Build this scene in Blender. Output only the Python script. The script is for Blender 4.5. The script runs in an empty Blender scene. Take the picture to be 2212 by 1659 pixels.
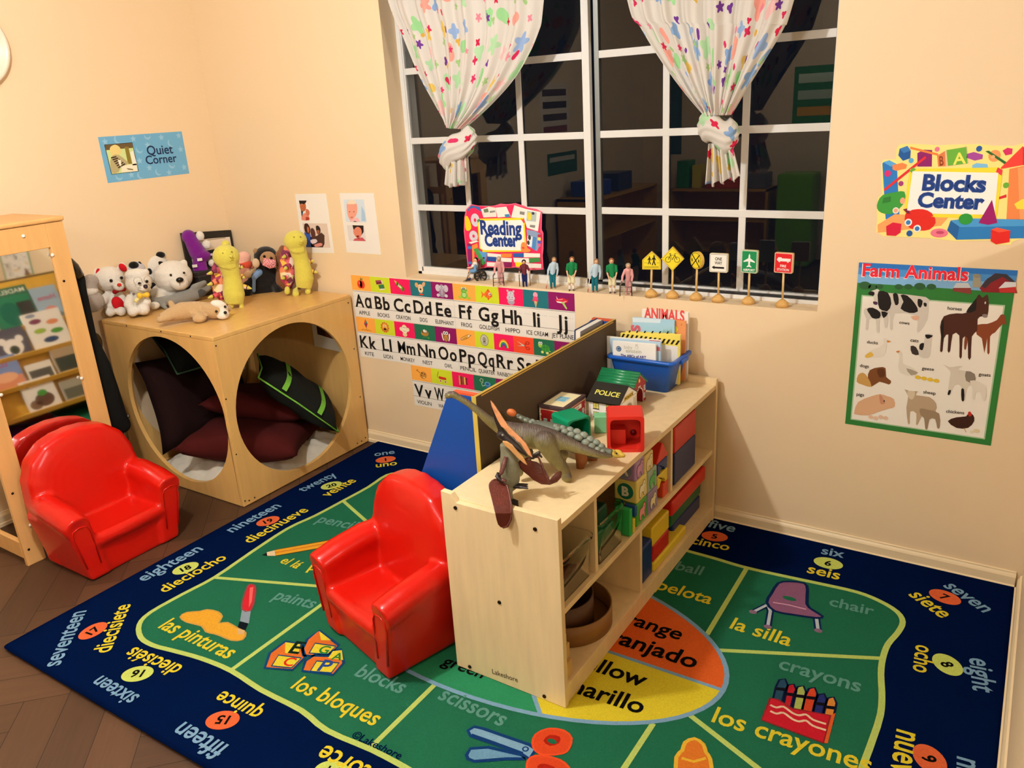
import bpy, bmesh, math, random
from mathutils import Vector, Matrix
from mathutils.geometry import tessellate_polygon
R = math.radians
random.seed(7)
SC = bpy.context.scene
COL = SC.collection

# ------------------------------------------------------------------ camera
FPX = 1728.08
YAW, PIT, ROLL = -0.592712, -0.336847, -0.060260
CAM = Vector((3.5676, -2.7272, 1.5840))
_fw = Vector((math.sin(YAW) * math.cos(PIT), math.cos(YAW) * math.cos(PIT), math.sin(PIT)))
_rt = Vector((math.cos(YAW), -math.sin(YAW), 0))
_up = _rt.cross(_fw)
RT = _rt * math.cos(ROLL) + _up * math.sin(ROLL)
UP = -_rt * math.sin(ROLL) + _up * math.cos(ROLL)
FW = _fw
cd = bpy.data.cameras.new('camera')
cd.sensor_width = 36.0
cd.lens = 36.0 * FPX / 2212.0
cd.clip_start = 0.02
cam = bpy.data.objects.new('camera', cd)
cam.matrix_world = Matrix(((RT.x, UP.x, -FW.x, CAM.x), (RT.y, UP.y, -FW.y, CAM.y), (RT.z, UP.z, -FW.z, CAM.z), (0, 0, 0, 1)))
COL.objects.link(cam)
SC.camera = cam

# ------------------------------------------------------------------ world, lamps, exposure
wd = bpy.data.worlds.new('night')
wd.use_nodes = True
wd.node_tree.nodes['Background'].inputs[0].default_value = (0.010, 0.012, 0.020, 1)
wd.node_tree.nodes['Background'].inputs[1].default_value = 0.35
SC.world = wd
SC.view_settings.view_transform = 'Standard'
SC.view_settings.look = 'None'
SC.view_settings.exposure = 0.0
SC.view_settings.gamma = 1.0
SC.view_settings.use_curve_mapping = False

def point_lamp(name, loc, watts, col, rad):
    ld = bpy.data.lights.new(name, 'POINT')
    ld.energy = watts; ld.color = col; ld.shadow_soft_size = rad
    o = bpy.data.objects.new(name, ld); o.location = loc
    COL.objects.link(o)
    return o
WARM = (1.0, 0.985, 0.98)
point_lamp('ceiling_bulb_light', (1.78, -1.94, 2.36), 104, WARM, 0.045)
point_lamp('next_room_light', (6.1, -2.3, 2.38), 140, WARM, 0.07)
point_lamp('rear_fill_light', (2.3, -3.7, 2.36), 72, WARM, 0.22)  # added fill lamp behind the viewer, evens out walls and softens shadows

# ------------------------------------------------------------------ pixels to points on real planes
def ray(u, v):
    return FW + RT * ((u - 1106.0) / FPX) - UP * ((v - 829.5) / FPX)
def on_plane(u, v, O, n):
    d = ray(u, v); O = Vector(O); n = Vector(n)
    return CAM + d * ((O - CAM).dot(n) / d.dot(n))
def flo(u, v, z=0.012): return on_plane(u, v, (0, 0, z), (0, 0, 1))
def wall(u, v, y=0.0): return on_plane(u, v, (0, y, 0), (0, 1, 0))
def lef(u, v, x=0.0): return on_plane(u, v, (x, 0, 0), (1, 0, 0))

# ------------------------------------------------------------------ materials
def lin(h):
    h = h.lstrip('#')
    out = []
    for i in (0, 2, 4):
        c = int(h[i:i + 2], 16) / 255.0
        out.append(c / 12.92 if c <= 0.04045 else ((c + 0.055) / 1.055) ** 2.4)
    return (out[0], out[1], out[2], 1.0)
_M = {}
def nd(nt, typ, **kw):
    n = nt.nodes.new(typ)
    for k, v in kw.items():
        if k in ('operation', 'blend_type', 'data_type', 'feature', 'distance', 'noise_dimensions', 'voronoi_dimensions', 'bands_direction', 'wave_type', 'interpolation'):
            setattr(n, k, v)
        else:
            n.inputs[k].default_value = v
    return n
def M(hexc, kind='paint', rough=None):
    key = (hexc, kind, rough)
    if key in _M: return _M[key]
    m = bpy.data.materials.new(kind + '_' + hexc.lstrip('#'))
    m.use_nodes = True
    nt = m.node_tree; L = nt.links
    b = nt.nodes['Principled BSDF']
    c = lin(hexc)
    b.inputs['Base Color'].default_value = c
    tc = nd(nt, 'ShaderNodeTexCoord')
    ro = {'paint': .5, 'paper': .6, 'gloss': .18, 'plastic': .32, 'rug': 1.0, 'plush': 1.0, 'cloth': .95, 'metal': .35, 'wood': .42, 'edge': .55, 'skin': .6, 'rubber': .5}.get(kind, .5)
    if rough is not None: ro = rough
    b.inputs['Roughness'].default_value = ro
    if kind in ('paper',):
        b.inputs['Specular IOR Level'].default_value = .3
    if kind == 'metal':
        b.inputs['Metallic'].default_value = 1.0
    def mixnoise(scale, amt, vec=None, detail=4.0, lo=None):
        n = nd(nt, 'ShaderNodeTexNoise', Scale=scale, Detail=detail, Roughness=.6)
        if vec is not None: L.new(vec, n.inputs['Vector'])
        mx = nd(nt, 'ShaderNodeMix', data_type='RGBA')
        mx.inputs[6].default_value = tuple(x * (1 - amt) for x in c[:3]) + (1,)
        mx.inputs[7].default_value = tuple(min(1, x * (1 + amt)) for x in c[:3]) + (1,)
        L.new(n.outputs['Fac'], mx.inputs[0])
        L.new(mx.outputs[2], b.inputs['Base Color'])
        return n
    def bump(n, st, dist=.002):
        bp = nd(nt, 'ShaderNodeBump', Strength=st, Distance=dist)
        L.new(n.outputs['Fac'], bp.inputs['Height']); L.new(bp.outputs[0], b.inputs['Normal'])
    if kind == 'rug':
        b.inputs['Specular IOR Level'].default_value = .0
        n = mixnoise(260, .28, tc.outputs['Object'])
        n2 = nd(nt, 'ShaderNodeTexNoise', Scale=900.0, Detail=2.0); L.new(tc.outputs['Object'], n2.inputs['Vector'])
        bump(n2, .8, .003)
    elif kind == 'plush':
        b.inputs['Specular IOR Level'].default_value = .1
        b.inputs['Sheen Weight'].default_value = .25
        n = mixnoise(120, .10, tc.outputs['Object'])
        n2 = nd(nt, 'ShaderNodeTexNoise', Scale=330.0, Detail=3.0); L.new(tc.outputs['Object'], n2.inputs['Vector'])
        bump(n2, .9, .004)
    elif kind == 'cloth':
        b.inputs['Specular IOR Level'].default_value = .15
        n = mixnoise(30, .12, tc.outputs['Object'])
        n2 = nd(nt, 'ShaderNodeTexNoise', Scale=600.0, Detail=2.0); L.new(tc.outputs['Object'], n2.inputs['Vector'])
        bump(n2, .3, .001)
    elif kind == 'wood':
        mp = nd(nt, 'ShaderNodeMapping'); mp.inputs['Scale'].default_value = (14, 14, 1.6)
        L.new(tc.outputs['Object'], mp.inputs['Vector'])
        n = mixnoise(2.2, .16, mp.outputs[0], 6.0)
        bump(n, .04, .001)
    elif kind == 'rubber':
        n = mixnoise(60, .3, tc.outputs['Object'], 6.0)
        n2 = nd(nt, 'ShaderNodeTexNoise', Scale=160.0, Detail=4.0); L.new(tc.outputs['Object'], n2.inputs['Vector'])
        bump(n2, .45, .002)
    elif kind in ('plastic', 'gloss'):
        b.inputs['Specular IOR Level'].default_value = .38
        n2 = nd(nt, 'ShaderNodeTexNoise', Scale=25.0, Detail=2.0); L.new(tc.outputs['Object'], n2.inputs['Vector'])
        bump(n2, .03, .001)
    _M[key] = m
    return m

def glass_mat(name, tint=(1, 1, 1, 1), rough=0.0, ior=1.5):
    m = bpy.data.materials.new(name); m.use_nodes = True
    b = m.node_tree.nodes['Principled BSDF']
    b.inputs['Base Color'].default_value = tint
    b.inputs['Transmission Weight'].default_value = 1.0
    b.inputs['Roughness'].default_value = rough
    b.inputs['IOR'].default_value = ior
    return m

# ------------------------------------------------------------------ mesh building
class MB:
    def __init__(s): s.v = []; s.f = []; s.m = []; s.mats = []; s.s = []
    def mi(s, mat):
        if mat not in s.mats: s.mats.append(mat)
        return s.mats.index(mat)
    def add(s, vs, fs, mat, smooth=False, X=None):
        o = len(s.v); k = s.mi(mat)
        for p in vs:
            p = Vector(p)
            s.v.append(X @ p if X is not None else p)
        for f in fs:
            s.f.append([i + o for i in f]); s.m.append(k); s.s.append(smooth)
        return s
    def box(s, x0, x1, y0, y1, z0, z1, mat, X=None):
        vs = [(x, y, z) for z in (z0, z1) for y in (y0, y1) for x in (x0, x1)]
        return s.add(vs, [(0, 2, 3, 1), (4, 5, 7, 6), (0, 1, 5, 4), (2, 6, 7, 3), (0, 4, 6, 2), (1, 3, 7, 5)], mat, False, X)
    def lathe(s, prof, mat, n=24, X=None, smooth=True, cap=True):
        vs = []; fs = []
        for r, z in prof:
            for i in range(n):
                a = 2 * math.pi * i / n
                vs.append((r * math.cos(a), r * math.sin(a), z))
        for j in range(len(prof) - 1):
            for i in range(n):
                i2 = (i + 1) % n
                fs.append((j * n + i, j * n + i2, (j + 1) * n + i2, (j + 1) * n + i))
        if cap:
            fs.append(tuple(reversed(range(n)))); fs.append(tuple(range((len(prof) - 1) * n, len(prof) * n)))
        return s.add(vs, fs, mat, smooth, X)
    def cyl(s, a, b, r, mat, r2=None, n=16, smooth=True):
        a = Vector(a); b = Vector(b); d = b - a
        X = Matrix.Translation(a) @ d.to_track_quat('Z', 'Y').to_matrix().to_4x4()
        return s.lathe([(r, 0), (r if r2 is None else r2, d.length)], mat, n, X, smooth)
    def ball(s, c, r, mat, n=16, X=None):
        if not hasattr(r, '__len__'): r = (r, r, r)
        prof = []
        T = Matrix.Translation(Vector(c)) @ (X if X is not None else Matrix.Identity(4)) @ Matrix.Diagonal((r[0], r[1], r[2], 1))
        k = max(6, n // 2)
        prof = [(max(1e-4, math.sin(math.pi * i / k)), -math.cos(math.pi * i / k)) for i in range(k + 1)]
        return s.lathe(prof, mat, n, T, True)
    def caps(s, a, b, ra, rb, mat, n=14):
        """tapered limb with rounded ends"""
        a = Vector(a); b = Vector(b); d = b - a; l = max(d.length, 1e-5)
        X = Matrix.Translation(a) @ d.to_track_quat('Z', 'Y').to_matrix().to_4x4()
        prof = [(max(1e-4, ra * math.cos(t)), ra * math.sin(t)) for t in [R(x) for x in (-90, -60, -30, 0)]]
        prof += [(max(1e-4, rb * math.cos(t)), l + rb * math.sin(t)) for t in [R(x) for x in (0, 30, 60, 90)]]
        return s.lathe(prof, mat, n, X, True)
    def tube(s, pts, rads, mat, n=12, flat=1.0, smooth=True, upv=(0, 0, 1)):
        """loft of circles (or ellipses) along a path"""
        pts = [Vector(p) for p in pts]
        if not hasattr(rads, '__len__'): rads = [rads] * len(pts)
        vs = []; fs = []
        for i, p in enumerate(pts):
            t = (pts[min(i + 1, len(pts) - 1)] - pts[max(i - 1, 0)]).normalized()
            u = Vector(upv)
            if abs(t.dot(u)) > .95: u = Vector((0, 1, 0)) if abs(t.y) < .9 else Vector((1, 0, 0))
            sd = t.cross(u).normalized(); uu = sd.cross(t)
            r = rads[i]; rx, ry = (r if hasattr(r, '__len__') else (r * flat, r))
            for k in range(n):
                a = 2 * math.pi * k / n
                vs.append(p + sd * (rx * math.cos(a)) + uu * (ry * math.sin(a)))
        for j in range(len(pts) - 1):
            for k in range(n):
                k2 = (k + 1) % n
                fs.append((j * n + k, j * n + k2, (j + 1) * n + k2, (j + 1) * n + k))
        fs.append(tuple(reversed(range(n)))); fs.append(tuple(range((len(pts) - 1) * n, len(pts) * n)))
        return s.add(vs, fs, mat, smooth)
    def prism(s, poly, y0, y1, mat, X=None, smooth=False, holes=None):
        """polygon in x,z (local) extruded along y"""
        loops = [[Vector((p[0], p[1], 0)) for p in poly]] + [[Vector((p[0], p[1], 0)) for p in h] for h in (holes or [])]
        flat = [p for l in loops for p in l]
        tris = tessellate_polygon(loops)
        n = len(flat)
        vs = [(p.x, y0, p.y) for p in flat] + [(p.x, y1, p.y) for p in flat]
        fs = [tuple(t) for t in tris] + [tuple(i + n for i in reversed(t)) for t in tris]
        s.add(vs, fs, mat, False, X)
        o = len(s.v) - 2 * n
        k = s.mi(mat); st = 0
        for l in loops:
            c = len(l)
            for i in range(c):
                j = (i + 1) % c
                s.f.append([o + st + i, o + st + j, o + n + st + j, o + n + st + i]); s.m.append(k); s.s.append(smooth)
            st += c
        return s
    def build(s, name, parent=None, bev=0, seg=2, remesh=0, smo=0, weld=False, sub=0):
        me = bpy.data.meshes.new(name)
        me.from_pydata([tuple(p) for p in s.v], [], s.f)
        for m in s.mats: me.materials.append(m)
        me.polygons.foreach_set('material_index', s.m)
        me.polygons.foreach_set('use_smooth', s.s)
        bm = bmesh.new(); bm.from_mesh(me)
        if weld: bmesh.ops.remove_doubles(bm, verts=bm.verts, dist=1e-5)
        bmesh.ops.recalc_face_normals(bm, faces=bm.faces)
        bm.to_mesh(me); bm.free()
        me.update()
        o = bpy.data.objects.new(name, me)
        COL.objects.link(o)
        if parent is not None: o.parent = parent
        if remesh:
            md = o.modifiers.new('Remesh', 'REMESH'); md.mode = 'VOXEL'; md.voxel_size = remesh; md.use_smooth_shade = True
            if smo:
                ms = o.modifiers.new('Smooth', 'SMOOTH'); ms.factor = .5; ms.iterations = smo
        if bev:
            md = o.modifiers.new('Bevel', 'BEVEL'); md.width = bev; md.segments = seg; md.limit_method = 'ANGLE'; md.angle_limit = R(35)
            md.harden_normals = False
        if sub:
            md = o.modifiers.new('Subdivision', 'SUBSURF'); md.levels = sub; md.render_levels = sub
        return o

def tag(o, label=None, cat=None, group=None, kind=None):
    if label: o['label'] = label
    if cat: o['category'] = cat
    if group: o['group'] = group
    if kind: o['kind'] = kind
    return o
def struct(o):
    o['kind'] = 'structure'; return o
def thing(name, label, cat, loc=(0, 0, 0), rz=0.0, group=None):
    o = bpy.data.objects.new(name, None); COL.objects.link(o)
    o.empty_display_size = .05
    o.location = loc; o.rotation_euler = (0, 0, rz)
    return tag(o, label, cat, group)
def copy_tree(o, parent=None):
    kids = list(o.children)
    c = o.copy(); COL.objects.link(c)
    if parent is not None: c.parent = parent
    for k in kids: copy_tree(k, c)
    return c

# ------------------------------------------------------------------ lettering and flat artwork
_T = {}; _A = {}
def raw_text(t, bold):
    cu = bpy.data.curves.new('t', 'FONT'); cu.body = t; cu.size = 1.0; cu.offset = bold; cu.resolution_u = 3
    ob = bpy.data.objects.new('t', cu); me = ob.to_mesh()
    vs = [(v.co.x, v.co.y) for v in me.vertices]; fs = [tuple(p.vertices) for p in me.polygons]; ar = sum(p.area for p in me.polygons)
    ob.to_mesh_clear(); bpy.data.objects.remove(ob); bpy.data.curves.remove(cu)
    return vs, fs, ar
def letter_area(ch, bold):
    if (ch, bold) not in _A: _A[(ch, bold)] = raw_text(ch, bold)[2]
    return _A[(ch, bold)]
def glyphs(s, bold=0.0):
    key = (s, bold)
    if key in _T: return _T[key]
    bo = bold
    def fills(ch):          # a letter whose thickened outline fills properly gains area in proportion
        a0, a1, a2 = letter_area(ch, 0.0), letter_area(ch, .004), letter_area(ch, bo)
        return abs(a2 - a0 - (a1 - a0) * bo / .004) < .05 * a0 + .12 * (a1 - a0) * bo / .004
    for _ in range(16):     # step over weights at which a letter's outline will not fill
        if bo <= 0 or all(fills(ch) for ch in set(s) if ch.strip()): break
        bo = round(bo - .0011, 5)
    vs, fs, _ = raw_text(s, max(bo, 0))
    if not vs: vs = [(0, 0), (0, 0), (0, 0)]; fs = []
    xs = [a for a, _ in vs]; ys = [b for _, b in vs]
    _T[key] = (vs, fs, min(xs), max(xs), min(ys), max(ys))
    return _T[key]
CAP = 0.73

def smooth_loop(pts, n=4, closed=True):
    out = []; N = len(pts)
    rng = range(N) if closed else range(N - 1)
    for i in rng:
        g = (lambda k: pts[k % N]) if closed else (lambda k: pts[min(max(k, 0), N - 1)])
        p0, p1, p2, p3 = g(i - 1), g(i), g(i + 1), g(i + 2)
        for j in range(n):
            t = j / n; t2 = t * t; t3 = t2 * t
            out.append(tuple(.5 * ((2 * b) + (c - a) * t + (2 * a - 5 * b + 4 * c - d) * t2 + (3 * b - a - 3 * c + d) * t3) for a, b, c, d in zip(p0, p1, p2, p3)))
    if not closed: out.append(tuple(pts[-1]))
    return out

class Flat:
    """printed artwork on a real plane: O origin, ex / ey the print's axes (outward normal = ex x ey)"""
    def __init__(s, O, ex, ey, dz=.0003, base=0.0):
        s.O = Vector(O); s.ex = Vector(ex).normalized(); s.ey = Vector(ey).normalized()
        s.n = s.ex.cross(s.ey).normalized(); s.mb = MB(); s.dz = dz; s.base = base
    def px(s, *pts):
        out = []
        for u, v in pts:
            d = on_plane(u, v, s.O, s.n) - s.O
            out.append((d.dot(s.ex), d.dot(s.ey)))
        return out
    def w(s, p, layer): return s.O + s.ex * p[0] + s.ey * p[1] + s.n * (s.base + layer * s.dz)
    def poly(s, pts, mat, layer=1, smooth=0):
        if smooth: pts = smooth_loop(pts, smooth)
        tr = tessellate_polygon([[Vector((a, b, 0)) for a, b in pts]])
        s.mb.add([s.w(p, layer) for p in pts], [tuple(t) for t in tr], mat)
    def rect(s, x0, y0, x1, y1, mat, layer=1): s.poly([(x0, y0), (x1, y0), (x1, y1), (x0, y1)], mat, layer)
    def ell(s, c, rx, ry, mat, layer=1, rot=0, n=20):
        ca, sa = math.cos(rot), math.sin(rot); P = []
        for i in range(n):
            a = 2 * math.pi * i / n; x, y = rx * math.cos(a), ry * math.sin(a)
            P.append((c[0] + x * ca - y * sa, c[1] + x * sa + y * ca))
        s.mb.add([s.w(p, layer) for p in P], [tuple(range(n))], mat)
    def line(s, pts, wd, mat, layer=1, closed=False):
        N = len(pts); L = []; Rr = []
        for i in range(N):
            a = Vector(pts[(i - 1) % N] if closed or i > 0 else pts[i]); b = Vector(pts[(i + 1) % N] if closed or i < N - 1 else pts[i])
            d = (b - a)
            d = d.normalized() if d.length > 1e-9 else Vector((1, 0))
            q = Vector((-d.y, d.x)) * (wd / 2); p = Vector(pts[i])
            L.append(p + q); Rr.append(p - q)
        vs = [s.w(p, layer) for p in L + Rr]; fs = []
        for i in range(N if closed else N - 1):
            j = (i + 1) % N; fs.append((i, j, N + j, N + i))
        s.mb.add(vs, fs, mat)
    def star(s, c, r, mat, layer=1, k=5, inner=.45, rot=0):
        P = []
        for i in range(2 * k):
            a = rot + math.pi / 2 + math.pi * i / k; q = r if i % 2 == 0 else r * inner
            P.append((c[0] + q * math.cos(a), c[1] + q * math.sin(a)))
        s.poly(P, mat, layer)
    def moon(s, c, r, mat, layer=1, rot=0):
        P = []
        for i in range(13):
            a = R(60 + 240 * i / 12); P.append((r * math.cos(a), r * math.sin(a)))
        for i in range(12, -1, -1):
            a = R(75 + 210 * i / 12); P.append((r * .45 + r * .85 * math.cos(a), r * .95 * math.sin(a)))
        ca, sa = math.cos(rot), math.sin(rot)
        s.poly([(c[0] + x * ca - y * sa, c[1] + x * sa + y * ca) for x, y in P], mat, layer)
    def text(s, t, pos, h, mat, layer=2, rot=0, width=None, align='C', bold=.012, slant=0):
        """h = capital height; pos = point on the baseline (left, centre or right)"""
        vs, fs, x0, x1, y0, y1 = glyphs(t, bold)
        sy = h / CAP; sx = sy if width is None else width / (x1 - x0)
        ax = {'L': x0, 'C': (x0 + x1) / 2, 'R': x1}[align]
        ca, sa = math.cos(rot), math.sin(rot); P = []
        for x, y in vs:
            X, Y = (x - ax) * sx + slant * y * sy, y * sy
            P.append(s.w((pos[0] + X * ca - Y * sa, pos[1] + X * sa + Y * ca), layer))
        s.mb.add(P, fs, mat)
    def textpx(s, t, p1, p2, mat, layer=2, pre='', bold=.012, hk=1.0):
        """baseline of t runs between photo points p1 and p2; pre = letters before t that something hides"""
        a, b = s.px(p1, p2); a = Vector(a); b = Vector(b)
        vs, fs, x0, x1, y0, y1 = glyphs(t, bold)
        k = (b - a).length / (x1 - x0)
        if pre: vs, fs, X0, x1, y0, y1 = glyphs(pre + t, bold)
        e = (b - a).normalized(); q = Vector((-e.y, e.x))
        s.mb.add([s.w(b + e * ((x - x1) * k) + q * (y * k * hk), layer) for x, y in vs], fs, mat)
    def slab(s, pts, th, mat, smooth=0):
        """the sheet itself: front at layer 0, thickness th behind it"""
        if smooth: pts = smooth_loop(pts, smooth)
        n = len(pts); tr = tessellate_polygon([[Vector((a, b, 0)) for a, b in pts]])
        F = [s.w(p, 0) for p in pts]; B = [p - s.n * th for p in F]
        fs = [tuple(t) for t in tr] + [tuple(i + n for i in reversed(t)) for t in tr]
        fs += [(i, (i + 1) % n, n + (i + 1) % n, n + i) for i in range(n)]
        s.mb.add(F + B, fs, mat)
    def build(s, name, parent=None):
        # printed layers face outward as drawn; the sheet keeps its own closed shell
        if parent is not None:
            inv = (Matrix.Translation(parent.location) @ Matrix.Rotation(parent.rotation_euler[2], 4, 'Z')).inverted()
            s.mb.v = [inv @ p for p in s.mb.v]
        me = bpy.data.meshes.new(name)
        me.from_pydata([tuple(p) for p in s.mb.v], [], s.mb.f)
        for m in s.mb.mats: me.materials.append(m)
        me.polygons.foreach_set('material_index', s.mb.m)
        me.update()
        o = bpy.data.objects.new(name, me); COL.objects.link(o)
        if parent is not None: o.parent = parent
        return o

class Toy:
    """a thing whose empty stands at its base; P() gives local points from photo points at a chosen depth offset (dy, metres away from the lens)"""
    def __init__(s, name, label, cat, base, group=None):
        base = Vector(base); s.base = base
        d = Vector((base.x - CAM.x, base.y - CAM.y, 0)).normalized()
        s.yv = d; s.xv = Vector((d.y, -d.x, 0)); s.rz = math.atan2(s.xv.y, s.xv.x)
        s.e = thing(name, label, cat, base, s.rz, group)
        s.k = (base - CAM).dot(FW) / FPX
    def P(s, u, v, dy=0.0):
        w = on_plane(u, v, s.base + s.yv * dy, s.yv) - s.base
        return Vector((w.dot(s.xv), dy, w.z))
    def W(s, w):
        w = Vector(w) - s.base
        return Vector((w.dot(s.xv), w.dot(s.yv), w.z))
    def r(s, px): return px * s.k
# ================================================================== the room
WALLC = M('#ecd2aa', 'paint', .55)
def wall_paint():
    nt = WALLC.node_tree; b = nt.nodes['Principled BSDF']
    tc = nd(nt, 'ShaderNodeTexCoord'); n = nd(nt, 'ShaderNodeTexNoise', Scale=90.0, Detail=3.0)
    nt.links.new(tc.outputs['Object'], n.inputs['Vector'])
    bp = nd(nt, 'ShaderNodeBump', Strength=.12, Distance=.002)
    nt.links.new(n.outputs['Fac'], bp.inputs['Height']); nt.links.new(bp.outputs[0], b.inputs['Normal'])
wall_paint()
TRIMC = M('#eed8ae', 'paint', .35)
WINC = M('#dfddd7', 'paint', .35)
WX0, WX1, WZ0, WZ1 = 1.19, 2.98, .868, 2.31

mb = MB()
mb.box(-.12, WX0, 0, .17, 0, 2.44, WALLC); mb.box(WX1, 7.2, 0, .17, 0, 2.44, WALLC)
mb.box(WX0, WX1, 0, .17, 0, WZ0, WALLC); mb.box(WX0, WX1, 0, .17, WZ1, 2.44, WALLC)
struct(mb.build('wall_back'))
struct(MB().box(-.12, 0, -5.0, 0, 0, 2.44, WALLC).build('wall_left'))
struct(MB().box(-.12, 7.2, -5.12, -5.0, 0, 2.44, WALLC).build('wall_front'))
struct(MB().box(7.2, 7.32, -5.12, .17, 0, 2.44, WALLC).build('wall_right'))
struct(MB().box(3.672, 3.78, -2.10, -.002, 0, 1.19, WALLC).build('wall_partition', bev=.004))
struct(MB().box(-.12, 7.32, -5.12, .17, 2.44, 2.54, M('#efe9dc', 'paint', .8)).build('ceiling'))

def base_run(name, p0, p1):
    a = Vector(p0); b = Vector(p1); d = (b - a); L = d.length
    X = Matrix.Translation(a) @ Matrix.Rotation(math.atan2(d.y, d.x), 4, 'Z')
    prof = [(0, 0), (.016, 0), (.016, .014), (.0115, .017), (.0115, .044), (.009, .050), (.0055, .056), (.0055, .060), (0, .062)]
    n = len(prof); vs = [X @ Vector((0, -q, z)) for q, z in prof] + [X @ Vector((L, -q, z)) for q, z in prof]
    fs = [(i, i + 1, n + i + 1, n + i) for i in range(n - 1)] + [tuple(range(n)), tuple(reversed(range(n, 2 * n)))]
    return struct(MB().add(vs, fs, TRIMC).build(name))
base_run('baseboard_back', (0.004, -.0005, 0), (3.655, -.0005, 0))
base_run('baseboard_left', (.0005, -4.9, 0), (.0005, -.02, 0))
base_run('baseboard_right', (3.6715, -.02, 0), (3.6715, -2.10, 0))

# herringbone plank floor
def plank_mat(hexc, ang):
    m = bpy.data.materials.new('plank_' + hexc[1:]); m.use_nodes = True
    nt = m.node_tree; L = nt.links; b = nt.nodes['Principled BSDF']; c = lin(hexc)
    tc = nd(nt, 'ShaderNodeTexCoord'); mp = nd(nt, 'ShaderNodeMapping')
    mp.inputs['Rotation'].default_value = (0, 0, ang)
    mp2 = nd(nt, 'ShaderNodeMapping'); mp2.inputs['Scale'].default_value = (2.2, 34, 1)
    L.new(tc.outputs['Object'], mp.inputs['Vector']); L.new(mp.outputs[0], mp2.inputs['Vector'])
    n = nd(nt, 'ShaderNodeTexNoise', Scale=2.0, Detail=8.0, Roughness=.65, Distortion=.6); L.new(mp2.outputs[0], n.inputs['Vector'])
    mx = nd(nt, 'ShaderNodeMix', data_type='RGBA')
    mx.inputs[6].default_value = tuple(x * .62 for x in c[:3]) + (1,); mx.inputs[7].default_value = tuple(x * 1.45 for x in c[:3]) + (1,)
    L.new(n.outputs['Fac'], mx.inputs[0]); L.new(mx.outputs[2], b.inputs['Base Color'])
    b.inputs['Roughness'].default_value = .48
    bp = nd(nt, 'ShaderNodeBump', Strength=.12, Distance=.001); L.new(n.outputs['Fac'], bp.inputs['Height']); L.new(bp.outputs[0], b.inputs['Normal'])
    return m
mb = MB()
PM = [[plank_mat(h, R(-45) if k == 0 else R(45)) for h in ('#4a301c', '#422a18', '#513520')] for k in (0, 1)]
pw, pl = .125, .625
rot45 = Matrix.Rotation(R(45), 4, 'Z')
g = .0012
for s_ in range(-60, 70):
    for t_ in range(-9, 10):
        ox, oy = s_ * pw + t_ * pl, s_ * pw - t_ * pl
        for k, (x0, x1, y0, y1) in enumerate(((ox, ox + pl, oy, oy + pw), (ox, ox + pw, oy + pw, oy + pw + pl))):
            cx = rot45 @ Vector(((x0 + x1) / 2, (y0 + y1) / 2, 0))
            if not (-.3 < cx.x < 4.6 and -3.6 < cx.y < .3): continue
            vs = [rot45 @ Vector(q) for q in ((x0 + g, y0 + g, 0), (x1 - g, y0 + g, 0), (x1 - g, y1 - g, 0), (x0 + g, y1 - g, 0))]
            mb.add(vs, [(0, 1, 2, 3)], random.choice(PM[k]))
mb.box(-.3, 7.4, -5.2, .3, -.06, -.0009, M('#2a1a0e', 'paint', .7))
mb.add([(4.3, -5.2, -.0006), (7.4, -5.2, -.0006), (7.4, .3, -.0006), (4.3, .3, -.0006)], [(0, 1, 2, 3)], PM[0][0])
mb.add([(-.3, -5.2, -.0006), (4.3, -5.2, -.0006), (4.3, -3.4, -.0006), (-.3, -3.4, -.0006)], [(0, 1, 2, 3)], PM[0][1])
struct(mb.build('floor'))

# window: two sliding sashes with white grilles, night outside
fr = MB()
fr.box(WX0, WX0 + .022, .088, .16, WZ0, WZ1, WINC); fr.box(WX1 - .022, WX1, .118, .16, WZ0, WZ1, WINC)
fr.box(WX0, WX1, .088, .16, WZ0, WZ0 + .014, WINC); fr.box(WX0, WX1, .088, .16, WZ1 - .03, WZ1, WINC)
win = struct(fr.build('window_1', bev=.0015))
GL = glass_mat('window_glass', (.93, .96, .95, 1), 0.0, 1.40)
def sash(y0, y1, x0, x1, bot, gx, stile, dark=None):
    m = MB()
    m.box(x0, x0 + stile[0], y0, y1, WZ0 + .012, WZ1 - .03, dark or WINC); m.box(x1 - stile[1], x1, y0, y1, WZ0 + .012, WZ1 - .03, WINC)
    m.box(x0, x1, y0, y1, WZ0 + .012, WZ0 + .014 + bot, WINC); m.box(x0, x1, y0, y1, WZ1 - .065, WZ1 - .03, WINC)
    m.build('sash', win, bev=.001)
    ym = (y0 + y1) / 2
    MB().box(x0 + stile[0] * .5, x1 - stile[1] * .5, ym - .002, ym + .002, WZ0 + .02, WZ1 - .04, GL).build('glass_pane', win)
    gm = MB()
    zs = (1.1685, 1.4535, 1.7355, 2.02)
    for x in gx: gm.box(x - .0125, x + .0125, ym - .010, ym - .004, WZ0 + .014 + bot, WZ1 - .065, WINC)
    for z in zs: gm.box(x0 + stile[0], x1 - stile[1], ym - .0105, ym - .0035, z - .013, z + .013, WINC)
    gm.build('grille', win, bev=.001)
GRAYM = M('#8d8f8a', 'metal', .5)
sash(.092, .114, WX0 + .016, 2.095, .020, (1.501, 1.781), (.012, .030))
sash(.122, .144, 2.10, WX1 - .018, .012, (2.385, 2.675), (.020, .010), GRAYM)
tk = MB(); tk.box(2.095, WX1 - .022, .096, .120, WZ0 + .010, WZ0 + .020, M('#1c1a18', 'paint'))
tk.build('track', win)
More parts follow.
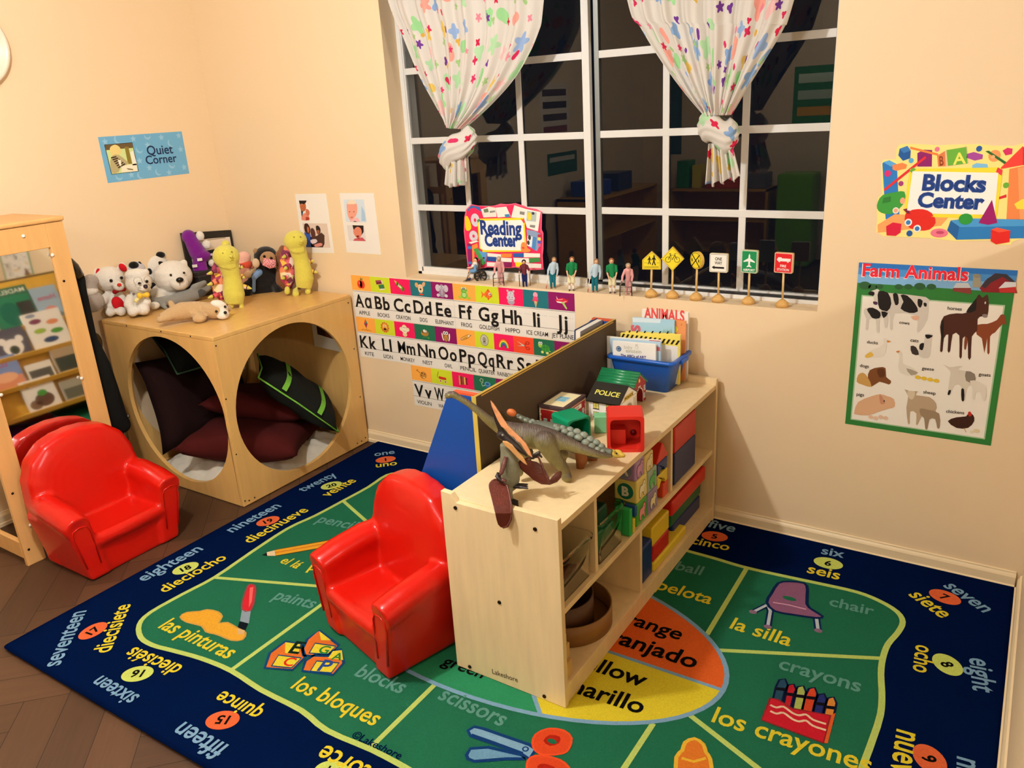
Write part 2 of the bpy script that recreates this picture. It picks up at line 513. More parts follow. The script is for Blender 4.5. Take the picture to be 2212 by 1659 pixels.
# ================================================================== alphabet strips, posters and signs
BLK = M('#17120f', 'paper')
PAPER = M('#ede8dd', 'paper')
SQ = {k: M(v, 'paper') for k, v in dict(o='#ffb04a', y='#d3e02c', p='#f2175c', t='#1c7079', u='#8a0a5c', g='#1f6b4c', r='#f4502c').items()}
def C(h): return M(h, 'paper')
INK = C('#2a1c14')
def icon(F, kind, x, z, s, ly=3):
    """small clip-art picture centred at x,z inside a square of side s"""
    def P(pts): return [(x + a * s, z + b * s) for a, b in pts]
    def E(a, b, rx, ry, c, l=0, rot=0): F.ell((x + a * s, z + b * s), rx * s, ry * s, C(c), ly + l, rot, 16)
    def G(pts, c, l=0, sm=0): F.poly(P(pts), C(c), ly + l, sm)
    def Ln(pts, w, c, l=1): F.line(P(pts), w * s, C(c), ly + l)
    def eyes(dx, b, r=.055, c='#ffffff'):
        for q in (-dx, dx): E(q, b, r, r * 1.2, c, 2); E(q * .85, b, r * .5, r * .6, '#1a1410', 3)
    if kind == 'APPLE':
        E(-.1, -.08, .22, .27, '#e63a22'); E(.1, -.08, .22, .27, '#e63a22'); E(-.12, .0, .05, .09, '#f58a6a', 1); Ln([(0, .15), (.03, .36)], .05, '#4a3018'); G([(.03, .22), (.2, .38), (.14, .2)], '#4c9a2c', 1)
    elif kind == 'BOOKS':
        G([(-.36, .26), (.1, .32), (.18, .08), (-.3, 0)], '#8a2b46'); G([(.1, .32), (.22, .28), (.26, .1), (.18, .08)], '#f0e6d0', 1); G([(-.16, -.02), (.3, .06), (.36, -.2), (-.08, -.26)], '#3c7a4a', 1); G([(-.08, -.26), (.36, -.2), (.36, -.28), (-.08, -.34)], '#efe6d0', 1); Ln([(-.3, .2), (.1, .26)], .03, '#d0707a'); Ln([(-.28, .1), (.12, .17)], .03, '#5a1428')
    elif kind == 'CRAYON':
        G([(-.42, .38), (-.2, .28), (-.3, .14)], '#d8c832'); G([(-.22, .3), (.36, -.08), (.26, -.34), (-.32, .12)], '#6c8a26'); Ln([(-.12, .24), (-.24, .06)], .04, '#2c3a12'); Ln([(.3, -.04), (.18, -.26)], .04, '#2c3a12'); E(.02, 0, .14, .07, '#dce0a0', 2, R(-33)); Ln([(-.05, .19), (-.17, .0)], .03, '#f0f0e0')
    elif kind == 'DOG':
        E(0, .0, .2, .28, '#eec58a'); E(-.28, .2, .14, .16, '#d9a566', 0, .5); E(.26, .28, .11, .18, '#e0aa7c', 0, -.6); E(0, -.12, .16, .16, '#f6ddb0', 1); E(.0, -.04, .08, .06, '#3a2012', 2); eyes(.09, .12); Ln([(-.16, -.36), (.16, -.36)], .09, '#e04426'); Ln([(-.08, -.2), (0, -.24), (.08, -.2)], .02, '#5a3018', 2)
    elif kind == 'ELEPHANT':
        E(-.3, .14, .18, .22, '#cfc0cc'); E(.3, .14, .18, .22, '#cfc0cc'); E(0, .16, .2, .22, '#a898a8', 1); E(0, -.2, .24, .22, '#9a8a9a', 1); E(0, -.06, .07, .22, '#b6a6b4', 2); E(-.3, -.3, .12, .1, '#d6c8d2', 2); E(.3, -.3, .12, .1, '#d6c8d2', 2); eyes(.1, .2, .06)
    elif kind == 'FROG':
        E(0, -.16, .26, .2, '#7cc04a'); E(0, .1, .24, .16, '#86cc50', 1); E(-.3, -.3, .16, .08, '#b0c838', 1); E(.3, -.3, .16, .08, '#b0c838', 1); E(-.12, .24, .1, .1, '#86cc50', 1); E(.12, .24, .1, .1, '#86cc50', 1); eyes(.12, .25, .06); Ln([(-.16, .06), (0, .0), (.16, .06)], .025, '#2c5a1c', 2); E(0, -.14, .14, .13, '#b6e08c', 2)
    elif kind == 'GOLDFISH':
        G([(-.18, 0), (-.42, .2), (-.36, 0), (-.42, -.24)], '#f07a2a', 0); E(.08, 0, .29, .2, '#f4742a', 1); G([(-.1, .14), (.1, .36), (.24, .16)], '#e8561c', 0); G([(0, -.14), (.06, -.34), (.2, -.16)], '#e8561c', 0); E(.2, .05, .08, .09, '#ffffff', 2); E(.22, .04, .04, .05, '#17120f', 3); Ln([(.36, -.04), (.24, -.08)], .025, '#6a2408', 2); Ln([(0, .1), (-.03, -.1)], .02, '#b84010', 2)
    elif kind == 'HIPPO':
        E(0, .14, .24, .2, '#c4b6c4', 1); E(0, -.06, .28, .18, '#d6c8d4', 2); E(0, -.28, .24, .18, '#b2a4b4', 0); E(-.2, .34, .07, .07, '#d0b0bc', 0); E(.2, .34, .07, .07, '#d0b0bc', 0); eyes(.08, .2, .05); E(-.1, -.02, .03, .03, '#6a5a6a', 3); E(.1, -.02, .03, .03, '#6a5a6a', 3); Ln([(-.16, -.12), (0, -.16), (.16, -.12)], .02, '#5a4a5a', 3)
    elif kind == 'ICE CREAM':
        G([(-.13, -.06), (.13, -.06), (0, -.5)], '#e8c48a'); Ln([(-.08, -.1), (.04, -.38)], .02, '#a8743a'); Ln([(.08, -.1), (-.04, -.38)], .02, '#a8743a'); E(0, .02, .17, .14, '#e84a78', 1); E(0, .24, .15, .16, '#f6a0b4', 0); E(-.14, -.08, .07, .05, '#e02c50', 2); E(.1, -.08, .08, .05, '#e02c50', 2)
    elif kind == 'JET PLANE':
        G([(-.34, .1), (.1, .2), (.3, .14), (.42, .2), (.4, 0), (.1, -.1), (-.28, -.06)], '#d8263c', 0, 3); G([(-.3, -.0), (.1, -.02), (.36, .06), (.1, -.1), (-.26, -.07)], '#f2efe6', 1); G([(.0, -.04), (.3, -.42), (.36, -.36), (.16, -.02)], '#a8cc62', 2); G([(-.3, .3), (-.2, .1), (-.26, .1)], '#f2efe6', 1); Ln([(-.2, .08), (.1, .13)], .03, '#f6c0c0', 2); G([(.3, .12), (.46, .26), (.44, .1)], '#a01428', 1)
    elif kind == 'KITE':
        G([(0, .4), (.16, .1), (0, .08)], '#2a8a86'); G([(0, .4), (-.16, .1), (0, .08)], '#e0542c'); G([(-.16, .1), (0, -.22), (0, .1)], '#6a4a96'); G([(.16, .1), (0, -.22), (0, .1)], '#c0283c'); Ln([(0, -.22), (.06, -.34)], .015, '#5a4020')
        for i in range(7): E(-.38 + i * .12, -.36 + .04 * (i % 2), .05, .04, '#c98a2a', 0)
    elif kind == 'LION':
        F.star((x, z), .38 * s, C('#d8722a'), ly, 11, .8); E(0, .02, .22, .25, '#f2b44a', 1); eyes(.08, .1, .045); E(0, -.06, .06, .05, '#7a3a1a', 2); E(0, -.12, .13, .08, '#f8d68a', 1); Ln([(-.08, -.15), (0, -.18), (.08, -.15)], .02, '#6a3212', 2)
    elif kind == 'MONKEY':
        E(-.28, .04, .12, .13, '#f2e8c0'); E(.28, .04, .12, .13, '#f2e8c0'); E(0, .1, .22, .24, '#f0dc9a'); E(0, -.04, .24, .18, '#f6ecc8', 1); E(0, -.3, .18, .14, '#ead49a'); eyes(.08, .16, .06); Ln([(-.1, -.06), (0, -.1), (.1, -.06)], .02, '#6a4a2a', 2)
    elif kind == 'NEST':
        E(0, -.04, .3, .2, '#a8742a'); E(0, .04, .22, .1, '#5a3812', 1); E(-.02, .1, .1, .1, '#f6efe0', 2); E(.1, .08, .08, .08, '#e8dcc8', 2); Ln([(-.3, -.08), (.3, -.02)], .02, '#d8a85a', 2); Ln([(-.26, -.16), (.26, -.14)], .02, '#d8a85a', 2); Ln([(-.2, -.32), (.3, -.26)], .025, '#58a03a', 1)
        E(.26, -.34, .07, .04, '#58a03a', 1)
    elif kind == 'OWL':
        E(0, -.08, .22, .32, '#9a5a2c'); E(0, -.2, .15, .2, '#c88a4a', 1); E(-.24, -.12, .07, .26, '#f0dcc8', 0, .2); E(.24, -.12, .07, .26, '#f0dcc8', 0, -.2); G([(-.22, .34), (-.04, .18), (-.2, .14)], '#7a3c18', 1); G([(.22, .34), (.04, .18), (.2, .14)], '#7a3c18', 1); eyes(.09, .14, .09); G([(-.03, .06), (.03, .06), (0, -.02)], '#f0b03a', 3)
        for i in range(4): Ln([(-.1, -.12 - .07 * i), (0, -.15 - .07 * i), (.1, -.12 - .07 * i)], .015, '#5a3012', 2)
    elif kind == 'PENCIL':
        G([(-.38, -.2), (-.3, -.02), (.2, .22), (.14, .0)], '#f2b64a'); G([(-.4, -.2), (-.42, -.06), (-.3, -.0), (-.26, -.16)], '#e09a8a', 1); G([(.14, .0), (.2, .22), (.42, .2)], '#f6e2b4', 1); G([(.34, .16), (.36, .22), (.42, .2)], '#2a1c14', 2); Ln([(-.2, -.08), (.16, .1)], .02, '#7a4a12', 2); Ln([(-.3, -.02), (.2, .22), (.42, .2), (.14, 0), (-.34, -.2)], .02, '#5a3412', 2)
    elif kind == 'QUARTER':
        E(0, 0, .3, .36, '#8c8878'); E(0, 0, .26, .32, '#c6c2b2', 1); E(.0, .04, .12, .16, '#98947f', 2); E(.0, -.16, .14, .1, '#a8a490', 2)
    elif kind == 'RAINBOW':
        for i, c in enumerate(('#e03a2a', '#f08a2a', '#f6dc4a', '#4aa04a', '#3a6ab4', '#6a3a8a', '#f2175c')):
            F.poly([(x + (.4 - .05 * i) * s * math.cos(t), z - .3 * s + (.56 - .07 * i) * s * math.sin(t)) for t in [math.pi * k / 14 for k in range(15)]], C(c), ly + i)
    elif kind == 'SCISSORS':
        G([(-.44, .2), (.06, .0), (.04, -.08)], '#d8d4c8'); G([(-.44, -.1), (.08, .04), (.1, -.04)], '#c8c4b8', 1); E(.28, .16, .15, .1, '#c8281c', 1); E(.28, .16, .08, .045, '#f4502c', 2); E(.28, -.16, .15, .1, '#c8281c', 1); E(.28, -.16, .08, .045, '#f4502c', 2); Ln([(.06, 0), (.18, .12)], .06, '#c8281c'); Ln([(.06, -.02), (.18, -.12)], .06, '#c8281c')
    elif kind == 'TURTLE':
        E(.1, -.02, .28, .22, '#3c9a3a', 1); E(-.24, .16, .14, .17, '#a8cc4a', 1); E(-.28, .26, .07, .08, '#ffffff', 2); E(-.16, .26, .07, .08, '#ffffff', 2); E(-.27, .25, .03, .04, '#17120f', 3); E(-.17, .25, .03, .04, '#17120f', 3); E(-.12, -.26, .09, .08, '#d8d878', 0); E(.2, -.28, .1, .08, '#d8d878', 0); Ln([(-.1, .02), (.3, .06)], .02, '#1c5a24', 2); Ln([(.02, .18), (-.0, -.2)], .02, '#1c5a24', 2); Ln([(.2, .18), (.2, -.2)], .02, '#1c5a24', 2); G([(.34, -.12), (.46, -.18), (.32, -.2)], '#a8cc4a')
    elif kind == 'UMBRELLA':
        for a0, a1, c in ((0, 60, '#e0a82a'), (60, 120, '#3c8a3a'), (120, 180, '#e0402c')):
            G([(0, -.12)] + [(.4 * math.cos(R(t)), -.12 + .4 * math.sin(R(t))) for t in range(a0, a1 + 1, 10)], c)
        Ln([(0, -.12), (0, -.36), (.07, -.38)], .03, '#3a2a1a')
    elif kind == 'VIOLIN':
        E(.14, -.08, .28, .24, '#c88a3a', 0, .4); E(.2, -.22, .05, .05, '#f6e2a0', 1); E(.28, .02, .05, .05, '#7a4416', 1); E(.06, .06, .06, .05, '#5a3010', 1); E(.0, -.1, .05, .05, '#7a4416', 1); E(-.32, .2, .09, .06, '#c8862e', 0, .5); Ln([(-.3, .16), (-.1, .06)], .05, '#a86c22')
    elif kind == 'WAGON':
        G([(-.24, .04), (.34, .0), (.32, -.16), (-.2, -.14)], '#d83424'); E(-.12, -.26, .1, .1, '#e8d8b0', 1); E(.26, -.28, .1, .1, '#e8d8b0', 1); E(-.12, -.26, .05, .05, '#8a2a1a', 2); E(.26, -.28, .05, .05, '#8a2a1a', 2); Ln([(-.2, -.1), (-.36, .0), (-.24, .34)], .03, '#5a5a2a')
    elif kind == 'XYLOPHONE':
        for i, c in enumerate(('#d8a84a', '#6a3a1a', '#8a5a3a', '#e8c85a', '#7a1c2c')):
            G([(-.3 + i * .13, .3 - .02 * i), (-.2 + i * .13, .3 - .02 * i), (-.2 + i * .13, -.3 + .02 * i), (-.3 + i * .13, -.3 + .02 * i)], c, 1)
        Ln([(-.36, .2), (.36, .16)], .04, '#5a1420', 0); Ln([(-.36, -.24), (.36, -.2)], .04, '#5a1420', 0)
    elif kind == 'YO-YO':
        E(.2, -.04, .24, .2, '#2a6a9a'); E(.2, .04, .22, .14, '#5aa0cc', 1); E(.2, .04, .13, .08, '#2a5a88', 2); Ln([(.02, -.06), (-.18, -.14), (-.24, .02), (-.14, .1), (-.1, .3), (-.26, .34), (-.36, .2), (-.22, .1)], .03, '#e8e8c8')
    elif kind == 'ZEBRA':
        E(0, 0, .28, .2, '#f2efe6'); E(-.3, .2, .11, .16, '#f2efe6', 0, .5)
        for q in (-.2, -.06, .08, .2): Ln([(q, .18), (q + .03, -.16)], .04, '#17120f')

def alphabet(name, label, x0, ztop, letters, words, cols, cells):
    F = Flat((x0, -.0012, ztop - .203), (1, 0, 0), (0, 0, 1))
    W_ = sum(cells); H_ = .203
    F.slab([(0, 0), (W_, 0), (W_, H_), (0, H_)], .0009, PAPER)
    x = 0
    for L_, w_, c, cw in zip(letters, words, cols, cells):
        F.rect(x, H_ - .074, x + cw, H_ - .001, SQ[c], 1)
        icon(F, w_, x + cw / 2, H_ - .0375, .074, 3)
        xm = x + cw / 2
        for k in range(int(cw / .0095)):
            F.rect(x + k * .0095 + .003, H_ - .1045, x + k * .0095 + .0065, H_ - .1036, INK, 1)
        up_, lo = L_
        lo_ = {'a': 'ɑ'}.get(lo, lo); k_ = .063 / CAP
        wu, wl_ = [(g_[3] - g_[2]) * k_ for g_ in (glyphs(up_, .022), glyphs(lo_, .026))]
        f_ = min(1, (cw * .86 - .007) / (wu + wl_)); wu *= f_; wl_ *= f_; xs_ = xm - (wu + wl_ + .007) / 2
        F.text(up_, (xs_, H_ - .1545), .063, BLK, 3, align='L', bold=.022, width=wu)
        F.text(lo_, (xs_ + wu + .007, H_ - .1545), .063, BLK, 3, align='L', bold=.026, width=wl_)
        F.text(w_, (xm, H_ - .192), .0195, BLK, 3, bold=.004, width=min(.0145 * len(w_), cw * .86))
        x += cw
    F.rect(0, H_ - .0790, W_, H_ - .0776, INK, 1); F.rect(0, H_ - .1560, W_, H_ - .1546, INK, 1)
    for q in (sum(cells[:5]),) if len(cells) > 5 else (): F.rect(q - .0005, 0, q + .0005, H_ - .076, C('#c8beaa'), 1)
    return tag(F.build(name), label, 'alphabet strip', 'alphabet strips under the window')
alphabet('alphabet_strip', 'top alphabet wall strip from Aa apple to Jj jet plane', .845, .860, ['Aa', 'Bb', 'Cc', 'Dd', 'Ee', 'Ff', 'Gg', 'Hh', 'Ii', 'Jj'],
         ['APPLE', 'BOOKS', 'CRAYON', 'DOG', 'ELEPHANT', 'FROG', 'GOLDFISH', 'HIPPO', 'ICE CREAM', 'JET PLANE'], 'oyptuoyptu', [.121] * 10)
alphabet('alphabet_strip', 'middle alphabet wall strip starting with Kk kite and Ll lion', .845, .655, ['Kk', 'Ll', 'Mm', 'Nn', 'Oo', 'Pp', 'Qq', 'Rr', 'Ss', 'Tt', 'Uu'],
         ['KITE', 'LION', 'MONKEY', 'NEST', 'OWL', 'PENCIL', 'QUARTER', 'RAINBOW', 'SCISSORS', 'TURTLE', 'UMBRELLA'], 'oypguoyprgu', [.121] * 5 + [.1008] * 6)
alphabet('alphabet_strip', 'lowest alphabet wall strip starting with Vv violin and Ww wagon', 1.163, .449, ['Vv', 'Ww', 'Xx', 'Yy', 'Zz'],
         ['VIOLIN', 'WAGON', 'XYLOPHONE', 'YO-YO', 'ZEBRA'], 'oypgu', [.121] * 5)

# ---------------- taped photo sheets left of the window
def sheet(name, label, corners, art):
    F = Flat((0, -.0012, 0), (1, 0, 0), (0, 0, 1))
    F.slab(F.px(*corners), .0008, PAPER)
    art(F)
    TP = M('#ecd4a8', 'plastic')
    c = F.px(*corners)
    F.line([(c[0][0] - .008, c[0][1] + .004), (c[1][0] + .01, c[1][1] + .004)], .018, TP, -1)
    F.line([(c[3][0] - .002, c[3][1] - .004), (c[2][0] + .012, c[2][1] - .004)], .018, TP, -1.8)
    F.line([(c[1][0] + .004, c[1][1]), (c[2][0] + .006, c[2][1])], .018, TP, -2.6)
    return tag(F.build(name), label, 'photo sheet', 'photo sheets taped left of the window')
def art1(F):
    def Z(*pts): return F.px(*[(600 + a / 8.508, 400 + b / 8.508) for a, b in pts])
    F.poly(Z((390, 280), (535, 280), (535, 340), (590, 470), (595, 645), (445, 645)), C('#f4efe6'), 1)
    F.poly(Z((390, 282), (532, 282), (520, 320), (480, 350), (440, 340), (405, 350)), C('#1c1410'), 3)
    F.poly(Z((405, 340), (455, 350), (500, 320), (520, 390), (515, 450), (480, 482), (425, 460)), C('#b4643c'), 2, 2)
    F.poly(Z((425, 465), (470, 480), (455, 560), (445, 600)), C('#24465a'), 2)
    F.poly(Z((520, 440), (565, 450), (588, 500), (575, 560), (520, 540)), C('#c87454'), 3, 2)
    F.poly(Z((450, 560), (500, 510), (570, 560), (585, 642), (445, 642)), C('#e08a72'), 2, 2)
    F.poly(Z((520, 580), (575, 590), (580, 642), (515, 642)), C('#a83a28'), 3)
    F.poly(Z((455, 700), (905, 705), (970, 1150), (520, 1140)), C('#dcc8b8'), 1)
    F.poly(Z((490, 720), (550, 705), (600, 800), (585, 900), (500, 850)), C('#3a1812'), 3, 2)
    F.poly(Z((490, 860), (600, 900), (640, 1100), (700, 1140), (525, 1138)), C('#3458b0'), 2)
    F.poly(Z((605, 810), (650, 790), (690, 860), (690, 940), (620, 940)), C('#5a3226'), 3, 2)
    F.poly(Z((600, 950), (720, 930), (800, 870), (860, 920), (860, 1080), (830, 1142), (620, 1138)), C('#4a3028'), 2)
    F.poly(Z((700, 760), (745, 745), (785, 800), (780, 880), (730, 900)), C('#30201a'), 3, 2)
    F.poly(Z((715, 830), (770, 830), (760, 890), (725, 895)), C('#9a5a3c'), 4, 2)
    F.poly(Z((540, 760), (580, 790), (580, 870), (550, 860)), C('#b4683e'), 4, 2)
    F.poly(Z((600, 1010), (700, 990), (730, 1040), (640, 1080)), C('#e8d4d8'), 4, 2)
    F.poly(Z((680, 1090), (800, 1060), (820, 1110), (700, 1135)), C('#d88a80'), 4, 2)
def art2(F):
    def Z(*pts): return F.px(*[(600 + a / 8.508, 400 + b / 8.508) for a, b in pts])
    F.poly(Z((1210, 265), (1580, 262), (1635, 685), (1255, 670)), C('#d2e0e8'), 1)
    F.poly(Z((1268, 340), (1330, 280), (1410, 285), (1460, 380), (1455, 520), (1400, 610), (1340, 640), (1290, 560)), C('#eaa28a'), 2, 3)
    F.poly(Z((1268, 340), (1330, 270), (1410, 280), (1440, 340), (1350, 350)), C('#f2dcc0'), 3, 2)
    for a, b in ((1325, 487), (1402, 487)): F.ell(F.px((600 + a / 8.508, 400 + b / 8.508))[0], .0036, .0018, INK, 4)
    F.poly(Z((1335, 585), (1395, 580), (1365, 605)), C('#c0584c'), 4)
    F.poly(Z((1330, 640), (1470, 590), (1520, 670), (1330, 672)), C('#f0b8b8'), 3)
    F.poly(Z((1385, 668), (1420, 655), (1470, 680)), C('#241c30'), 4)
    F.poly(Z((1540, 380), (1600, 500), (1620, 660), (1540, 660)), C('#a8c8e0'), 2)
    F.poly(Z((1270, 735), (1585, 740), (1625, 1030), (1310, 1020)), C('#dcd6d2'), 1)
    F.poly(Z((1375, 735), (1575, 742), (1580, 860), (1540, 920), (1400, 840)), C('#241410'), 2)
    F.poly(Z((1395, 830), (1460, 765), (1530, 800), (1545, 900), (1500, 980), (1450, 965), (1400, 890)), C('#dc8468'), 3, 3)
    F.poly(Z((1445, 930), (1500, 925), (1480, 970)), C('#8a1a20'), 4, 2)
    F.poly(Z((1385, 1020), (1420, 980), (1560, 960), (1622, 1028)), C('#c8545a'), 3)
sheet('photo_sheet', 'white photo sheet with a family group, left sheet beside the room corner', ((637, 419), (704, 418), (722, 547), (655, 545)), art1)
sheet('photo_sheet', 'white photo sheet with two baby faces, nearer the window', ((733, 417), (807, 417), (823, 550), (749, 545)), art2)

# ---------------- quiet corner card on the left wall
F = Flat((.0012, 0, 0), (0, 1, 0), (0, 0, 1))
y0, y1, z0, z1 = -.602, -.172, 1.348, 1.547
F.slab([(y0, z0), (y1, z0), (y1, z1), (y0, z1)], .001, C('#6fb0d6'))
def Q(a, b): return F.px((180 + a / 7.9, 260 + b / 7.9))[0]
for a, b in ((370, 365), (850, 315), (1330, 290), (1625, 260), (1095, 420), (1660, 495), (960, 690), (1125, 810), (1465, 890), (820, 930), (1720, 800)): F.star(Q(a, b), .016, C('#93c6e2'), 1)
for a, b, r in ((580, 330, .4), (1090, 265, 1.4), (955, 500, 1.), (1490, 390, .4), (1510, 760, 1.2), (1280, 880, .6), (975, 940, .5), (610, 960, 1.2)): F.moon(Q(a, b), .017, C('#90c4e0'), 1, r)
F.poly([Q(355, 415), Q(835, 375), Q(945, 870), Q(478, 925)], C('#15202a'), 2)
def QP(*pts): return [Q(a, b) for a, b in pts]
F.poly(QP((366, 420), (830, 385), (930, 865), (485, 915)), C('#cfe29a'), 3)
F.poly(QP((366, 420), (830, 385), (845, 470), (700, 480), (380, 510)), C('#6a5634'), 4)
F.poly(QP((700, 450), (765, 450), (830, 740), (760, 745)), C('#8a7a2c'), 5)
F.poly(QP((795, 540), (850, 520), (915, 760), (840, 770)), C('#eef0dc'), 5)
F.poly(QP((650, 780), (905, 735), (930, 865), (650, 890)), C('#f2ecd0'), 5)
F.poly(QP((450, 470), (540, 415), (625, 470), (630, 570), (560, 640), (480, 600)), C('#e6d488'), 5, 3)
F.poly(QP((455, 700), (500, 600), (600, 590), (720, 680), (770, 740), (640, 790), (600, 880), (500, 905), (470, 860)), C('#b8ac7c'), 6, 2)
for i in range(6): F.line(QP((470 + i * 24, 640 + i * 34), (560 + i * 30, 620 + i * 24)), .006, C('#3a2c1c'), 7)
F.poly(QP((580, 670), (640, 680), (640, 790), (610, 760)), C('#f6eed8'), 8)
F.poly(QP((730, 815), (840, 830), (850, 850), (760, 840)), C('#7a6a3a'), 8)
NAVY = C('#14284e')
F.textpx('Quiet', Q and (180 + 1095 / 7.9, 260 + 592 / 7.9), (180 + 1535 / 7.9, 260 + 560 / 7.9), NAVY, 4, bold=.012)
F.textpx('Corner', (180 + 1075 / 7.9, 260 + 750 / 7.9), (180 + 1600 / 7.9, 260 + 705 / 7.9), NAVY, 4, bold=.012)
tag(F.build('wall_card'), 'blue card lettered Quiet Corner on the left wall', 'sign')

# ---------------- farm animals poster
F = Flat((0, -.0012, 0), (1, 0, 0), (0, 0, 1), dz=.00025)
px0, px1, pz0, pz1 = 3.0975, 3.5305, .4835, 1.041
F.slab([(px0, pz0), (px1, pz0), (px1, pz1), (px0, pz1)], .001, C('#2e7a34'))
def Z(*pts): return F.px(*[(1800 + a * .41575, 290 + b * .41575) for a, b in pts])
F.rect(px0 + .016, pz0 + .018, px1 - .018, pz1 - .105, C('#a9c69c'), 1)
F.rect(px0 + .020, pz0 + .022, px1 - .022, pz1 - .109, C('#f2ece0'), 2)
F.rect(px0, pz1 - .066, px1, pz1, C('#7fb2dc'), 1); F.rect(px0, pz1 - .038, px1, pz1, C('#4a90d0'), 2); F.rect(px0, pz1 - .016, px1, pz1, C('#2a72c0'), 3)
for a, b, r in ((165, 785, 30), (205, 795, 22), (240, 790, 18), (450, 790, 26), (510, 792, 22), (340, 792, 20), (390, 792, 20)):
    c = Z((a, b))[0]; F.ell(c, r * .0006, r * .00042, C('#2c5a34'), 4)
F.poly(Z((622, 800), (640, 775), (700, 775), (715, 800), (715, 830), (622, 815)), C('#8a3a34'), 5); F.poly(Z((622, 798), (640, 772), (700, 772), (716, 798)), C('#c8ccd0'), 6)
F.poly(Z((727, 735), (765, 735), (768, 795), (724, 795)), C('#a09a84'), 5); F.ell(Z((746, 735))[0], .011, .006, C('#8c8a7a'), 6)
F.poly(Z((760, 800), (790, 760), (840, 722), (895, 728), (940, 765), (955, 825), (775, 820)), C('#8a2026'), 5); F.poly(Z((770, 790), (800, 750), (845, 722), (900, 726), (950, 770), (945, 780), (880, 740), (820, 770), (790, 800)), C('#38343c'), 6)
F.poly(Z((860, 800), (895, 768), (948, 770), (950, 822), (865, 822)), C('#c0302c'), 6); F.poly(Z((858, 800), (893, 766), (950, 768), (950, 792)), C('#d8dce0'), 7)
t1, t2 = (1800 + 148 * .41575, 290 + 735 * .41575), (1800 + 702 * .41575, 290 + 760 * .41575)
F.textpx('Farm Animals', (t1[0] - .5, t1[1] + 1), (t2[0] + .5, t2[1] + 1), C('#fbeaea'), 7, bold=.06, hk=1.05)
F.textpx('Farm Animals', (t1[0] + 1.5, t1[1]), (t2[0] - 1.5, t2[1]), C('#e8263a'), 8, bold=.026, hk=1.05)
K, W_, BR, TAN, PK = C('#1c1614'), C('#d8d1c6'), C('#4a2418'), C('#c49a5c'), C('#e2b496')
def A(pts, m, l=4, sm=2): F.poly(Z(*pts), m, l, sm)
# cow and calf
A([(180, 825), (230, 803), (245, 818), (300, 825), (480, 845), (495, 880), (490, 960), (455, 1020), (435, 1025), (440, 960), (420, 940), (320, 930), (310, 1010), (295, 1010), (290, 930), (250, 920), (235, 885), (215, 880), (208, 840)], W_, 4)
A([(208, 840), (180, 828), (195, 815), (215, 822)], K, 5); A([(236, 815), (285, 824), (302, 880), (280, 920), (240, 905), (232, 860)], K, 5); A([(310, 830), (335, 830), (340, 878), (322, 886)], K, 5)
A([(350, 835), (385, 838), (425, 880), (440, 920), (395, 928), (350, 905), (365, 870)], K, 5); A([(440, 855), (465, 865), (455, 900), (440, 890)], K, 5); A([(470, 875), (485, 878), (484, 895), (472, 892)], K, 5)
A([(405, 945), (445, 945), (440, 965), (415, 962)], PK, 5); A([(208, 868), (230, 872), (226, 886), (210, 882)], C('#4a2c48'), 6)
A([(165, 905), (200, 900), (240, 915), (285, 925), (280, 1000), (268, 1002), (262, 955), (240, 960), (240, 1025), (225, 1025), (222, 965), (185, 960), (182, 1012), (168, 1012), (172, 960), (160, 930)], W_, 6)
A([(175, 908), (205, 900), (245, 925), (240, 955), (205, 955), (190, 935)], K, 7); A([(250, 920), (285, 928), (262, 955)], K, 7)
# horses
A([(555, 1000), (575, 945), (640, 930), (700, 925), (745, 850), (760, 832), (775, 850), (800, 832), (808, 880), (800, 950), (775, 945), (750, 960), (748, 1020), (720, 1050), (715, 1160), (700, 1160), (698, 1060), (672, 1060), (668, 1155), (655, 1155), (655, 1045), (620, 1040), (608, 1125), (594, 1125), (598, 1040), (575, 1060), (568, 1125), (555, 1125), (560, 1050)], BR, 5)
A([(745, 850), (760, 832), (720, 880), (690, 925), (740, 915)], K, 6); A([(775, 935), (800, 935), (796, 952), (778, 950)], C('#8a7a7a'), 6); F.ell(Z((790, 875))[0], .002, .004, W_, 7)
A([(560, 1000), (575, 960), (572, 1050), (566, 1080)], K, 6)
A([(748, 990), (800, 985), (850, 965), (870, 938), (890, 940), (900, 990), (880, 985), (840, 1030), (815, 1050), (812, 1135), (800, 1135), (800, 1060), (785, 1135), (772, 1060), (745, 1040)], C('#8a4424'), 4)
A([(684, 1050), (700, 1050), (690, 1115), (680, 1112)], C('#7a3c20'), 4)
# ducks, geese, cats, dogs, goats, sheep, pigs, chickens
A([(165, 1150), (200, 1120), (240, 1105), (262, 1085), (258, 1065), (275, 1060), (298, 1076), (280, 1080), (275, 1115), (262, 1150), (215, 1160), (180, 1160)], C('#e9e2d4'), 5); A([(280, 1070), (300, 1076), (282, 1082)], C('#d88a3a'), 6); A([(165, 1150), (195, 1130), (210, 1150), (175, 1162)], C('#e6bc52'), 6)
A([(478, 1045), (495, 1035), (520, 1042), (510, 1070), (505, 1140), (490, 1162), (450, 1155), (445, 1110), (470, 1085)], W_, 5); A([(478, 1040), (518, 1045), (500, 1060), (485, 1060)], K, 6); A([(450, 1090), (472, 1085), (465, 1120), (448, 1115)], K, 6); A([(402, 1100), (430, 1105), (445, 1145), (410, 1140)], C('#3a302c'), 6)
A([(328, 1130), (345, 1122), (360, 1140), (362, 1190), (400, 1205), (440, 1235), (410, 1255), (350, 1240), (338, 1200), (345, 1150)], C('#e4ddce'), 5); A([(325, 1128), (345, 1124), (340, 1135)], C('#d08030'), 6); A([(380, 1215), (440, 1237), (405, 1252)], C('#a89c8a'), 6)
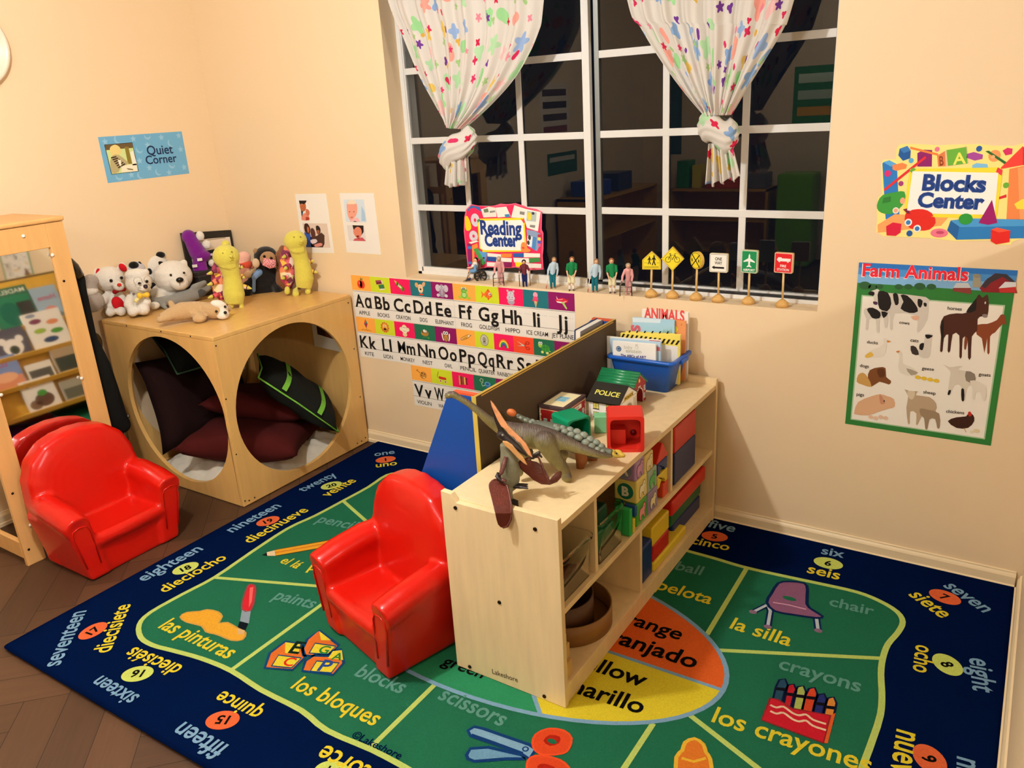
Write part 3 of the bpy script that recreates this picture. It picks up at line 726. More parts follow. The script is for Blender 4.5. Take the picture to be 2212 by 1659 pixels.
for i in range(4): F.ell(Z((440 + i * 32, 1262 + i * 6))[0], .0085, .0065, C('#e6c038'), 6)
A([(190, 1225), (240, 1210), (272, 1215), (275, 1260), (300, 1280), (290, 1300), (240, 1285), (200, 1310), (180, 1270)], C('#7a4a24'), 5); A([(228, 1222), (262, 1218), (268, 1255), (240, 1262)], C('#5a3016'), 6); A([(130, 1250), (155, 1238), (178, 1260), (200, 1312), (150, 1300), (122, 1285)], C('#c89c56'), 6)
A([(570, 1195), (605, 1210), (640, 1205), (675, 1205), (645, 1220), (690, 1230), (735, 1245), (738, 1290), (700, 1310), (690, 1345), (682, 1380), (668, 1380), (665, 1310), (630, 1300), (610, 1350), (595, 1350), (605, 1270), (608, 1230)], C('#d9d0bf'), 5); A([(690, 1230), (735, 1245), (735, 1290), (690, 1280)], C('#8a7e70'), 6); A([(665, 1325), (680, 1325), (680, 1382), (667, 1382)], K, 6); A([(600, 1330), (612, 1330), (605, 1352), (594, 1352)], K, 6)
A([(710, 1280), (760, 1285), (795, 1320), (790, 1380), (775, 1380), (770, 1340), (740, 1340), (735, 1375), (722, 1372), (725, 1320)], C('#e3dccd'), 7)
A([(370, 1325), (400, 1335), (440, 1335), (430, 1355), (500, 1365), (535, 1400), (530, 1440), (470, 1450), (440, 1505), (430, 1505), (432, 1450), (400, 1440), (398, 1500), (388, 1500), (380, 1420), (390, 1360)], C('#b9a284'), 5); A([(385, 1335), (425, 1338), (415, 1375), (395, 1372)], C('#d8c8ac'), 6)
A([(450, 1425), (490, 1430), (550, 1450), (553, 1520), (540, 1525), (530, 1480), (500, 1480), (490, 1528), (478, 1528), (472, 1475), (455, 1460)], C('#9a8468'), 7)
A([(110, 1440), (130, 1390), (200, 1360), (245, 1350), (280, 1360), (315, 1375), (320, 1415), (290, 1425), (240, 1440), (180, 1460), (115, 1455)], C('#dcae88'), 5); A([(240, 1350), (255, 1365), (270, 1395), (245, 1400)], C('#c88c6c'), 6); F.ell(Z((265, 1385))[0], .002, .003, K, 7)
for i in range(4): F.ell(Z((195 + i * 26, 1468 + (i % 2) * 6))[0], .0075, .007, C('#e6c2a4'), 7)
A([(595, 1490), (640, 1470), (690, 1465), (705, 1445), (728, 1460), (732, 1490), (700, 1525), (640, 1525)], C('#3a1c10'), 5); A([(700, 1445), (712, 1440), (720, 1460), (705, 1465)], C('#c02c20'), 6); F.ell(Z((745, 1540))[0], .009, .0065, C('#e3d4ac'), 6); F.ell(Z((720, 1546))[0], .005, .005, C('#e6dcc0'), 6); F.line(Z((680, 1525), (690, 1548)), .002, C('#c89a3a'), 5)
for w_, a, b, c, d in (('cows', 343, 983, 395, 989), ('horses', 593, 910, 667, 916), ('ducks', 175, 1085, 231, 1091), ('cats', 400, 1076, 443, 1081), ('dogs', 138, 1208, 185, 1213), ('geese', 460, 1222, 523, 1229), ('goats', 755, 1253, 817, 1259), ('pigs', 121, 1357, 160, 1361), ('sheep', 467, 1345, 531, 1353), ('chickens', 586, 1445, 680, 1454)):
    F.textpx(w_, (1800 + a * .41575, 290 + b * .41575), (1800 + c * .41575, 290 + d * .41575), K, 8, bold=.008)
tag(F.build('farm_poster'), 'Farm Animals poster with green border on the wall right of the window', 'poster')

# ---------------- blocks center sign (die-cut card)
F = Flat((0, -.0012, 0), (1, 0, 0), (0, 0, 1), dz=.00025)
F.slab(Z((222, 505), (228, 440), (225, 380), (232, 330), (252, 310), (248, 150), (262, 132), (325, 130), (328, 75), (345, 52), (420, 50), (560, 58), (590, 55), (700, 52), (760, 50), (830, 60), (940, 60), (985, 48), (1040, 60), (1130, 160), (1100, 180), (1100, 480), (1080, 520), (985, 540), (930, 560), (920, 575), (840, 575), (815, 552), (640, 556), (500, 540), (380, 535), (260, 530)), .0012, C('#fae98c'))
def S(pts, c, l=1, sm=0): F.poly(Z(*pts), C(c), l, sm)
def D(a, b, r, c, l=2, ry=None): F.ell(Z((a, b))[0], r * .00050, (ry or r) * .00054, C(c), l)
S([(255, 150), (290, 135), (330, 155), (345, 440), (300, 450), (272, 440)], '#2a7cc8'); S([(258, 145), (292, 135), (330, 155), (300, 168)], '#5aa8e2', 2); S([(308, 160), (360, 148), (383, 158), (378, 178), (325, 190), (308, 182)], '#f28a4a', 3)
S([(345, 75), (385, 60), (403, 85), (400, 125), (362, 138), (338, 110)], '#1f5aa0', 2); S([(345, 75), (385, 60), (403, 85), (365, 98)], '#3a7cc0', 3)
S([(437, 98), (470, 80), (514, 82), (512, 168), (437, 168)], '#8a1a6a', 2); S([(400, 64), (545, 100), (545, 112), (400, 76)], '#f0853c', 3); S([(262, 285), (478, 112), (484, 124), (268, 296)], '#e02c34', 4)
S([(540, 110), (580, 85), (695, 62), (705, 152), (592, 168), (545, 168)], '#f0c898', 2); S([(540, 112), (580, 88), (584, 165), (545, 168)], '#e0804a', 3); S([(588, 82), (692, 66), (698, 152), (596, 164)], '#6ab23c', 3)
F.textpx('A', (1800 + 622 * .41575, 290 + 158 * .41575), (1800 + 690 * .41575, 290 + 150 * .41575), C('#f6ee6a'), 5, bold=.02)
F.textpx('B', (1800 + 553 * .41575, 290 + 163 * .41575), (1800 + 574 * .41575, 290 + 160 * .41575), C('#8a3a1a'), 5, hk=1.8)
S([(695, 102), (730, 92), (778, 106), (775, 128), (735, 137), (692, 122)], '#a84aa0', 3); D(758, 75, 15, '#2a5ca8', 3); D(540, 78, 13, '#e87a9a', 3); D(405, 137, 14, '#5ab0e0', 3); D(283, 204, 18, '#d82c74', 4); D(352, 256, 14, '#a03a7c', 4); D(898, 265, 15, '#6ab23c', 4)
S([(722, 160), (745, 150), (800, 155), (806, 178), (722, 178)], '#7cc0ea', 3); D(838, 112, 30, '#f0a060', 3); S([(790, 88), (808, 85), (900, 145), (890, 155)], '#2c6a2c', 4); D(830, 118, 10, '#e8b880', 5)
S([(880, 85), (905, 70), (932, 75), (928, 103), (895, 110)], '#d8306a', 4)
S([(862, 182), (985, 62), (1080, 180), (985, 160)], '#e0262c', 3); S([(862, 182), (985, 62), (985, 160)], '#f0443a', 4); S([(915, 180), (985, 165), (1040, 170), (1040, 460), (985, 455), (880, 458), (900, 440)], '#ee8a4c', 2); S([(958, 175), (1040, 165), (1040, 460), (970, 455)], '#f4a266', 3); S([(940, 362), (985, 335), (1010, 350), (1010, 390), (955, 388)], '#f4e24a', 5)
S([(862, 325), (900, 312), (900, 328), (862, 338)], '#d82c34', 3)
S([(230, 470), (320, 415), (600, 430), (560, 475), (380, 495), (232, 512)], '#f2a862', 2); S([(275, 478), (310, 458), (355, 465), (350, 510), (325, 528), (277, 525)], '#d8183e', 4); D(396, 515, 17, '#1f5aa0', 4)
S([(232, 350), (258, 315), (325, 300), (370, 298), (372, 345), (345, 385), (300, 415), (250, 408), (228, 385)], '#3c9a3c', 3, 2); D(325, 396, 18, '#f6efe4', 5); D(325, 396, 12, '#f2ac88', 6); S([(262, 330), (300, 322), (298, 350), (255, 358)], '#2c7a30', 5); D(360, 345, 14, '#f2ac88', 4, 18)
S([(372, 430), (385, 400), (430, 388), (480, 392), (520, 420), (532, 460), (500, 495), (450, 500), (400, 488), (375, 460)], '#e02a1e', 4, 2); S([(430, 425), (470, 395), (500, 400), (495, 425)], '#b01c14', 5)
for a, b in ((390, 458), (436, 490)): D(a, b, 21, '#f8f4ea', 6); D(a, b, 13, '#3a7cc0', 7)
D(550, 513, 47, '#ee7a92', 4, 25); D(555, 510, 22, '#c84a6a', 5, 9)
S([(592, 498), (610, 448), (700, 437), (1100, 445), (1100, 530), (985, 540), (640, 548)], '#2a7cc0', 3); S([(592, 500), (612, 450), (655, 480), (642, 548)], '#1f60a0', 4); S([(612, 450), (700, 437), (1100, 447), (1100, 475), (655, 482)], '#4a9cd8', 4)
D(688, 440, 36, '#2c9a3a', 6, 30); D(688, 420, 10, '#1a5a22', 7, 6); S([(755, 460), (825, 340), (852, 460), (805, 470)], '#9a1466', 6); S([(820, 495), (850, 485), (920, 500), (915, 560), (845, 572), (818, 555)], '#e02620', 6); S([(820, 495), (850, 484), (920, 500), (860, 510)], '#f4553c', 7)
S([(368, 405), (400, 180), (870, 172), (880, 195), (848, 430), (830, 435), (540, 432)], '#f6e23a', 5); S([(384, 395), (412, 192), (858, 200), (838, 418), (500, 412)], '#fdf9f2', 8)
S([(395, 190), (415, 172), (430, 182), (408, 200)], '#6ab23c', 6); S([(845, 195), (855, 172), (880, 185), (875, 215)], '#e83a4a', 6); S([(362, 390), (384, 385), (420, 412), (385, 412)], '#7a1a3a', 6)
D(688, 440, 36, '#2c9a3a', 9, 30); S([(755, 460), (825, 340), (852, 460), (805, 470)], '#9a1466', 9); S([(395, 400), (440, 388), (490, 395), (520, 425), (430, 430)], '#e02a1e', 9, 2)
for bold, c, l in ((.05, '#4a6aa8', 9), (.026, '#173a82', 10)):
    F.textpx('Blocks', (1800 + 460 * .41575, 290 + 288 * .41575), (1800 + 790 * .41575, 290 + 298 * .41575), C(c), l, bold=bold)
    F.textpx('Center', (1800 + 435 * .41575, 290 + 375 * .41575), (1800 + 780 * .41575, 290 + 388 * .41575), C(c), l, bold=bold)
tag(F.build('wall_sign'), 'yellow die-cut card lettered Blocks Center high on the right', 'sign')

# ---------------- reading center sign taped to the window
F = Flat((0, .0855, 0), (1, 0, 0), (0, 0, 1), dz=.00025)
def Z(*pts): return F.px(*[(980 + a / 5.267, 420 + b / 5.267) for a, b in pts])
F.slab(Z((165, 860), (130, 560), (115, 420), (120, 260), (140, 170), (200, 112), (270, 125), (320, 140), (470, 125), (530, 105), (610, 110), (660, 105), (700, 98), (800, 130), (840, 150), (940, 165), (1005, 200), (1000, 400), (1020, 440), (1020, 620), (1012, 700), (1022, 855), (880, 862), (700, 830), (640, 838), (500, 830), (380, 830), (250, 860)), .0012, C('#f2607e'))
F.poly(Z((172, 850), (138, 560), (128, 400), (150, 190), (210, 125), (470, 140), (690, 115), (940, 185), (990, 210), (985, 430), (1008, 450), (1000, 690), (1010, 845), (700, 818), (380, 818)), C('#e8265a'), 1)
S([(150, 180), (200, 125), (290, 140), (320, 190), (300, 190), (240, 150), (190, 160), (165, 195)], '#3a6ab0', 2); S([(130, 260), (160, 250), (195, 330), (200, 390), (160, 415), (135, 380)], '#f0d21e', 3, 2); S([(165, 310), (195, 320), (198, 395), (165, 415)], '#4a9a3a', 2, 2)
def E(a, b, rx, ry, c, l): F.ell(Z((a, b))[0], rx * .00044, ry * .00047, C(c), l)
E(246, 292, 52, 60, '#d8d2da', 3); E(244, 292, 15, 17, '#e8265a', 4); E(228, 474, 52, 50, '#d8d2da', 3); E(228, 474, 15, 15, '#e8265a', 4)
S([(312, 170), (400, 138), (475, 150), (490, 255), (340, 262)], '#eae6da', 3); S([(475, 150), (600, 138), (650, 250), (500, 262)], '#f4f0e6', 3); S([(340, 170), (390, 160), (400, 200), (350, 208)], '#6a7a5c', 4); S([(410, 190), (470, 182), (475, 200), (415, 210)], '#8a8880', 4); S([(580, 228), (635, 222), (645, 255), (590, 260)], '#3c8ab8', 4)
S([(655, 262), (690, 122), (825, 165), (800, 270)], '#f2eee2', 3); S([(825, 165), (990, 200), (960, 420), (835, 380), (800, 272)], '#f6f2e8', 3); S([(755, 190), (810, 200), (805, 235), (752, 225)], '#8a8880', 4); S([(838, 185), (945, 205), (938, 310), (830, 300)], '#b4c4c0', 4); E(862, 248, 24, 36, '#ecd84a', 5); E(905, 215, 16, 12, '#3a3a4a', 5); S([(870, 345), (930, 350), (925, 382), (866, 370)], '#8a8880', 4)
S([(830, 400), (930, 415), (990, 450), (990, 560), (950, 645), (850, 590)], '#8aa0c0', 4); S([(840, 470), (900, 480), (890, 600), (835, 580)], '#eceef0', 5); E(865, 490, 16, 22, '#3a3a3a', 6); E(852, 548, 14, 20, '#3a3a3a', 6); S([(905, 480), (945, 490), (930, 640), (890, 610)], '#4a8ac8', 5)
for i, c in enumerate(('#c02c3a', '#f0e26a', '#4a5ac0', '#e06a9a')): E(975, 470 + i * 36, 18, 14, c, 6)
S([(155, 560), (205, 560), (215, 800), (170, 830)], '#8a1a6a', 3); S([(158, 590), (205, 590), (207, 620), (160, 620)], '#3a7ac8', 4); S([(170, 765), (212, 765), (214, 790), (172, 792)], '#3a7ac8', 4); S([(210, 580), (270, 555), (280, 600), (235, 620), (240, 830), (215, 810)], '#f0943a', 4); S([(225, 620), (280, 610), (370, 780), (330, 810)], '#4aa04a', 5); S([(285, 640), (380, 660), (370, 790), (320, 700)], '#5aa0d8', 6)
S([(385, 665), (540, 680), (540, 720), (388, 705)], '#f2eee2', 6); S([(540, 672), (665, 672), (660, 715), (540, 715)], '#ee8a3c', 6); S([(382, 705), (490, 712), (485, 765), (385, 755)], '#24509a', 7); S([(485, 715), (665, 725), (660, 775), (485, 765)], '#f4f0e4', 6); S([(380, 770), (500, 775), (560, 775), (555, 822), (380, 815)], '#f2ece0', 6); S([(560, 765), (665, 770), (660, 825), (560, 828)], '#8a1a5a', 7)
S([(675, 670), (800, 668), (800, 715), (680, 712)], '#2a5ca8', 6); S([(800, 665), (985, 672), (985, 715), (800, 715)], '#f4f0e4', 6); S([(680, 720), (860, 725), (860, 778), (690, 770)], '#f4f0e4', 6); S([(858, 725), (985, 718), (988, 765), (862, 778)], '#3c8a44', 7); S([(700, 770), (800, 775), (800, 825), (710, 820)], '#f0d81e', 6); S([(800, 780), (1000, 790), (1000, 838), (800, 835)], '#f2ece0', 6)
S([(150, 548), (260, 515), (300, 530), (200, 570)], '#c02c34', 4); S([(170, 545), (260, 520), (285, 535), (200, 562)], '#f4f0e4', 5)
S([(272, 300), (300, 275), (790, 265), (812, 320), (832, 600), (800, 650), (330, 655), (298, 620)], '#f4de2c', 8); S([(290, 300), (780, 290), (795, 330), (812, 590), (790, 635), (345, 632), (310, 610)], '#fbf7f0', 9)
S([(268, 290), (300, 275), (302, 300), (278, 322)], '#4a9a4a', 9); S([(765, 275), (800, 282), (812, 320), (795, 322)], '#e8562a', 9); S([(298, 612), (330, 632), (330, 655), (300, 635)], '#e03a5a', 9)
S([(770, 570), (795, 540), (830, 560), (845, 610), (880, 630), (860, 655), (775, 652)], '#f2924a', 10, 2); S([(775, 600), (800, 595), (812, 615), (785, 615)], '#e0402a', 11)
for bold, c, l in ((.05, '#4a66a8', 10), (.026, '#1a3a80', 11)):
    F.textpx('Reading', (980 + 312 / 5.267, 420 + 448 / 5.267), (980 + 780 / 5.267, 420 + 462 / 5.267), C(c), l, bold=bold, hk=1.25)
    F.textpx('Center', (980 + 362 / 5.267, 420 + 582 / 5.267), (980 + 738 / 5.267, 420 + 588 / 5.267), C(c), l, bold=bold, hk=1.25)
tag(F.build('window_sign'), 'pink die-cut card lettered Reading Center on the window', 'sign')

# ---------------- wall clock whose rim just enters the view, upper left
F = MB(); X = Matrix.Translation((.001, -1.06, 1.912)) @ Matrix.Rotation(R(90), 4, 'Y')
ck = thing('wall_clock', 'round white wall clock cut by the left edge of the view', 'clock', (0, 0, 0))
MB().lathe([(.150, 0), (.158, .012), (.156, .03), (.142, .034), (.138, .024)], M('#f0e0c8', 'plastic'), 40, X).build('rim', ck)
MB().lathe([(.001, .0215), (.140, .0215)], M('#f6ecd8', 'paper'), 40, X, cap=False).build('dial', ck)
h = MB(); h.box(.024, .026, -1.064, -1.056, 1.90, 1.99, BLK); h.box(.024, .026, -1.12, -1.06, 1.908, 1.916, BLK); h.build('hands', ck)
# ================================================================== the rug
def RG(h): return M(h, 'rug')
F = Flat((0, 0, .0125), (1, 0, 0), (0, 1, 0), dz=.00022)
ra = R(.35); ca_, sa_ = math.cos(ra), math.sin(ra)
def rug(x, y): return (.9116 + ca_ * x - sa_ * y, -.0125 + sa_ * x + ca_ * y)
rl, rw, rr = 2.738, 1.832, .02
cor = []
for cx, cy, a0 in ((rl - .03, -.03, 0), (.012, -.012, 90), (.012, -rw + .012, 180), (rl - .012, -rw + .012, 270)):
    q = .03 if cx > rl - .031 and cy > -.1 else .012
    for i in range(5):
        a = R(a0 + 22.5 * i); cor.append(rug(cx + q * math.cos(a), cy + q * math.sin(a)))
NV, GR, LM, SB, YL, OR = RG('#04143a'), RG('#23684a'), RG('#bccf6c'), RG('#7fa6c2'), RG('#e0cc34'), RG('#e0642a')
bd = MB(); n = len(cor)
F.slab(cor, .012, NV)
F.line([(p[0], p[1]) for p in cor], .012, RG('#031033'), 1, True)
# inner green field with scalloped ends
inner = F.px((870, 1024), (836, 1026), (796, 1052), (741, 1082), (681, 1114), (621, 1142), (540, 1195), (464, 1247), (394, 1284), (325, 1323), (301, 1349), (304, 1377), (330, 1394), (371, 1405), (436, 1423), (501, 1450), (565, 1491), (651, 1535), (706, 1578), (805, 1621), (877, 1659)) 
inner += [(2.45, -1.588), (2.62, -1.583), (2.80, -1.590), (3.0, -1.590), (3.18, -1.586), (3.30, -1.565), (3.38, -1.50), (3.40, -1.42), (3.372, -1.28), (3.376, -1.15)]
inner += F.px((1895, 1569), (1905, 1512), (1903, 1456), (1907, 1422), (1918, 1392), (1940, 1366), (1950, 1343), (1937, 1321), (1899, 1298), (1850, 1279), (1775, 1262), (1681, 1242), (1606, 1225), (1542, 1206), (1480, 1189))
inner += [(2.45, -.283), (2.25, -.276), (2.05, -.283), (1.85, -.272), (1.65, -.280), (1.45, -.266)]
inner = smooth_loop(inner, 3)
F.poly(inner, GR, 1); F.line(inner, .017, LM, 3, True)
for a, b in (((1.205, -.577), (1.62, -.748)), ((1.208, -1.244), (1.625, -1.090)), ((1.690, -1.562), (1.688, -1.135)), ((2.278, -1.58), (2.277, -1.30)), ((2.871, -.295), (2.878, -.716)),
             ((2.934, -.770), (3.356, -.582)), ((2.956, -1.064), (3.380, -1.245)), ((2.884, -1.14), (2.878, -1.588)), ((1.690, -.28), (1.688, -.72)), ((2.28, -.28), (2.28, -.56))):
    F.line([a, b], .0155, LM, 2)
# the middle: coloured wedges in an ellipse
ec, ea, eb = (2.28, -.93), .722, .370
def earc(t0, t1, k=14): return [(ec[0] + ea * math.cos(R(t)), ec[1] + eb * math.sin(R(t))) for t in [t0 + (t1 - t0) * i / k for i in range(k + 1)]]
hub = (2.28, -.935)
wedges = ((0, 60, OR, 0), (60, 120, RG('#c4242c'), 0), (120, 180, RG('#7a3a8a'), 0), (180, 240, RG('#2b5fae'), 0), (240, 297, RG('#2f8a5c'), 0), (297, 360, YL, 0))
for t0, t1, m_, _ in wedges: F.poly([hub] + earc(t0, t1), m_, 2)
for t0, *_ in wedges: F.line([hub, earc(t0, t0 + 1)[0]], .012, SB, 3)
F.line(earc(0, 360, 72)[:-1], .014, SB, 4, True)
T4 = 6
BK = RG('#14120e')
F.textpx('ange', (1367, 1351), (1467, 1383), BK, T4, pre='or', bold=.02); F.textpx('anjado', (1334, 1391), (1499, 1445), BK, T4, pre='anar', bold=.02)
F.textpx('llow', (1287, 1451), (1388, 1485), BK, T4, pre='ye', bold=.02); F.textpx('arillo', (1257, 1502), (1384, 1543), BK, T4, pre='am', bold=.02)
F.textpx('een', (985, 1447), (1040, 1466), BK, T4, pre='gr', bold=.02)
F.text('blue', (1.86, -1.12), .07, BK, T4, bold=.02); F.text('azul', (1.90, -1.21), .07, BK, T4, bold=.02)
F.text('red', (2.28, -.68), .07, BK, T4, bold=.02); F.text('purple', (1.9, -.78), .07, BK, T4, bold=.02)
def word(t, p1, p2, m, pre='', hk=1.12): F.textpx(t, p1, p2, m, T4, pre=pre, bold=.016, hk=hk)
def oval(t, c, m, toward, rx=.048, ry=.036):
    """number disc; toward = photo point the top of the numeral points at"""
    p, q = F.px(c, toward); d = Vector(q) - Vector(p); rot = math.atan2(d.y, d.x) - math.pi / 2
    F.ell(p, rx, ry, m, 5, rot, 28)
    off = Vector((-math.sin(rot), math.cos(rot))) * -.0165
    F.text(t, (p[0] + off.x, p[1] + off.y), .033, BK, T4, rot=rot, bold=.03)
LO = RG('#e0683c'); LG = RG('#c9d86a')
word('one', (809, 986), (853, 980), SB); oval('1', (833, 993), LO, (831, 981)); word('uno', (812, 1010.5), (858, 1004.5), YL)
word('twenty', (655, 1063), (730, 1027), SB); oval('20', (716, 1049), LG, (705, 1036)); word('veinte', (709, 1074), (771, 1039), YL)
word('nineteen', (502, 1151), (609, 1094), SB); oval('19', (579, 1126), LO, (566, 1112)); word('diecinueve', (540, 1174), (668, 1103), YL)
word('eighteen', (311, 1257), (440, 1187), SB); oval('18', (401, 1228), LG, (385, 1212)); word('dieciocho', (356, 1281), (492, 1206), YL)
word('seventeen', (129, 1437), (187, 1319), SB); oval('17', (201, 1363), LO, (170, 1352)); word('diecisiete', (238, 1408), (283, 1305), YL)
word('sixteen', (303, 1504), (222, 1460), SB); oval('16', (297, 1456), LG, (282, 1477)); word('dieciséis', (398, 1440), (292, 1398), YL)
word('fifteen', (497, 1612), (400, 1560), SB); oval('15', (481, 1556), LO, (466, 1579)); word('quince', (573, 1535), (484, 1493), YL)
word('fourteen', (760, 1745), (640, 1690), SB); oval('14', (716, 1668), LG, (700, 1692)); word('catorce', (850, 1680), (706, 1610), YL)
word('five', (1527, 1138), (1585, 1150), SB); oval('5', (1543.6, 1159), LO, (1548, 1146)); word('cinco', (1491, 1174), (1573, 1190), YL)
word('six', (1773, 1196.5), (1822, 1206), SB); oval('6', (1789, 1217), LG, (1795, 1203)); word('seis', (1742, 1237), (1812, 1253), YL)
word('seven', (2036, 1266), (2124, 1324), SB); oval('7', (2041, 1290), LO, (2061, 1275)); word('siete', (1961, 1285), (2033, 1336), YL)
word('eight', (2094, 1420), (2102, 1491), SB); oval('8', (2046.5, 1436), LG, (2080, 1434)); word('ocho', (1979, 1392), (1972, 1449), YL)
word('nine', (2068, 1634), (2066, 1712), SB); oval('9', (2008, 1640), LO, (2050, 1640)); word('nueve', (1938, 1575), (1921, 1690), YL)
for i, (a, b, c_) in enumerate((('two', 'dos', '2'), ('three', 'tres', '3'), ('four', 'cuatro', '4'))):
    x = 1.62 + .36 * i
    F.text(a, (x, -.088), .052, SB, T4, bold=.016); F.ell((x, -.132), .044, .033, (LG, LO, LG)[i], 5); F.text(c_, (x, -.147), .033, BK, T4, bold=.03); F.text(b, (x, -.212), .052, YL, T4, bold=.016)
DS = RG('#5f9486')
word('pencil', (682, 1128), (760, 1144), DS); word('el lá', (603, 1215), (640, 1229), YL); F.text('piz', (1.52, -1.03), .055, YL, T4, rot=R(20), bold=.016)
word('paints', (588, 1294), (672, 1315), DS); word('las pinturas', (341, 1356), (490, 1424), YL)
word('blocks', (764, 1459), (864, 1499), DS); word('los bloques', (627, 1486), (806, 1569), YL)
word('scissors', (944, 1509), (1082, 1570), DS); word('ball', (1457, 1230), (1513, 1243), DS); word('pelota', (1416, 1272), (1533, 1306), YL, pre='la ')
word('chair', (1790, 1308), (1886, 1330), DS); word('la silla', (1575, 1357), (1705, 1397), YL)
word('crayons', (1680, 1444), (1857, 1496), DS); word('los crayones', (1536, 1559), (1880, 1672), YL)
F.textpx('book', (829, 1042), (862, 1037), DS, T4)
F.textpx('©Lakeshore', (757, 1592), (862, 1641), NV, T4, bold=.012)
# pictures woven into the green fields
def G(pts, c, l=5, sm=2, w=0, oc='#14305c'):
    q = F.px(*pts); q = smooth_loop(q, sm) if sm else q
    F.poly(q, RG(c), l)
    if w: F.line(q, w, RG(oc), l + .5, True)
def c1(*p): return [(a / 2.157, 890 + b / 2.157) for a, b in p]
def c2(*p): return [(480 + a / 2.34, 950 + b / 2.34) for a, b in p]
def c3(*p): return [(900 + a / 3.615, 1200 + b / 3.615) for a, b in p]
def c4(*p): return [(1380 + a / 2.6587, 1080 + b / 2.6587) for a, b in p]
G(c1((840, 955), (870, 935), (930, 930), (965, 922), (1015, 932), (1035, 955), (1020, 985), (1060, 982), (1110, 1010), (1145, 1030), (1130, 1062), (1080, 1065), (1030, 1045), (1000, 1035), (960, 1025), (940, 998), (870, 980)), '#e8a834', 5, 2, .006, '#c99a4a')
G(c2((130, 740), (150, 732), (168, 745), (165, 800), (145, 865), (100, 858), (108, 800)), '#cf2a34', 6, 2, .006, '#8a4a4a'); G(c2((100, 862), (145, 868), (135, 930), (90, 918)), '#8a9aa4', 6, 0); G(c2((88, 920), (132, 930), (118, 965), (78, 950)), '#141a20', 6, 1); G(c2((76, 955), (115, 965), (108, 985), (80, 985)), '#d8b07a', 6, 1); G(c2((140, 750), (158, 745), (150, 820), (135, 850)), '#e86a64', 7, 1)
# lettered blocks
for body, face, let in (((( 215, 1155), (240, 1080), (320, 1020), (400, 1035), (420, 1100), (355, 1165)), ((250, 1145), (285, 1090), (400, 1105), (350, 1155)), None),
                        (((405, 1060), (430, 1010), (490, 965), (590, 1040), (540, 1095), (410, 1092)), ((440, 1080), (470, 1030), (575, 1045), (535, 1085)), None),
                        (((405, 1170), (420, 1120), (480, 1080), (600, 1060), (615, 1130), (560, 1190)), ((445, 1172), (478, 1120), (590, 1130), (552, 1180)), None)):
    G(c2(*body), '#d8702c', 5, 0, .010, '#16406a'); G(c2(*face), '#e2d23a', 6, 0, .006, '#16406a')
G(c2((320, 1025), (395, 1035), (385, 1085), (318, 1080)), '#e2d23a', 6.2, 0); G(c2((490, 968), (550, 1015), (500, 1015)), '#e2d23a', 6.2, 0); G(c2((560, 1070), (605, 1065), (612, 1115), (535, 1105)), '#e2d23a', 6.2, 0)
for t_, a, b, m_ in (('E', (332, 1078), (385, 1084), '#14281c'), ('C', (300, 1140), (352, 1147), '#d82c20'), ('G', (480, 1078), (530, 1084), '#2c7a34'), ('P', (478, 1168), (530, 1176), '#2a4a8a'), ('A', (548, 1112), (600, 1117), '#2c7a34')):
    F.textpx(t_, *c2(a, b), RG(m_), 7.5, bold=.02)
# pencil
G(c2((200, 585), (225, 572), (228, 588)), '#16181a', 6, 0); G(c2((225, 570), (265, 560), (270, 588), (228, 588)), '#e8cfa4', 6, 0); G(c2((265, 558), (700, 480), (710, 510), (270, 588)), '#e8a82e', 5, 0, .005, '#6a4a1a'); F.line(F.px(*c2((268, 572), (705, 494))), .010, RG('#d8842a'), 6.5)
# scissors
G(c3((400, 1370), (450, 1340), (520, 1355), (880, 1480), (930, 1520), (880, 1590), (800, 1540), (420, 1410)), '#7fa9c4', 6, 1, .010, '#163a70'); G(c3((390, 1560), (420, 1510), (560, 1500), (820, 1560), (850, 1590), (700, 1590), (450, 1610), (400, 1590)), '#6b9ab8', 5, 1, .010, '#163a70')
F.line(F.px(*c3((430, 1400), (600, 1460), (830, 1545))), .006, RG('#163a70'), 7); F.ell(F.px(*c3((850, 1515)))[0], .009, .009, RG('#163a70'), 7.5); F.ell(F.px(*c3((850, 1515)))[0], .005, .005, RG('#7fa9c4'), 8)
G(c3((905, 1470), (930, 1400), (1030, 1355), (1150, 1370), (1210, 1430), (1190, 1510), (1140, 1550), (1000, 1560), (930, 1530)), '#d84a26', 7, 2, .006, '#e8532a'); G(c3((990, 1450), (1040, 1405), (1120, 1420), (1110, 1470), (1040, 1490)), '#a82416', 8, 2); F.ell(F.px(*c3((1058, 1455)))[0], .013, .008, GR, 8.5)
G(c3((860, 1640), (890, 1580), (980, 1565), (1120, 1600), (1190, 1660), (1240, 1760), (1180, 1830), (1000, 1800), (880, 1720)), '#d84a26', 6.5, 2, .006, '#e8532a'); G(c3((940, 1650), (1010, 1630), (1110, 1680), (1120, 1740), (1010, 1740)), '#a82416', 8, 2)
# orange glue stick / crayon tip at the lower edge
G(c4((215, 1480), (250, 1440), (265, 1395), (320, 1372), (370, 1405), (385, 1450), (410, 1490), (420, 1600), (400, 1720), (230, 1720), (215, 1600)), '#dc7a2c', 5, 2, .010, '#e6b83a'); F.line(F.px(*c4((245, 1485), (315, 1505), (385, 1485))), .008, RG('#e6b83a'), 6.5)
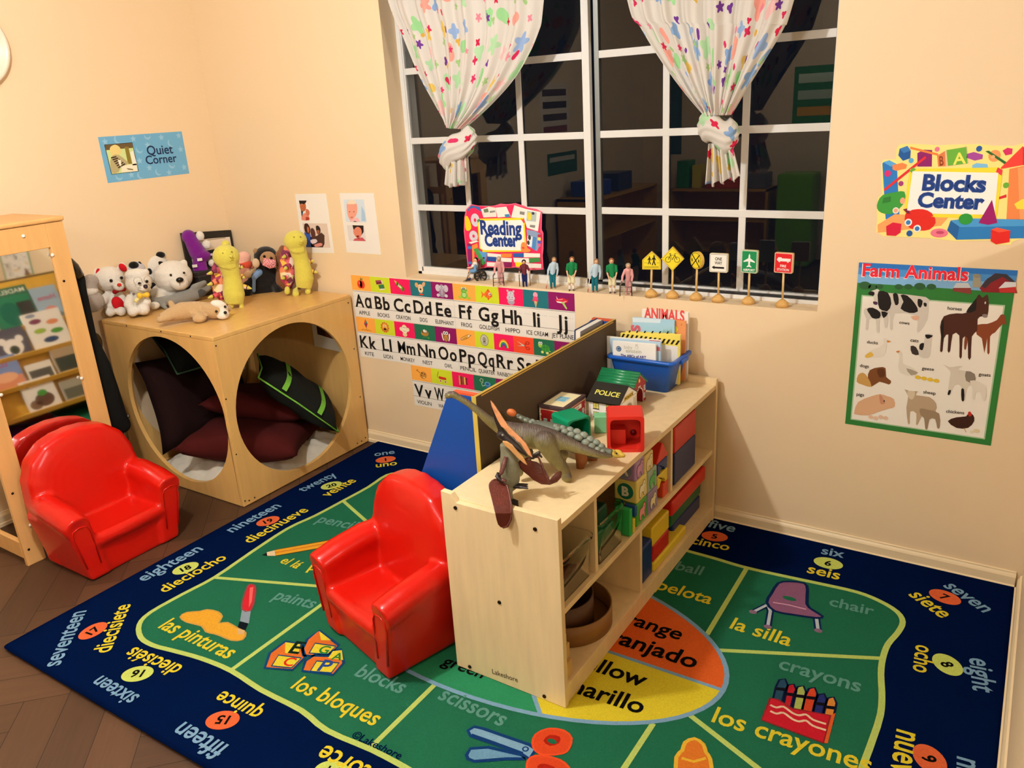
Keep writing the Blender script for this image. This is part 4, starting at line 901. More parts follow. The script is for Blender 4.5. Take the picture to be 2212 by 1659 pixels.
# purple chair
G(c4((800, 480), (860, 470), (950, 480), (968, 520), (965, 600), (1000, 635), (1055, 670), (1020, 680), (880, 660), (780, 640), (735, 590), (760, 540)), '#8a5a78', 6, 2, .010, '#13264e'); F.ell(F.px(*c4((865, 568)))[0], .022, .011, GR, 7); F.line(F.px(*c4((770, 590), (860, 605), (960, 630))), .005, RG('#d8a8b8'), 7)
for pts in (((735, 605), (655, 645)), ((745, 615), (755, 640), (740, 730)), ((1020, 680), (1030, 755))):
    F.line(F.px(*c4(*pts)), .022, RG('#13264e'), 5); F.line(F.px(*c4(*pts)), .010, RG('#b9c4c8'), 5.5)
for q in ((655, 645), (740, 730), (1030, 752)): F.ell(F.px(*c4(q))[0], .012, .010, RG('#8a6a80'), 6)
# crayon box
for i, (c_, x, y) in enumerate((('#28485c', 815, 1035), ('#b8242c', 865, 1065), ('#a8b45a', 920, 1075), ('#d0482a', 985, 1085), ('#28306a', 1040, 1120), ('#d88a3a', 1095, 1140))):
    G(c4((x - 28, y + 40), (x - 8, y), (x + 25, y - 6), (x + 40, y + 30), (x + 15, y + 150), (x - 50, y + 130)), c_, 5, 0, .006, '#141c3a'); G(c4((x - 22, y + 42), (x + 32, y + 48), (x + 26, y + 66), (x - 30, y + 58)), '#16141c', 6, 0)
G(c4((755, 1140), (800, 1150), (880, 1200), (1100, 1240), (1060, 1398), (705, 1265)), '#c62230', 7, 0, .006, '#8a2a2a'); G(c4((1100, 1240), (1130, 1225), (1085, 1400), (1060, 1398)), '#d8602c', 7, 0)
for dy in (0, 35):
    F.line(smooth_loop(F.px(*c4((755, 1180 + dy), (790, 1195 + dy), (830, 1190 + dy), (880, 1225 + dy), (920, 1240 + dy), (960, 1235 + dy), (1000, 1265 + dy), (1075, 1290 + dy))), 3, False), .007, RG('#f0c8a8'), 8)
# ball near the shelf, plus the far book
F.ell((2.56, -.42), .05, .045, RG('#c8303a'), 5); F.line([(2.52, -.42), (2.60, -.42)], .012, RG('#e6d23a'), 6)
G([(900, 1035), (935, 1030), (960, 1045), (925, 1052)], '#d8702c', 5, 0)
tag(F.build('area_rug'), 'navy and green classroom rug with bilingual words and numbers', 'rug')
# ================================================================== furniture
PLY = M('#dcae66', 'wood', .28); PLYE = M('#c48d46', 'edge'); SCREW = M('#3a2c20', 'metal', .4)
def ngon_circle(c, r, n=64): return [(c[0] + r * math.cos(2 * math.pi * i / n), c[1] + r * math.sin(2 * math.pi * i / n)) for i in range(n)]
RZ90 = Matrix.Rotation(R(90), 4, 'Z')

# ---- plywood play cube with round openings
cx0, cx1, cy0, cy1, cz = .056, .842, -.808, -.018, .767
cube = thing('play_cube', 'plywood play cube with big round openings in the room corner', 'play cube', ((cx0 + cx1) / 2, (cy0 + cy1) / 2, 0))
OX, OY = (cx0 + cx1) / 2, (cy0 + cy1) / 2
hx, hy = (cx1 - cx0) / 2, (cy1 - cy0) / 2
th = .018
def panel_y(name, y, hole):   # panel in the x-z plane
    b = MB(); b.prism([(-hx + th, 0.004), (hx - th, 0.004), (hx - th, cz - th), (-hx + th, cz - th)], y, y + th, PLY, holes=[hole] if hole else None)
    return b.build(name, cube, bev=.0015)
def panel_x(name, x, hole):
    b = MB(); b.prism([(-hy, 0.004), (hy, 0.004), (hy, cz - th), (-hy, cz - th)], -x - th, -x, PLY, X=RZ90, holes=[hole] if hole else None)
    return b.build(name, cube, bev=.0015)
sp_ = panel_y('side_panel', -hy, ngon_circle((.475 - OX + .012, .392), .340))
panel_y('back_panel', hy - th, None)
fp = panel_x('front_panel', hx - th, ngon_circle((-.425 - OY, .382), .340))
panel_x('far_panel', -hx, ngon_circle((-.40 - OY, .382), .340))
MB().box(-hx, hx, -hy, hy, cz - th, cz, PLY).build('top_panel', cube, bev=.003)
MB().box(-hx + th, hx - th, -hy + th, hy - th, .004, .016, PLY).build('base_panel', cube)
for y in (-hy + .009, hy - .02):
    for z in (.03, .25, .50, .73): MB().cyl((hx, y, z), (hx + .0012, y, z), .0035, SCREW, n=8).build('screw', fp)
for y in (-hy + .03, -hy + .06, hy - .05, hy - .08): MB().cyl((hx, y, .022), (hx + .0012, y, .022), .0035, SCREW, n=8).build('screw', fp)
for x in (-.2, .05, .25): MB().cyl((x, -hy - .0012, cz - .010), (x, -hy, cz - .010), .0035, SCREW, n=8).build('screw', sp_)

# bedding inside the cube
def cushion(name, label, w, l, h, mat, loc, rot, cat='cushion', group=None, trim=None, stripes=None):
    t = thing(name, label, cat, loc, 0, group)
    n = 18; vs = []; fs = []
    for sgn in (1, -1):
        for j in range(n + 1):
            for i in range(n + 1):
                a, b = i / n * 2 - 1, j / n * 2 - 1
                k = (max(0, 1 - a ** 4) * max(0, 1 - b ** 4)) ** .55
                pin = 1 - .10 * (1 - abs(a) ** 2) * abs(b) ** 3; pin2 = 1 - .10 * (1 - abs(b) ** 2) * abs(a) ** 3
                wr = .004 * math.sin(9 * a + 5 * b + sgn) * k
                vs.append((a * w / 2 * pin2, b * l / 2 * pin, sgn * h / 2 * k + wr))
    N = (n + 1) ** 2
    for s_ in (0, 1):
        for j in range(n):
            for i in range(n):
                q = [s_ * N + j * (n + 1) + i, s_ * N + j * (n + 1) + i + 1, s_ * N + (j + 1) * (n + 1) + i + 1, s_ * N + (j + 1) * (n + 1) + i]
                fs.append(q if s_ == 0 else q[::-1])
    X = rot.to_4x4() if isinstance(rot, Matrix) else Matrix.Rotation(rot[2], 4, 'Z') @ Matrix.Rotation(rot[0], 4, 'X') @ Matrix.Rotation(rot[1], 4, 'Y')
    MB().add(vs, fs, mat, True, X).build('cover', t, weld=True)
    if trim:
        e = [(-1, -1), (0, -.9), (1, -1), (.9, 0), (1, 1), (0, .9), (-1, 1), (-.9, 0), (-1, -1)]
        MB().tube([X @ Vector((a * w / 2, b * l / 2, 0)) for a, b in e], .004, trim, 8).build('piping', t)
    if stripes:
        sb = MB()
        for x0 in (-.22, .22):
            S = []; n2 = 16
            for j in range(n2 + 1):
                b = -0.98 + 1.96 * j / n2
                for dx in (-.028, .028):
                    a = x0 * 2 + dx * 2
                    k = (max(0, 1 - a ** 4) * max(0, 1 - b ** 4)) ** .55
                    S.append(X @ Vector((a * w / 2, b * l / 2, h / 2 * k + .003)))
            sb.add(S, [(2 * j, 2 * j + 1, 2 * j + 3, 2 * j + 2) for j in range(n2)], stripes, True)
        sb.build('stripe', t)
    return t
WHT = M('#d8d0be', 'cloth'); MAR = M('#43100e', 'cloth'); DKM = M('#1c0a09', 'cloth'); DKB = M('#141612', 'cloth'); GRN = M('#6fae3c', 'cloth')
def crumple(name, label, x0, x1, y0, y1, zf, mat, n=46):
    vs = []; fs = []
    for j in range(n + 1):
        for i in range(n + 1):
            a, b = i / n, j / n; x = x0 + (x1 - x0) * a; y = y0 + (y1 - y0) * b
            ed = min(1, 6 * min(a, 1 - a, b, 1 - b))
            z = zf(a, b) * ed + .018
            z += ed * (.008 * math.sin(38 * x + 21 * y + 3 * math.sin(17 * y)) + .006 * math.sin(61 * y - 30 * x + 2 * math.sin(40 * x)) + .004 * math.sin(90 * x + 70 * y))
            vs.append((x + .006 * math.sin(50 * y), y + .006 * math.sin(44 * x), z))
    N = len(vs)
    fs = [(j * (n + 1) + i, j * (n + 1) + i + 1, (j + 1) * (n + 1) + i + 1, (j + 1) * (n + 1) + i) for j in range(n) for i in range(n)]
    o = MB().add(vs, fs, mat, True).build(name)
    md = o.modifiers.new('Solidify', 'SOLIDIFY'); md.thickness = .002; md.offset = -1
    return tag(o, label, 'bedding')
crumple('floor_blanket', 'crumpled white blanket on the floor inside the play cube', .10, .818, -.782, -.045, lambda a, b: .050 + .045 * a * (1 - .3 * b) - .02 * b, WHT)
def facing_frame(c, p1, p2, depth_tilt=0.0):
    """axes of a cushion whose long side runs between photo points p1 and p2 at the distance of c, its other side running away from the lens"""
    c = Vector(c); d = Vector((c.x - CAM.x, c.y - CAM.y, 0)).normalized(); n0 = d
    a = on_plane(*p1, c, n0); b = on_plane(*p2, c, n0)
    ex = (b - a).normalized(); ey = (d + Vector((0, 0, depth_tilt))).normalized(); ey = (ey - ex * ey.dot(ex)).normalized()
    return Matrix((ex, ey, ex.cross(ey))).transposed(), (b - a).length, (a + b) / 2
fr_, L_, c_ = facing_frame((.66, -.31, .33), (557, 789), (722, 902))
cushion('striped_cushion', 'black cushion with bright green stripes leaning on the cube back', L_, .40, .13, DKB, c_, fr_, trim=GRN, stripes=GRN)
cushion('cushion', 'dark red cushion lying lowest and nearest the front opening of the cube', .56, .50, .15, MAR, (.54, -.485, .150), (R(-7), R(6), R(34)))
cushion('cushion', 'dark red cushion lying behind the lowest one in the cube', .50, .44, .13, MAR, (.43, -.285, .245), (R(-9), R(9), R(30)))
cushion('floor_cushion', 'large near black cushion standing upright inside the cube', .56, .46, .15, DKM, (.170, -.465, .325), (R(82), R(0), R(90)))
cushion('piped_cushion', 'black cushion with green piping on top of the upright dark one', .40, .30, .12, DKB, (.195, -.44, .565), (R(40), R(8), R(84)), trim=M('#35503a', 'cloth'))
F = Flat((0, cy1 - th - .0015, 0), (1, 0, 0), (0, 0, 1))
F.slab(F.px((672, 690), (742, 712), (745, 762), (680, 748)), .0008, PAPER)
F.poly(F.px((682, 690), (738, 712), (738, 738), (686, 722)), C('#3a1f1c'), 1); F.poly(F.px((700, 705), (725, 712), (722, 732), (704, 726)), C('#7a3a30'), 2)
tag(F.build('photo_print'), 'white bordered photo print taped inside the play cube', 'photo')

# ---- red moulded armchairs
RED = M('#cc180b', 'gloss', .26)
def frustum(b, x0, x1, y0, y1, z0, X0, X1, Y0, Y1, z1, mat):
    b.add([(x0, y0, z0), (x1, y0, z0), (x1, y1, z0), (x0, y1, z0), (X0, Y0, z1), (X1, Y0, z1), (X1, Y1, z1), (X0, Y1, z1)],
          [(3, 2, 1, 0), (4, 5, 6, 7), (0, 1, 5, 4), (1, 2, 6, 5), (2, 3, 7, 6), (3, 0, 4, 7)], mat)
def armchair(label, loc, rz):
    t = thing('toddler_armchair', label, 'armchair', loc, rz, None)
    b = MB()
    frustum(b, -.170, .170, -.165, .10, .0, -.19, .19, -.168, .12, .140, RED)                # seat block
    for s in (-1, 1):
        x = [.110 * s, .186 * s]; X = [.140 * s, .232 * s]
        frustum(b, min(x), max(x), -.176, .105, .004, min(X), max(X), -.182, .110, .230, RED)  # arm
        b.tube([(.188 * s, -.180, .226), (.188 * s, -.10, .246), (.186 * s, .0, .262), (.176 * s, .10, .262)], [(.050, .046), (.051, .048), (.050, .048), (.046, .044)], RED, 16)
    arch = [(-.196, .02), (-.208, .15), (-.218, .28), (-.210, .36), (-.180, .43), (-.125, .478), (-.06, .497), (0, .502)]
    arch = arch + [(-x, z) for x, z in reversed(arch[:-1])]
    sh = Matrix(((1, 0, 0, 0), (0, 1, .08, 0), (0, 0, 1, 0), (0, 0, 0, 1)))
    b.prism(arch, .030, .105, RED, X=sh)                                                  # leaning back
    for sc in (.95, .88, .80, .70, .58, .44, .28):
        b.prism([(x * sc, .17 + (z - .17) * (.35 + .65 * sc)) for x, z in arch if z > .1], .030 - .034 * math.sqrt(1 - sc * sc), .06, RED, X=sh)
    frustum(b, -.16, .16, -.16, .04, .10, -.15, .15, -.155, .04, .168, RED)
    b.tube([(-.15, -.158, .142), (0, -.168, .144), (.15, -.158, .142)], [(.026, .028)] * 3, RED, 14)   # rolled seat lip
    b.build('shell', t, remesh=.0065, smo=14)
    for s in (-1, 1):
        f = MB()
        pts = [(.140 * s, -.178, .06), (.150 * s, -.182, .205), (.160 * s, -.181, .224), (.188 * s, -.182, .230), (.212 * s, -.181, .222), (.216 * s, -.181, .19), (.192 * s, -.178, .06)]
        f.tube(pts, .0030, RED, 6)
        f.build('arm_piping', t)
    return t
armchair('red plastic toddler armchair standing before the wood framed mirror', (.625, -1.287, 0), R(90))
armchair('red plastic toddler armchair on the rug against the block shelf', (2.026, -1.140, .0135), R(-16.5))

# ---- block shelf
BIR = M('#ecd2a2', 'wood', .38); BIRE = M('#dcb878', 'edge')
sx0, sx1, sy0, sy1 = 2.285, 2.655, -1.205, -.022
SZ = .572          # top surface
shelf = thing('block_shelf', 'low birch storage shelf of toys standing on the rug', 'shelf', (0, 0, .0135))
zb = -.0135
lip = [(sx0, .0005), (sx1, .0005), (sx1, .595 + zb), (2.515, .595 + zb), (2.495, SZ - .004 + zb), (2.335, SZ - .004 + zb), (2.320, .592 + zb), (sx0, .594 + zb)]
pn = MB().prism(lip, sy0, sy0 + .018, BIR).build('side_panel', shelf, bev=.0012)
MB().prism(lip, sy1 - .018, sy1, BIR).build('side_panel', shelf, bev=.0012)
ya, yb = sy0 + .018, sy1 - .018
MB().box(sx0, sx1 - .004, ya, yb, SZ - .018 + zb, SZ + zb, BIR).build('top_board', shelf, bev=.001)
MB().box(sx0 + .008, sx1 - .008, ya, yb, .296 + zb, .314 + zb, BIR).build('middle_shelf', shelf, bev=.001)
MB().box(sx0 + .008, sx1 - .004, ya, yb, .056 + zb, .074 + zb, BIR).build('bottom_shelf', shelf, bev=.001)
MB().box(sx1 - .020, sx1 - .005, ya, yb, .001, .056 + zb, BIR).build('kick_board', shelf)
MB().box(sx0, sx0 + .006, ya, yb, .001, SZ - .018 + zb, M('#a9855a', 'wood')).build('back_panel', shelf)
for y in (-.975, -.425): MB().box(sx0 + .008, sx1 - .014, y - .008, y + .008, .314 + zb, SZ - .018 + zb, BIR).build('divider', shelf, bev=.001)
MB().box(sx0 + .008, sx1 - .010, -.690, -.674, .074 + zb, .296 + zb, BIR).build('divider', shelf, bev=.001)
for u, v in ((984, 1097), (1156, 1143), (1079, 1301), (1015, 1440), (1176, 1504)):
    p = wall(u, v, sy0)
    MB().lathe([(.006, 0), (.0055, .0025), (.003, .003), (.0028, .001)], SCREW, 12, Matrix.Translation((p.x, sy0, p.z + zb)) @ Matrix.Rotation(R(90), 4, 'X')).build('screw', pn)
F = Flat((0, sy0 - .0002, 0), (1, 0, 0), (0, 0, 1), dz=.0002)
F.textpx('Lakeshore', (1064, 1455), (1119, 1474), C('#3a2418'), 1, bold=.006, hk=1.1)
F.mb.v = [p - Vector((0, 0, .0135)) for p in F.mb.v]
lt = F.build('printed_name'); lt.parent = pn

# ---- tiered book display behind the shelf, facing the mirror
BLU = M('#0c479a', 'paint', .45); HB = M('#4a3822', 'paint', .65); YW = M('#d9a83a', 'wood', .45)
rack = thing('book_display', 'blue sided tiered book display standing back to back with the shelf', 'book display', (2.05, -.53, .0135))
ox, oy = 2.05, -.53
prof = [(2.262 - ox, .0005), (2.262 - ox, .776), (2.180 - ox, .776), (2.155 - ox, .755), (1.83 - ox, .06), (1.83 - ox, .0005)]
for y in (-.985, -.100):
    o = MB().prism(prof, y - oy, y + .018 - oy, BLU).build('side_panel', rack, bev=.002)
    MB().box(2.182 - ox, 2.262 - ox, y - oy, y + .018 - oy, .776, .782, M('#d6552e', 'paint', .5)).build('edge_band', o)
MB().box(2.262 - ox, 2.272 - ox, -.995 - oy, -.075 - oy, .0005, .780, HB).build('back_board', rack)
MB().box(2.258 - ox, 2.2735 - ox, -.9965 - oy, -.9952 - oy, .0005, .782, M('#c9b24e', 'edge')).build('board_edge', rack)
MB().box(2.262 - ox, 2.272 - ox, -.995 - oy, -.075 - oy, .7802, .7812, M('#b8963e', 'edge')).build('board_edge', rack)
TIERS = [(2.105, .530, .250), (2.020, .395, .185), (1.940, .247, .190), (1.868, .100, .190)]
for x, z, h in TIERS:
    MB().box(x - ox, x + .055 - ox, -.967 - oy, -.100 - oy, z - .012, z, YW).build('ledge', rack)
    MB().box(x - .008 - ox, x - ox, -.967 - oy, -.100 - oy, z - .016, z + .012, YW).build('front_lip', rack, bev=.003)
    X = Matrix.Translation((x + .050 - ox, 0, z)) @ Matrix.Rotation(R(24), 4, 'Y')
    MB().box(0, .008, -.967 - oy, -.100 - oy, 0, h / math.cos(R(24)), YW, X).build('slanted_board', rack)

# books on the display (seen in the mirror and over its top edge)
def rack_book(label, tier, y, w, h, cover, art=None, dx=0.0, tilt=24):
    x, z, _ = TIERS[tier]
    t = thing('picture_book', label, 'book', (x + .016 - dx, y, z + .0145), 0, 'books on the tiered display')
    A = Matrix.Rotation(R(tilt), 4, 'Y')
    MB().box(-.001, .010, -w / 2 + .002, w / 2 - .003, .002, h - .002, PAPER, A).build('pages', t)
    MB().box(-.0032, -.001, -w / 2, w / 2, 0, h, C(cover), A).box(.010, .0118, -w / 2, w / 2, 0, h, C(cover), A).build('cover', t)
    if art:
        O_ = A @ Vector((-.0034, 0, 0)); eu = A @ Vector((0, 0, 1))
        F = Flat(O_, (0, -1, 0), eu, dz=.0004); art(F, w, h)
        F.build('cover_print', t if False else None).parent = t
    return t
def art_fill(items):
    def f(F, w, h):
        for it in items:
            if it[0] == 'e': F.ell((it[1] * w, it[2] * h), it[3] * w, it[4] * h, C(it[5]), it[6] if len(it) > 6 else 1)
            elif it[0] == 'r': F.rect(it[1] * w, it[2] * h, it[3] * w, it[4] * h, C(it[5]), it[6] if len(it) > 6 else 1)
            elif it[0] == 't': F.text(it[1], (it[2] * w, it[3] * h), it[4], C(it[5]), 3, width=it[6] * w if len(it) > 6 else None, bold=.01)
    return f
rack_book('green storybook lettered MADELINE on the top tier of the display', 0, -.59, .228, .235, '#2c6a4a', art_fill([('r', -.46, .04, .46, .78, '#2f7f58'), ('r', -.46, .04, -.1, .6, '#3c3a34', 2), ('e', .1, .35, .25, .3, '#1f6a52', 2), ('t', 'MADELINE', 0, .84, .026, '#f0eedc', .86)]))
rack_book('pale blue storybook beside the green storybook on the top tier', 0, -.397, .15, .20, '#9fb6c4', art_fill([('t', 'Home', 0, .6, .03, '#c85a70'), ('e', 0, .25, .25, .15, '#d88a78')]))
rack_book('dark brown storybook at the near end of the top tier', 0, -.79, .15, .20, '#4a3c34', art_fill([('r', -.4, .1, .4, .5, '#7a6a58')]))
rack_book('white book of painted leaf shapes on the second tier', 1, -.478, .215, .215, '#f0ebdd', art_fill([('e', -.2, .66, .16, .07, '#e08a5a'), ('e', .22, .75, .16, .07, '#7a2a4a'), ('e', .2, .48, .16, .07, '#9ab83a'), ('e', -.22, .40, .17, .07, '#4a9a2a'), ('e', .02, .2, .2, .08, '#24406a'), ('e', .28, .92, .13, .05, '#8a98a8')]))
rack_book('grey book with a white bear face on the second tier', 1, -.690, .175, .160, '#5a5660', art_fill([('e', 0, .32, .3, .3, '#f2ece0', 1), ('e', -.26, .58, .12, .13, '#f2ece0', 1), ('e', .26, .58, .12, .13, '#f2ece0', 1), ('e', 0, .22, .15, .16, '#3a4434', 2)]))
rack_book('white book with red berries at the near end of the second tier', 1, -.865, .15, .165, '#efe8d8', art_fill([('e', .05, .3, .25, .2, '#b8464a'), ('r', -.4, .6, .4, .66, '#8a8a84')]))
rack_book('pink and blue sunset coloured book on the third tier', 2, -.800, .18, .185, '#7f93c0', art_fill([('r', -.48, .02, .48, .35, '#e0926a'), ('e', .0, .35, .35, .15, '#f0b48a', 2), ('t', 'LOVE', .05, .68, .026, '#c83a5a')]))
rack_book('white and grey board book on the third tier', 2, -.617, .14, .10, '#ece6d6', art_fill([('r', -.42, .06, .46, .62, '#5a5850')]))
rack_book('brown nature book at the far end of the third tier', 2, -.460, .14, .17, '#b09a78', art_fill([('r', -.44, .06, .44, .55, '#3c443a')]))
rack_book('white book with a puppy in a green hat on the lowest tier', 3, -.675, .175, .18, '#f0ebe0', art_fill([('e', -.05, .3, .3, .22, '#6a4a3a'), ('e', -.05, .52, .15, .1, '#4a9a3a', 2), ('e', .25, .2, .2, .15, '#8a6a50'), ('e', .3, .85, .12, .09, '#4a4038')]))
rack_book('small grey animal book at the far end of the lowest tier', 3, -.495, .13, .12, '#a8a28e', art_fill([('r', -.44, .1, .44, .6, '#6a6a5a')]))
# the tall book whose top shows over the back board
t = thing('tall_book', 'tall white edged book with blue covers rising above the display back', 'book', (2.205, -.190, .5595))
X = Matrix.Rotation(R(3), 4, 'Y')
MB().box(-.010, .010, -.085, .085, .002, .236, PAPER, X).build('pages', t)
MB().box(-.0135, -.010, -.088, .088, 0, .239, M('#24365e', 'paper'), X).box(.010, .0125, -.088, .088, 0, .236, M('#8a8c98', 'paper'), X).build('cover', t)

# ---- wood framed mirror on the end of a dress-up unit
OAK = M('#dba765', 'wood', .38)
unit = thing('dress_up_mirror', 'tall wood framed mirror unit at the left edge of the view', 'mirror', (.455, -1.307, 0))
def UB(name, x0, x1, y0, y1, z0, z1, par=None, bev=.002): return MB().box(x0 - .455, x1 - .455, y0 + 1.307, y1 + 1.307, z0, z1, OAK).build(name, par or unit, bev=bev)
UB('post', .437, .457, -1.532, -1.462, .0, 1.262); UB('post', .437, .457, -1.153, -1.086, .0, 1.262)
UB('rail', .437, .457, -1.462, -1.153, 1.172, 1.262); UB('rail', .437, .457, -1.462, -1.153, .10, .16)
UB('top_board', .10, .464, -1.540, -1.080, 1.263, 1.281, bev=.006)
UB('rear_post', .10, .12, -1.532, -1.462, 0, 1.262); UB('rear_post', .10, .12, -1.153, -1.086, 0, 1.262)
UB('base_rail', .12, .437, -1.532, -1.512, .03, .10); UB('base_rail', .12, .437, -1.106, -1.086, .03, .10)
UB('hanging_rail', .12, .437, -1.106, -1.086, 1.08, 1.12)
mm = bpy.data.materials.new('mirror_silver'); mm.use_nodes = True
b_ = mm.node_tree.nodes['Principled BSDF']; b_.inputs['Base Color'].default_value = (.88, .87, .84, 1); b_.inputs['Metallic'].default_value = 1; b_.inputs['Roughness'].default_value = .035
X = Matrix.Rotation(R(-.35), 4, 'Z')
MB().box(-.013, -.0095, -.165, .165, .15, 1.185, mm, X).build('mirror_glass', unit)
CLP = M('#efe6d6', 'plastic')
for u, v in ((50, 510), (113, 551), (176, 817), (2, 853), (66, 1134)):
    p = lef(u, v, .457); MB().lathe([(.0065, 0), (.0065, .003), (.003, .0045)], CLP, 12, Matrix.Translation((.002, p.y + 1.307, p.z)) @ Matrix.Rotation(R(90), 4, 'Y')).build('mirror_clip', unit)
for u, v in ((138, 607), (27, 1066), (62, 1187)):
    p = lef(u, v, .457); MB().cyl((.0018, p.y + 1.307, min(p.z, 1.25)), (.003, p.y + 1.307, min(p.z, 1.25)), .005, SCREW, n=10).build('screw_cap', unit)
# costume and hat hung on its far side, brown bag between it and the cube
BLKC = M('#12110f', 'cloth')
T = Toy('costume', 'long black costume hanging between the mirror post and the cube', 'costume', (.33, -1.045, .29))
b = MB()
for (u0, v0, r0), (u1, v1, r1) in zip(((180, 640, 10), (190, 730, 17), (212, 790, 24), (228, 850, 28), (248, 905, 26)), ((190, 730, 17), (212, 790, 24), (228, 850, 28), (248, 905, 26), (262, 917, 20))):
    b.caps(T.P(u0, v0), T.P(u1, v1), T.r(r0), T.r(r1), BLKC)
b.caps(T.P(170, 600), T.P(180, 720), T.r(12), T.r(20), BLKC); b.caps(T.P(190, 760), T.P(225, 915), T.r(22), T.r(26), BLKC)
b.build('cloth', T.e, remesh=.009, smo=4)
MB().ball(T.P(277, 899, -.035), .006, M('#6a7078', 'metal', .3), 10).build('button', T.e)
T = Toy('party_hat', 'shiny black rounded hat poking out beside the mirror post', 'hat', (.33, -1.045, 1.00))
b = MB(); b.lathe([(.001, .105), (.022, .098), (.040, .075), (.048, .045), (.046, .0), (.001, -.004)], M('#17100e', 'gloss', .15), 24, Matrix.Translation(T.P(158, 604)) @ Matrix.Rotation(R(-18), 4, 'Y'))
b.build('crown', T.e)
T = Toy('brown_sack', 'dark brown cloth sack standing left of the play cube', 'bag', (.128, -.955, 0.0))
b = MB(); SK = M('#4a3a1e', 'cloth')
T2 = T
b.caps((.0, 0, .085), (.0, 0, .50), .08, .085, SK); b.caps((-.005, 0, .50), (.0, 0, .70), .085, .072, SK); b.caps((.03, 0, .70), (-.04, 0, .70), .055, .05, SK)
b.build('cloth', T.e, remesh=.012, smo=6)
# ================================================================== soft toys on the cube
def PL(h): return M(h, 'plush')
EYE = M('#0e0a08', 'gloss', .1)
CT = .767
WP = PL('#ebe4d6')
def cA(a, b): return (140 + a / 11.06, 560 + b / 11.06)
def cB(a, b): return (360 + a / 6.506, 470 + b / 6.506)
def cC(a, b): return (160 + a / 3.687, 470 + b / 3.687)
def ball_part(T, name, uv, dy, r, mat, lab=None, sq=(1, 1, 1), rot=None):
    b = MB(); p = T.P(*uv, dy)
    X = Matrix.Rotation(rot, 4, 'Y') if rot else None
    b.ball(p, (r * sq[0], r * sq[1], r * sq[2]), mat, 16, X)
    o = b.build(name, T.e)
    if lab: o['label'] = lab
    return o

# white bear with red heart
T = Toy('teddy_bear', 'white teddy bear with red ears and a red heart on its belly', 'teddy bear', flo(260, 680, CT))
b = MB(); q = T.r
b.ball(T.P(*cA(1060, 470), .03), (q(31), q(28), q(27)), WP); b.ball(T.P(*cA(1290, 650), -.035), (q(12), q(11), q(10)), WP)
b.ball(T.P(*cA(1190, 1060), .03), (q(23), q(23), q(27)), WP)
b.caps(T.P(*cA(1030, 880), .02), T.P(*cA(900, 980), -.02), q(9), q(10), WP); b.caps(T.P(*cA(1330, 880), .0), T.P(*cA(1420, 1010), -.01), q(8), q(9), WP)
b.caps(T.P(*cA(1090, 1220), .0), T.P(*cA(1080, 1260), -.045), q(11), q(10), WP); b.caps(T.P(*cA(1320, 1220), .0), T.P(*cA(1350, 1250), -.045), q(11), q(10), WP)
b.ball(T.P(*cA(760, 350), .04), (q(9), q(6), q(14)), WP); b.ball(T.P(*cA(1370, 200), .04), (q(9), q(6), q(12)), WP)
b.build('body', T.e, remesh=.0055, smo=3)
RDC = M('#c41a22', 'cloth')
ball_part(T, 'ear_lining', cA(795, 350), .02, q(9.5), RDC, 'red dotted ear lining', (.5, .55, 1.25), R(14)); ball_part(T, 'ear_lining', cA(1385, 200), .02, q(9), RDC, 'red dotted ear lining', (.75, .5, 1.1), R(-28))
for uv in (cA(1105, 510), cA(1355, 445)): ball_part(T, 'eye', uv, -.032, q(3.4), EYE)
ball_part(T, 'nose', cA(1300, 610), -.062, q(4), M('#c8342c', 'cloth'), None, (1.1, .8, .9)); ball_part(T, 'heart_patch', cA(1268, 1060), -.028, q(11.5), RDC, 'red heart patch', (1, .45, 1.38), R(-14))
b = MB(); c = T.P(*cA(1300, 752), -.04); b.caps(c, T.P(*cA(1195, 780), -.035), q(2), q(5), M('#8a1418', 'cloth')); b.caps(c, T.P(*cA(1405, 715), -.035), q(2), q(5), M('#8a1418', 'cloth')); b.build('bow_tie', T.e)
# white bear with glasses
T = Toy('teddy_bear', 'small white teddy bear with round glasses and a yellow bow', 'teddy bear', flo(309, 681, CT)); q = T.r
b = MB()
b.ball(T.P(*cA(1760, 560), .02), (q(27), q(24), q(24)), WP); b.ball(T.P(*cA(1900, 680), -.03), (q(11), q(10), q(9)), WP); b.ball(T.P(*cA(1700, 360), .02), (q(24), q(20), q(12)), WP)
b.ball(T.P(*cA(1740, 1100), .02), (q(26), q(22), q(22)), WP)
b.caps(T.P(*cA(1560, 930), .0), T.P(*cA(1520, 1090), -.03), q(9), q(10), WP); b.caps(T.P(*cA(1860, 920), 0), T.P(*cA(1960, 1010), -.02), q(8), q(9), WP)
b.caps(T.P(*cA(1660, 1220), 0), T.P(*cA(1620, 1250), -.05), q(12), q(11), WP); b.caps(T.P(*cA(1860, 1200), 0), T.P(*cA(1880, 1190), -.05), q(13), q(13), WP)
b.ball(T.P(*cA(1560, 330), .02), q(8), WP); b.ball(T.P(*cA(1930, 310), .02), q(8), WP)
b.build('body', T.e, remesh=.0055, smo=3)
for uv in (cA(1785, 580), cA(1960, 530)): ball_part(T, 'eye', uv, -.042, q(3.3), EYE)
ball_part(T, 'nose', cA(1930, 650), -.055, q(4.6), M('#3a2c30', 'cloth'))
for uv in (cA(1745, 520), cA(1995, 495)):
    c = T.P(*uv, -.055); MB().tube([c + Vector((q(8) * math.cos(R(t)), 0, q(8.5) * math.sin(R(t)))) for t in range(0, 361, 20)], .0011, M('#b8a88c', 'metal'), 6, upv=(0, 1, 0)).build('glasses_rim', T.e)
YB = M('#e6bd34', 'gloss', .35); c = T.P(*cA(1850, 860), -.045)
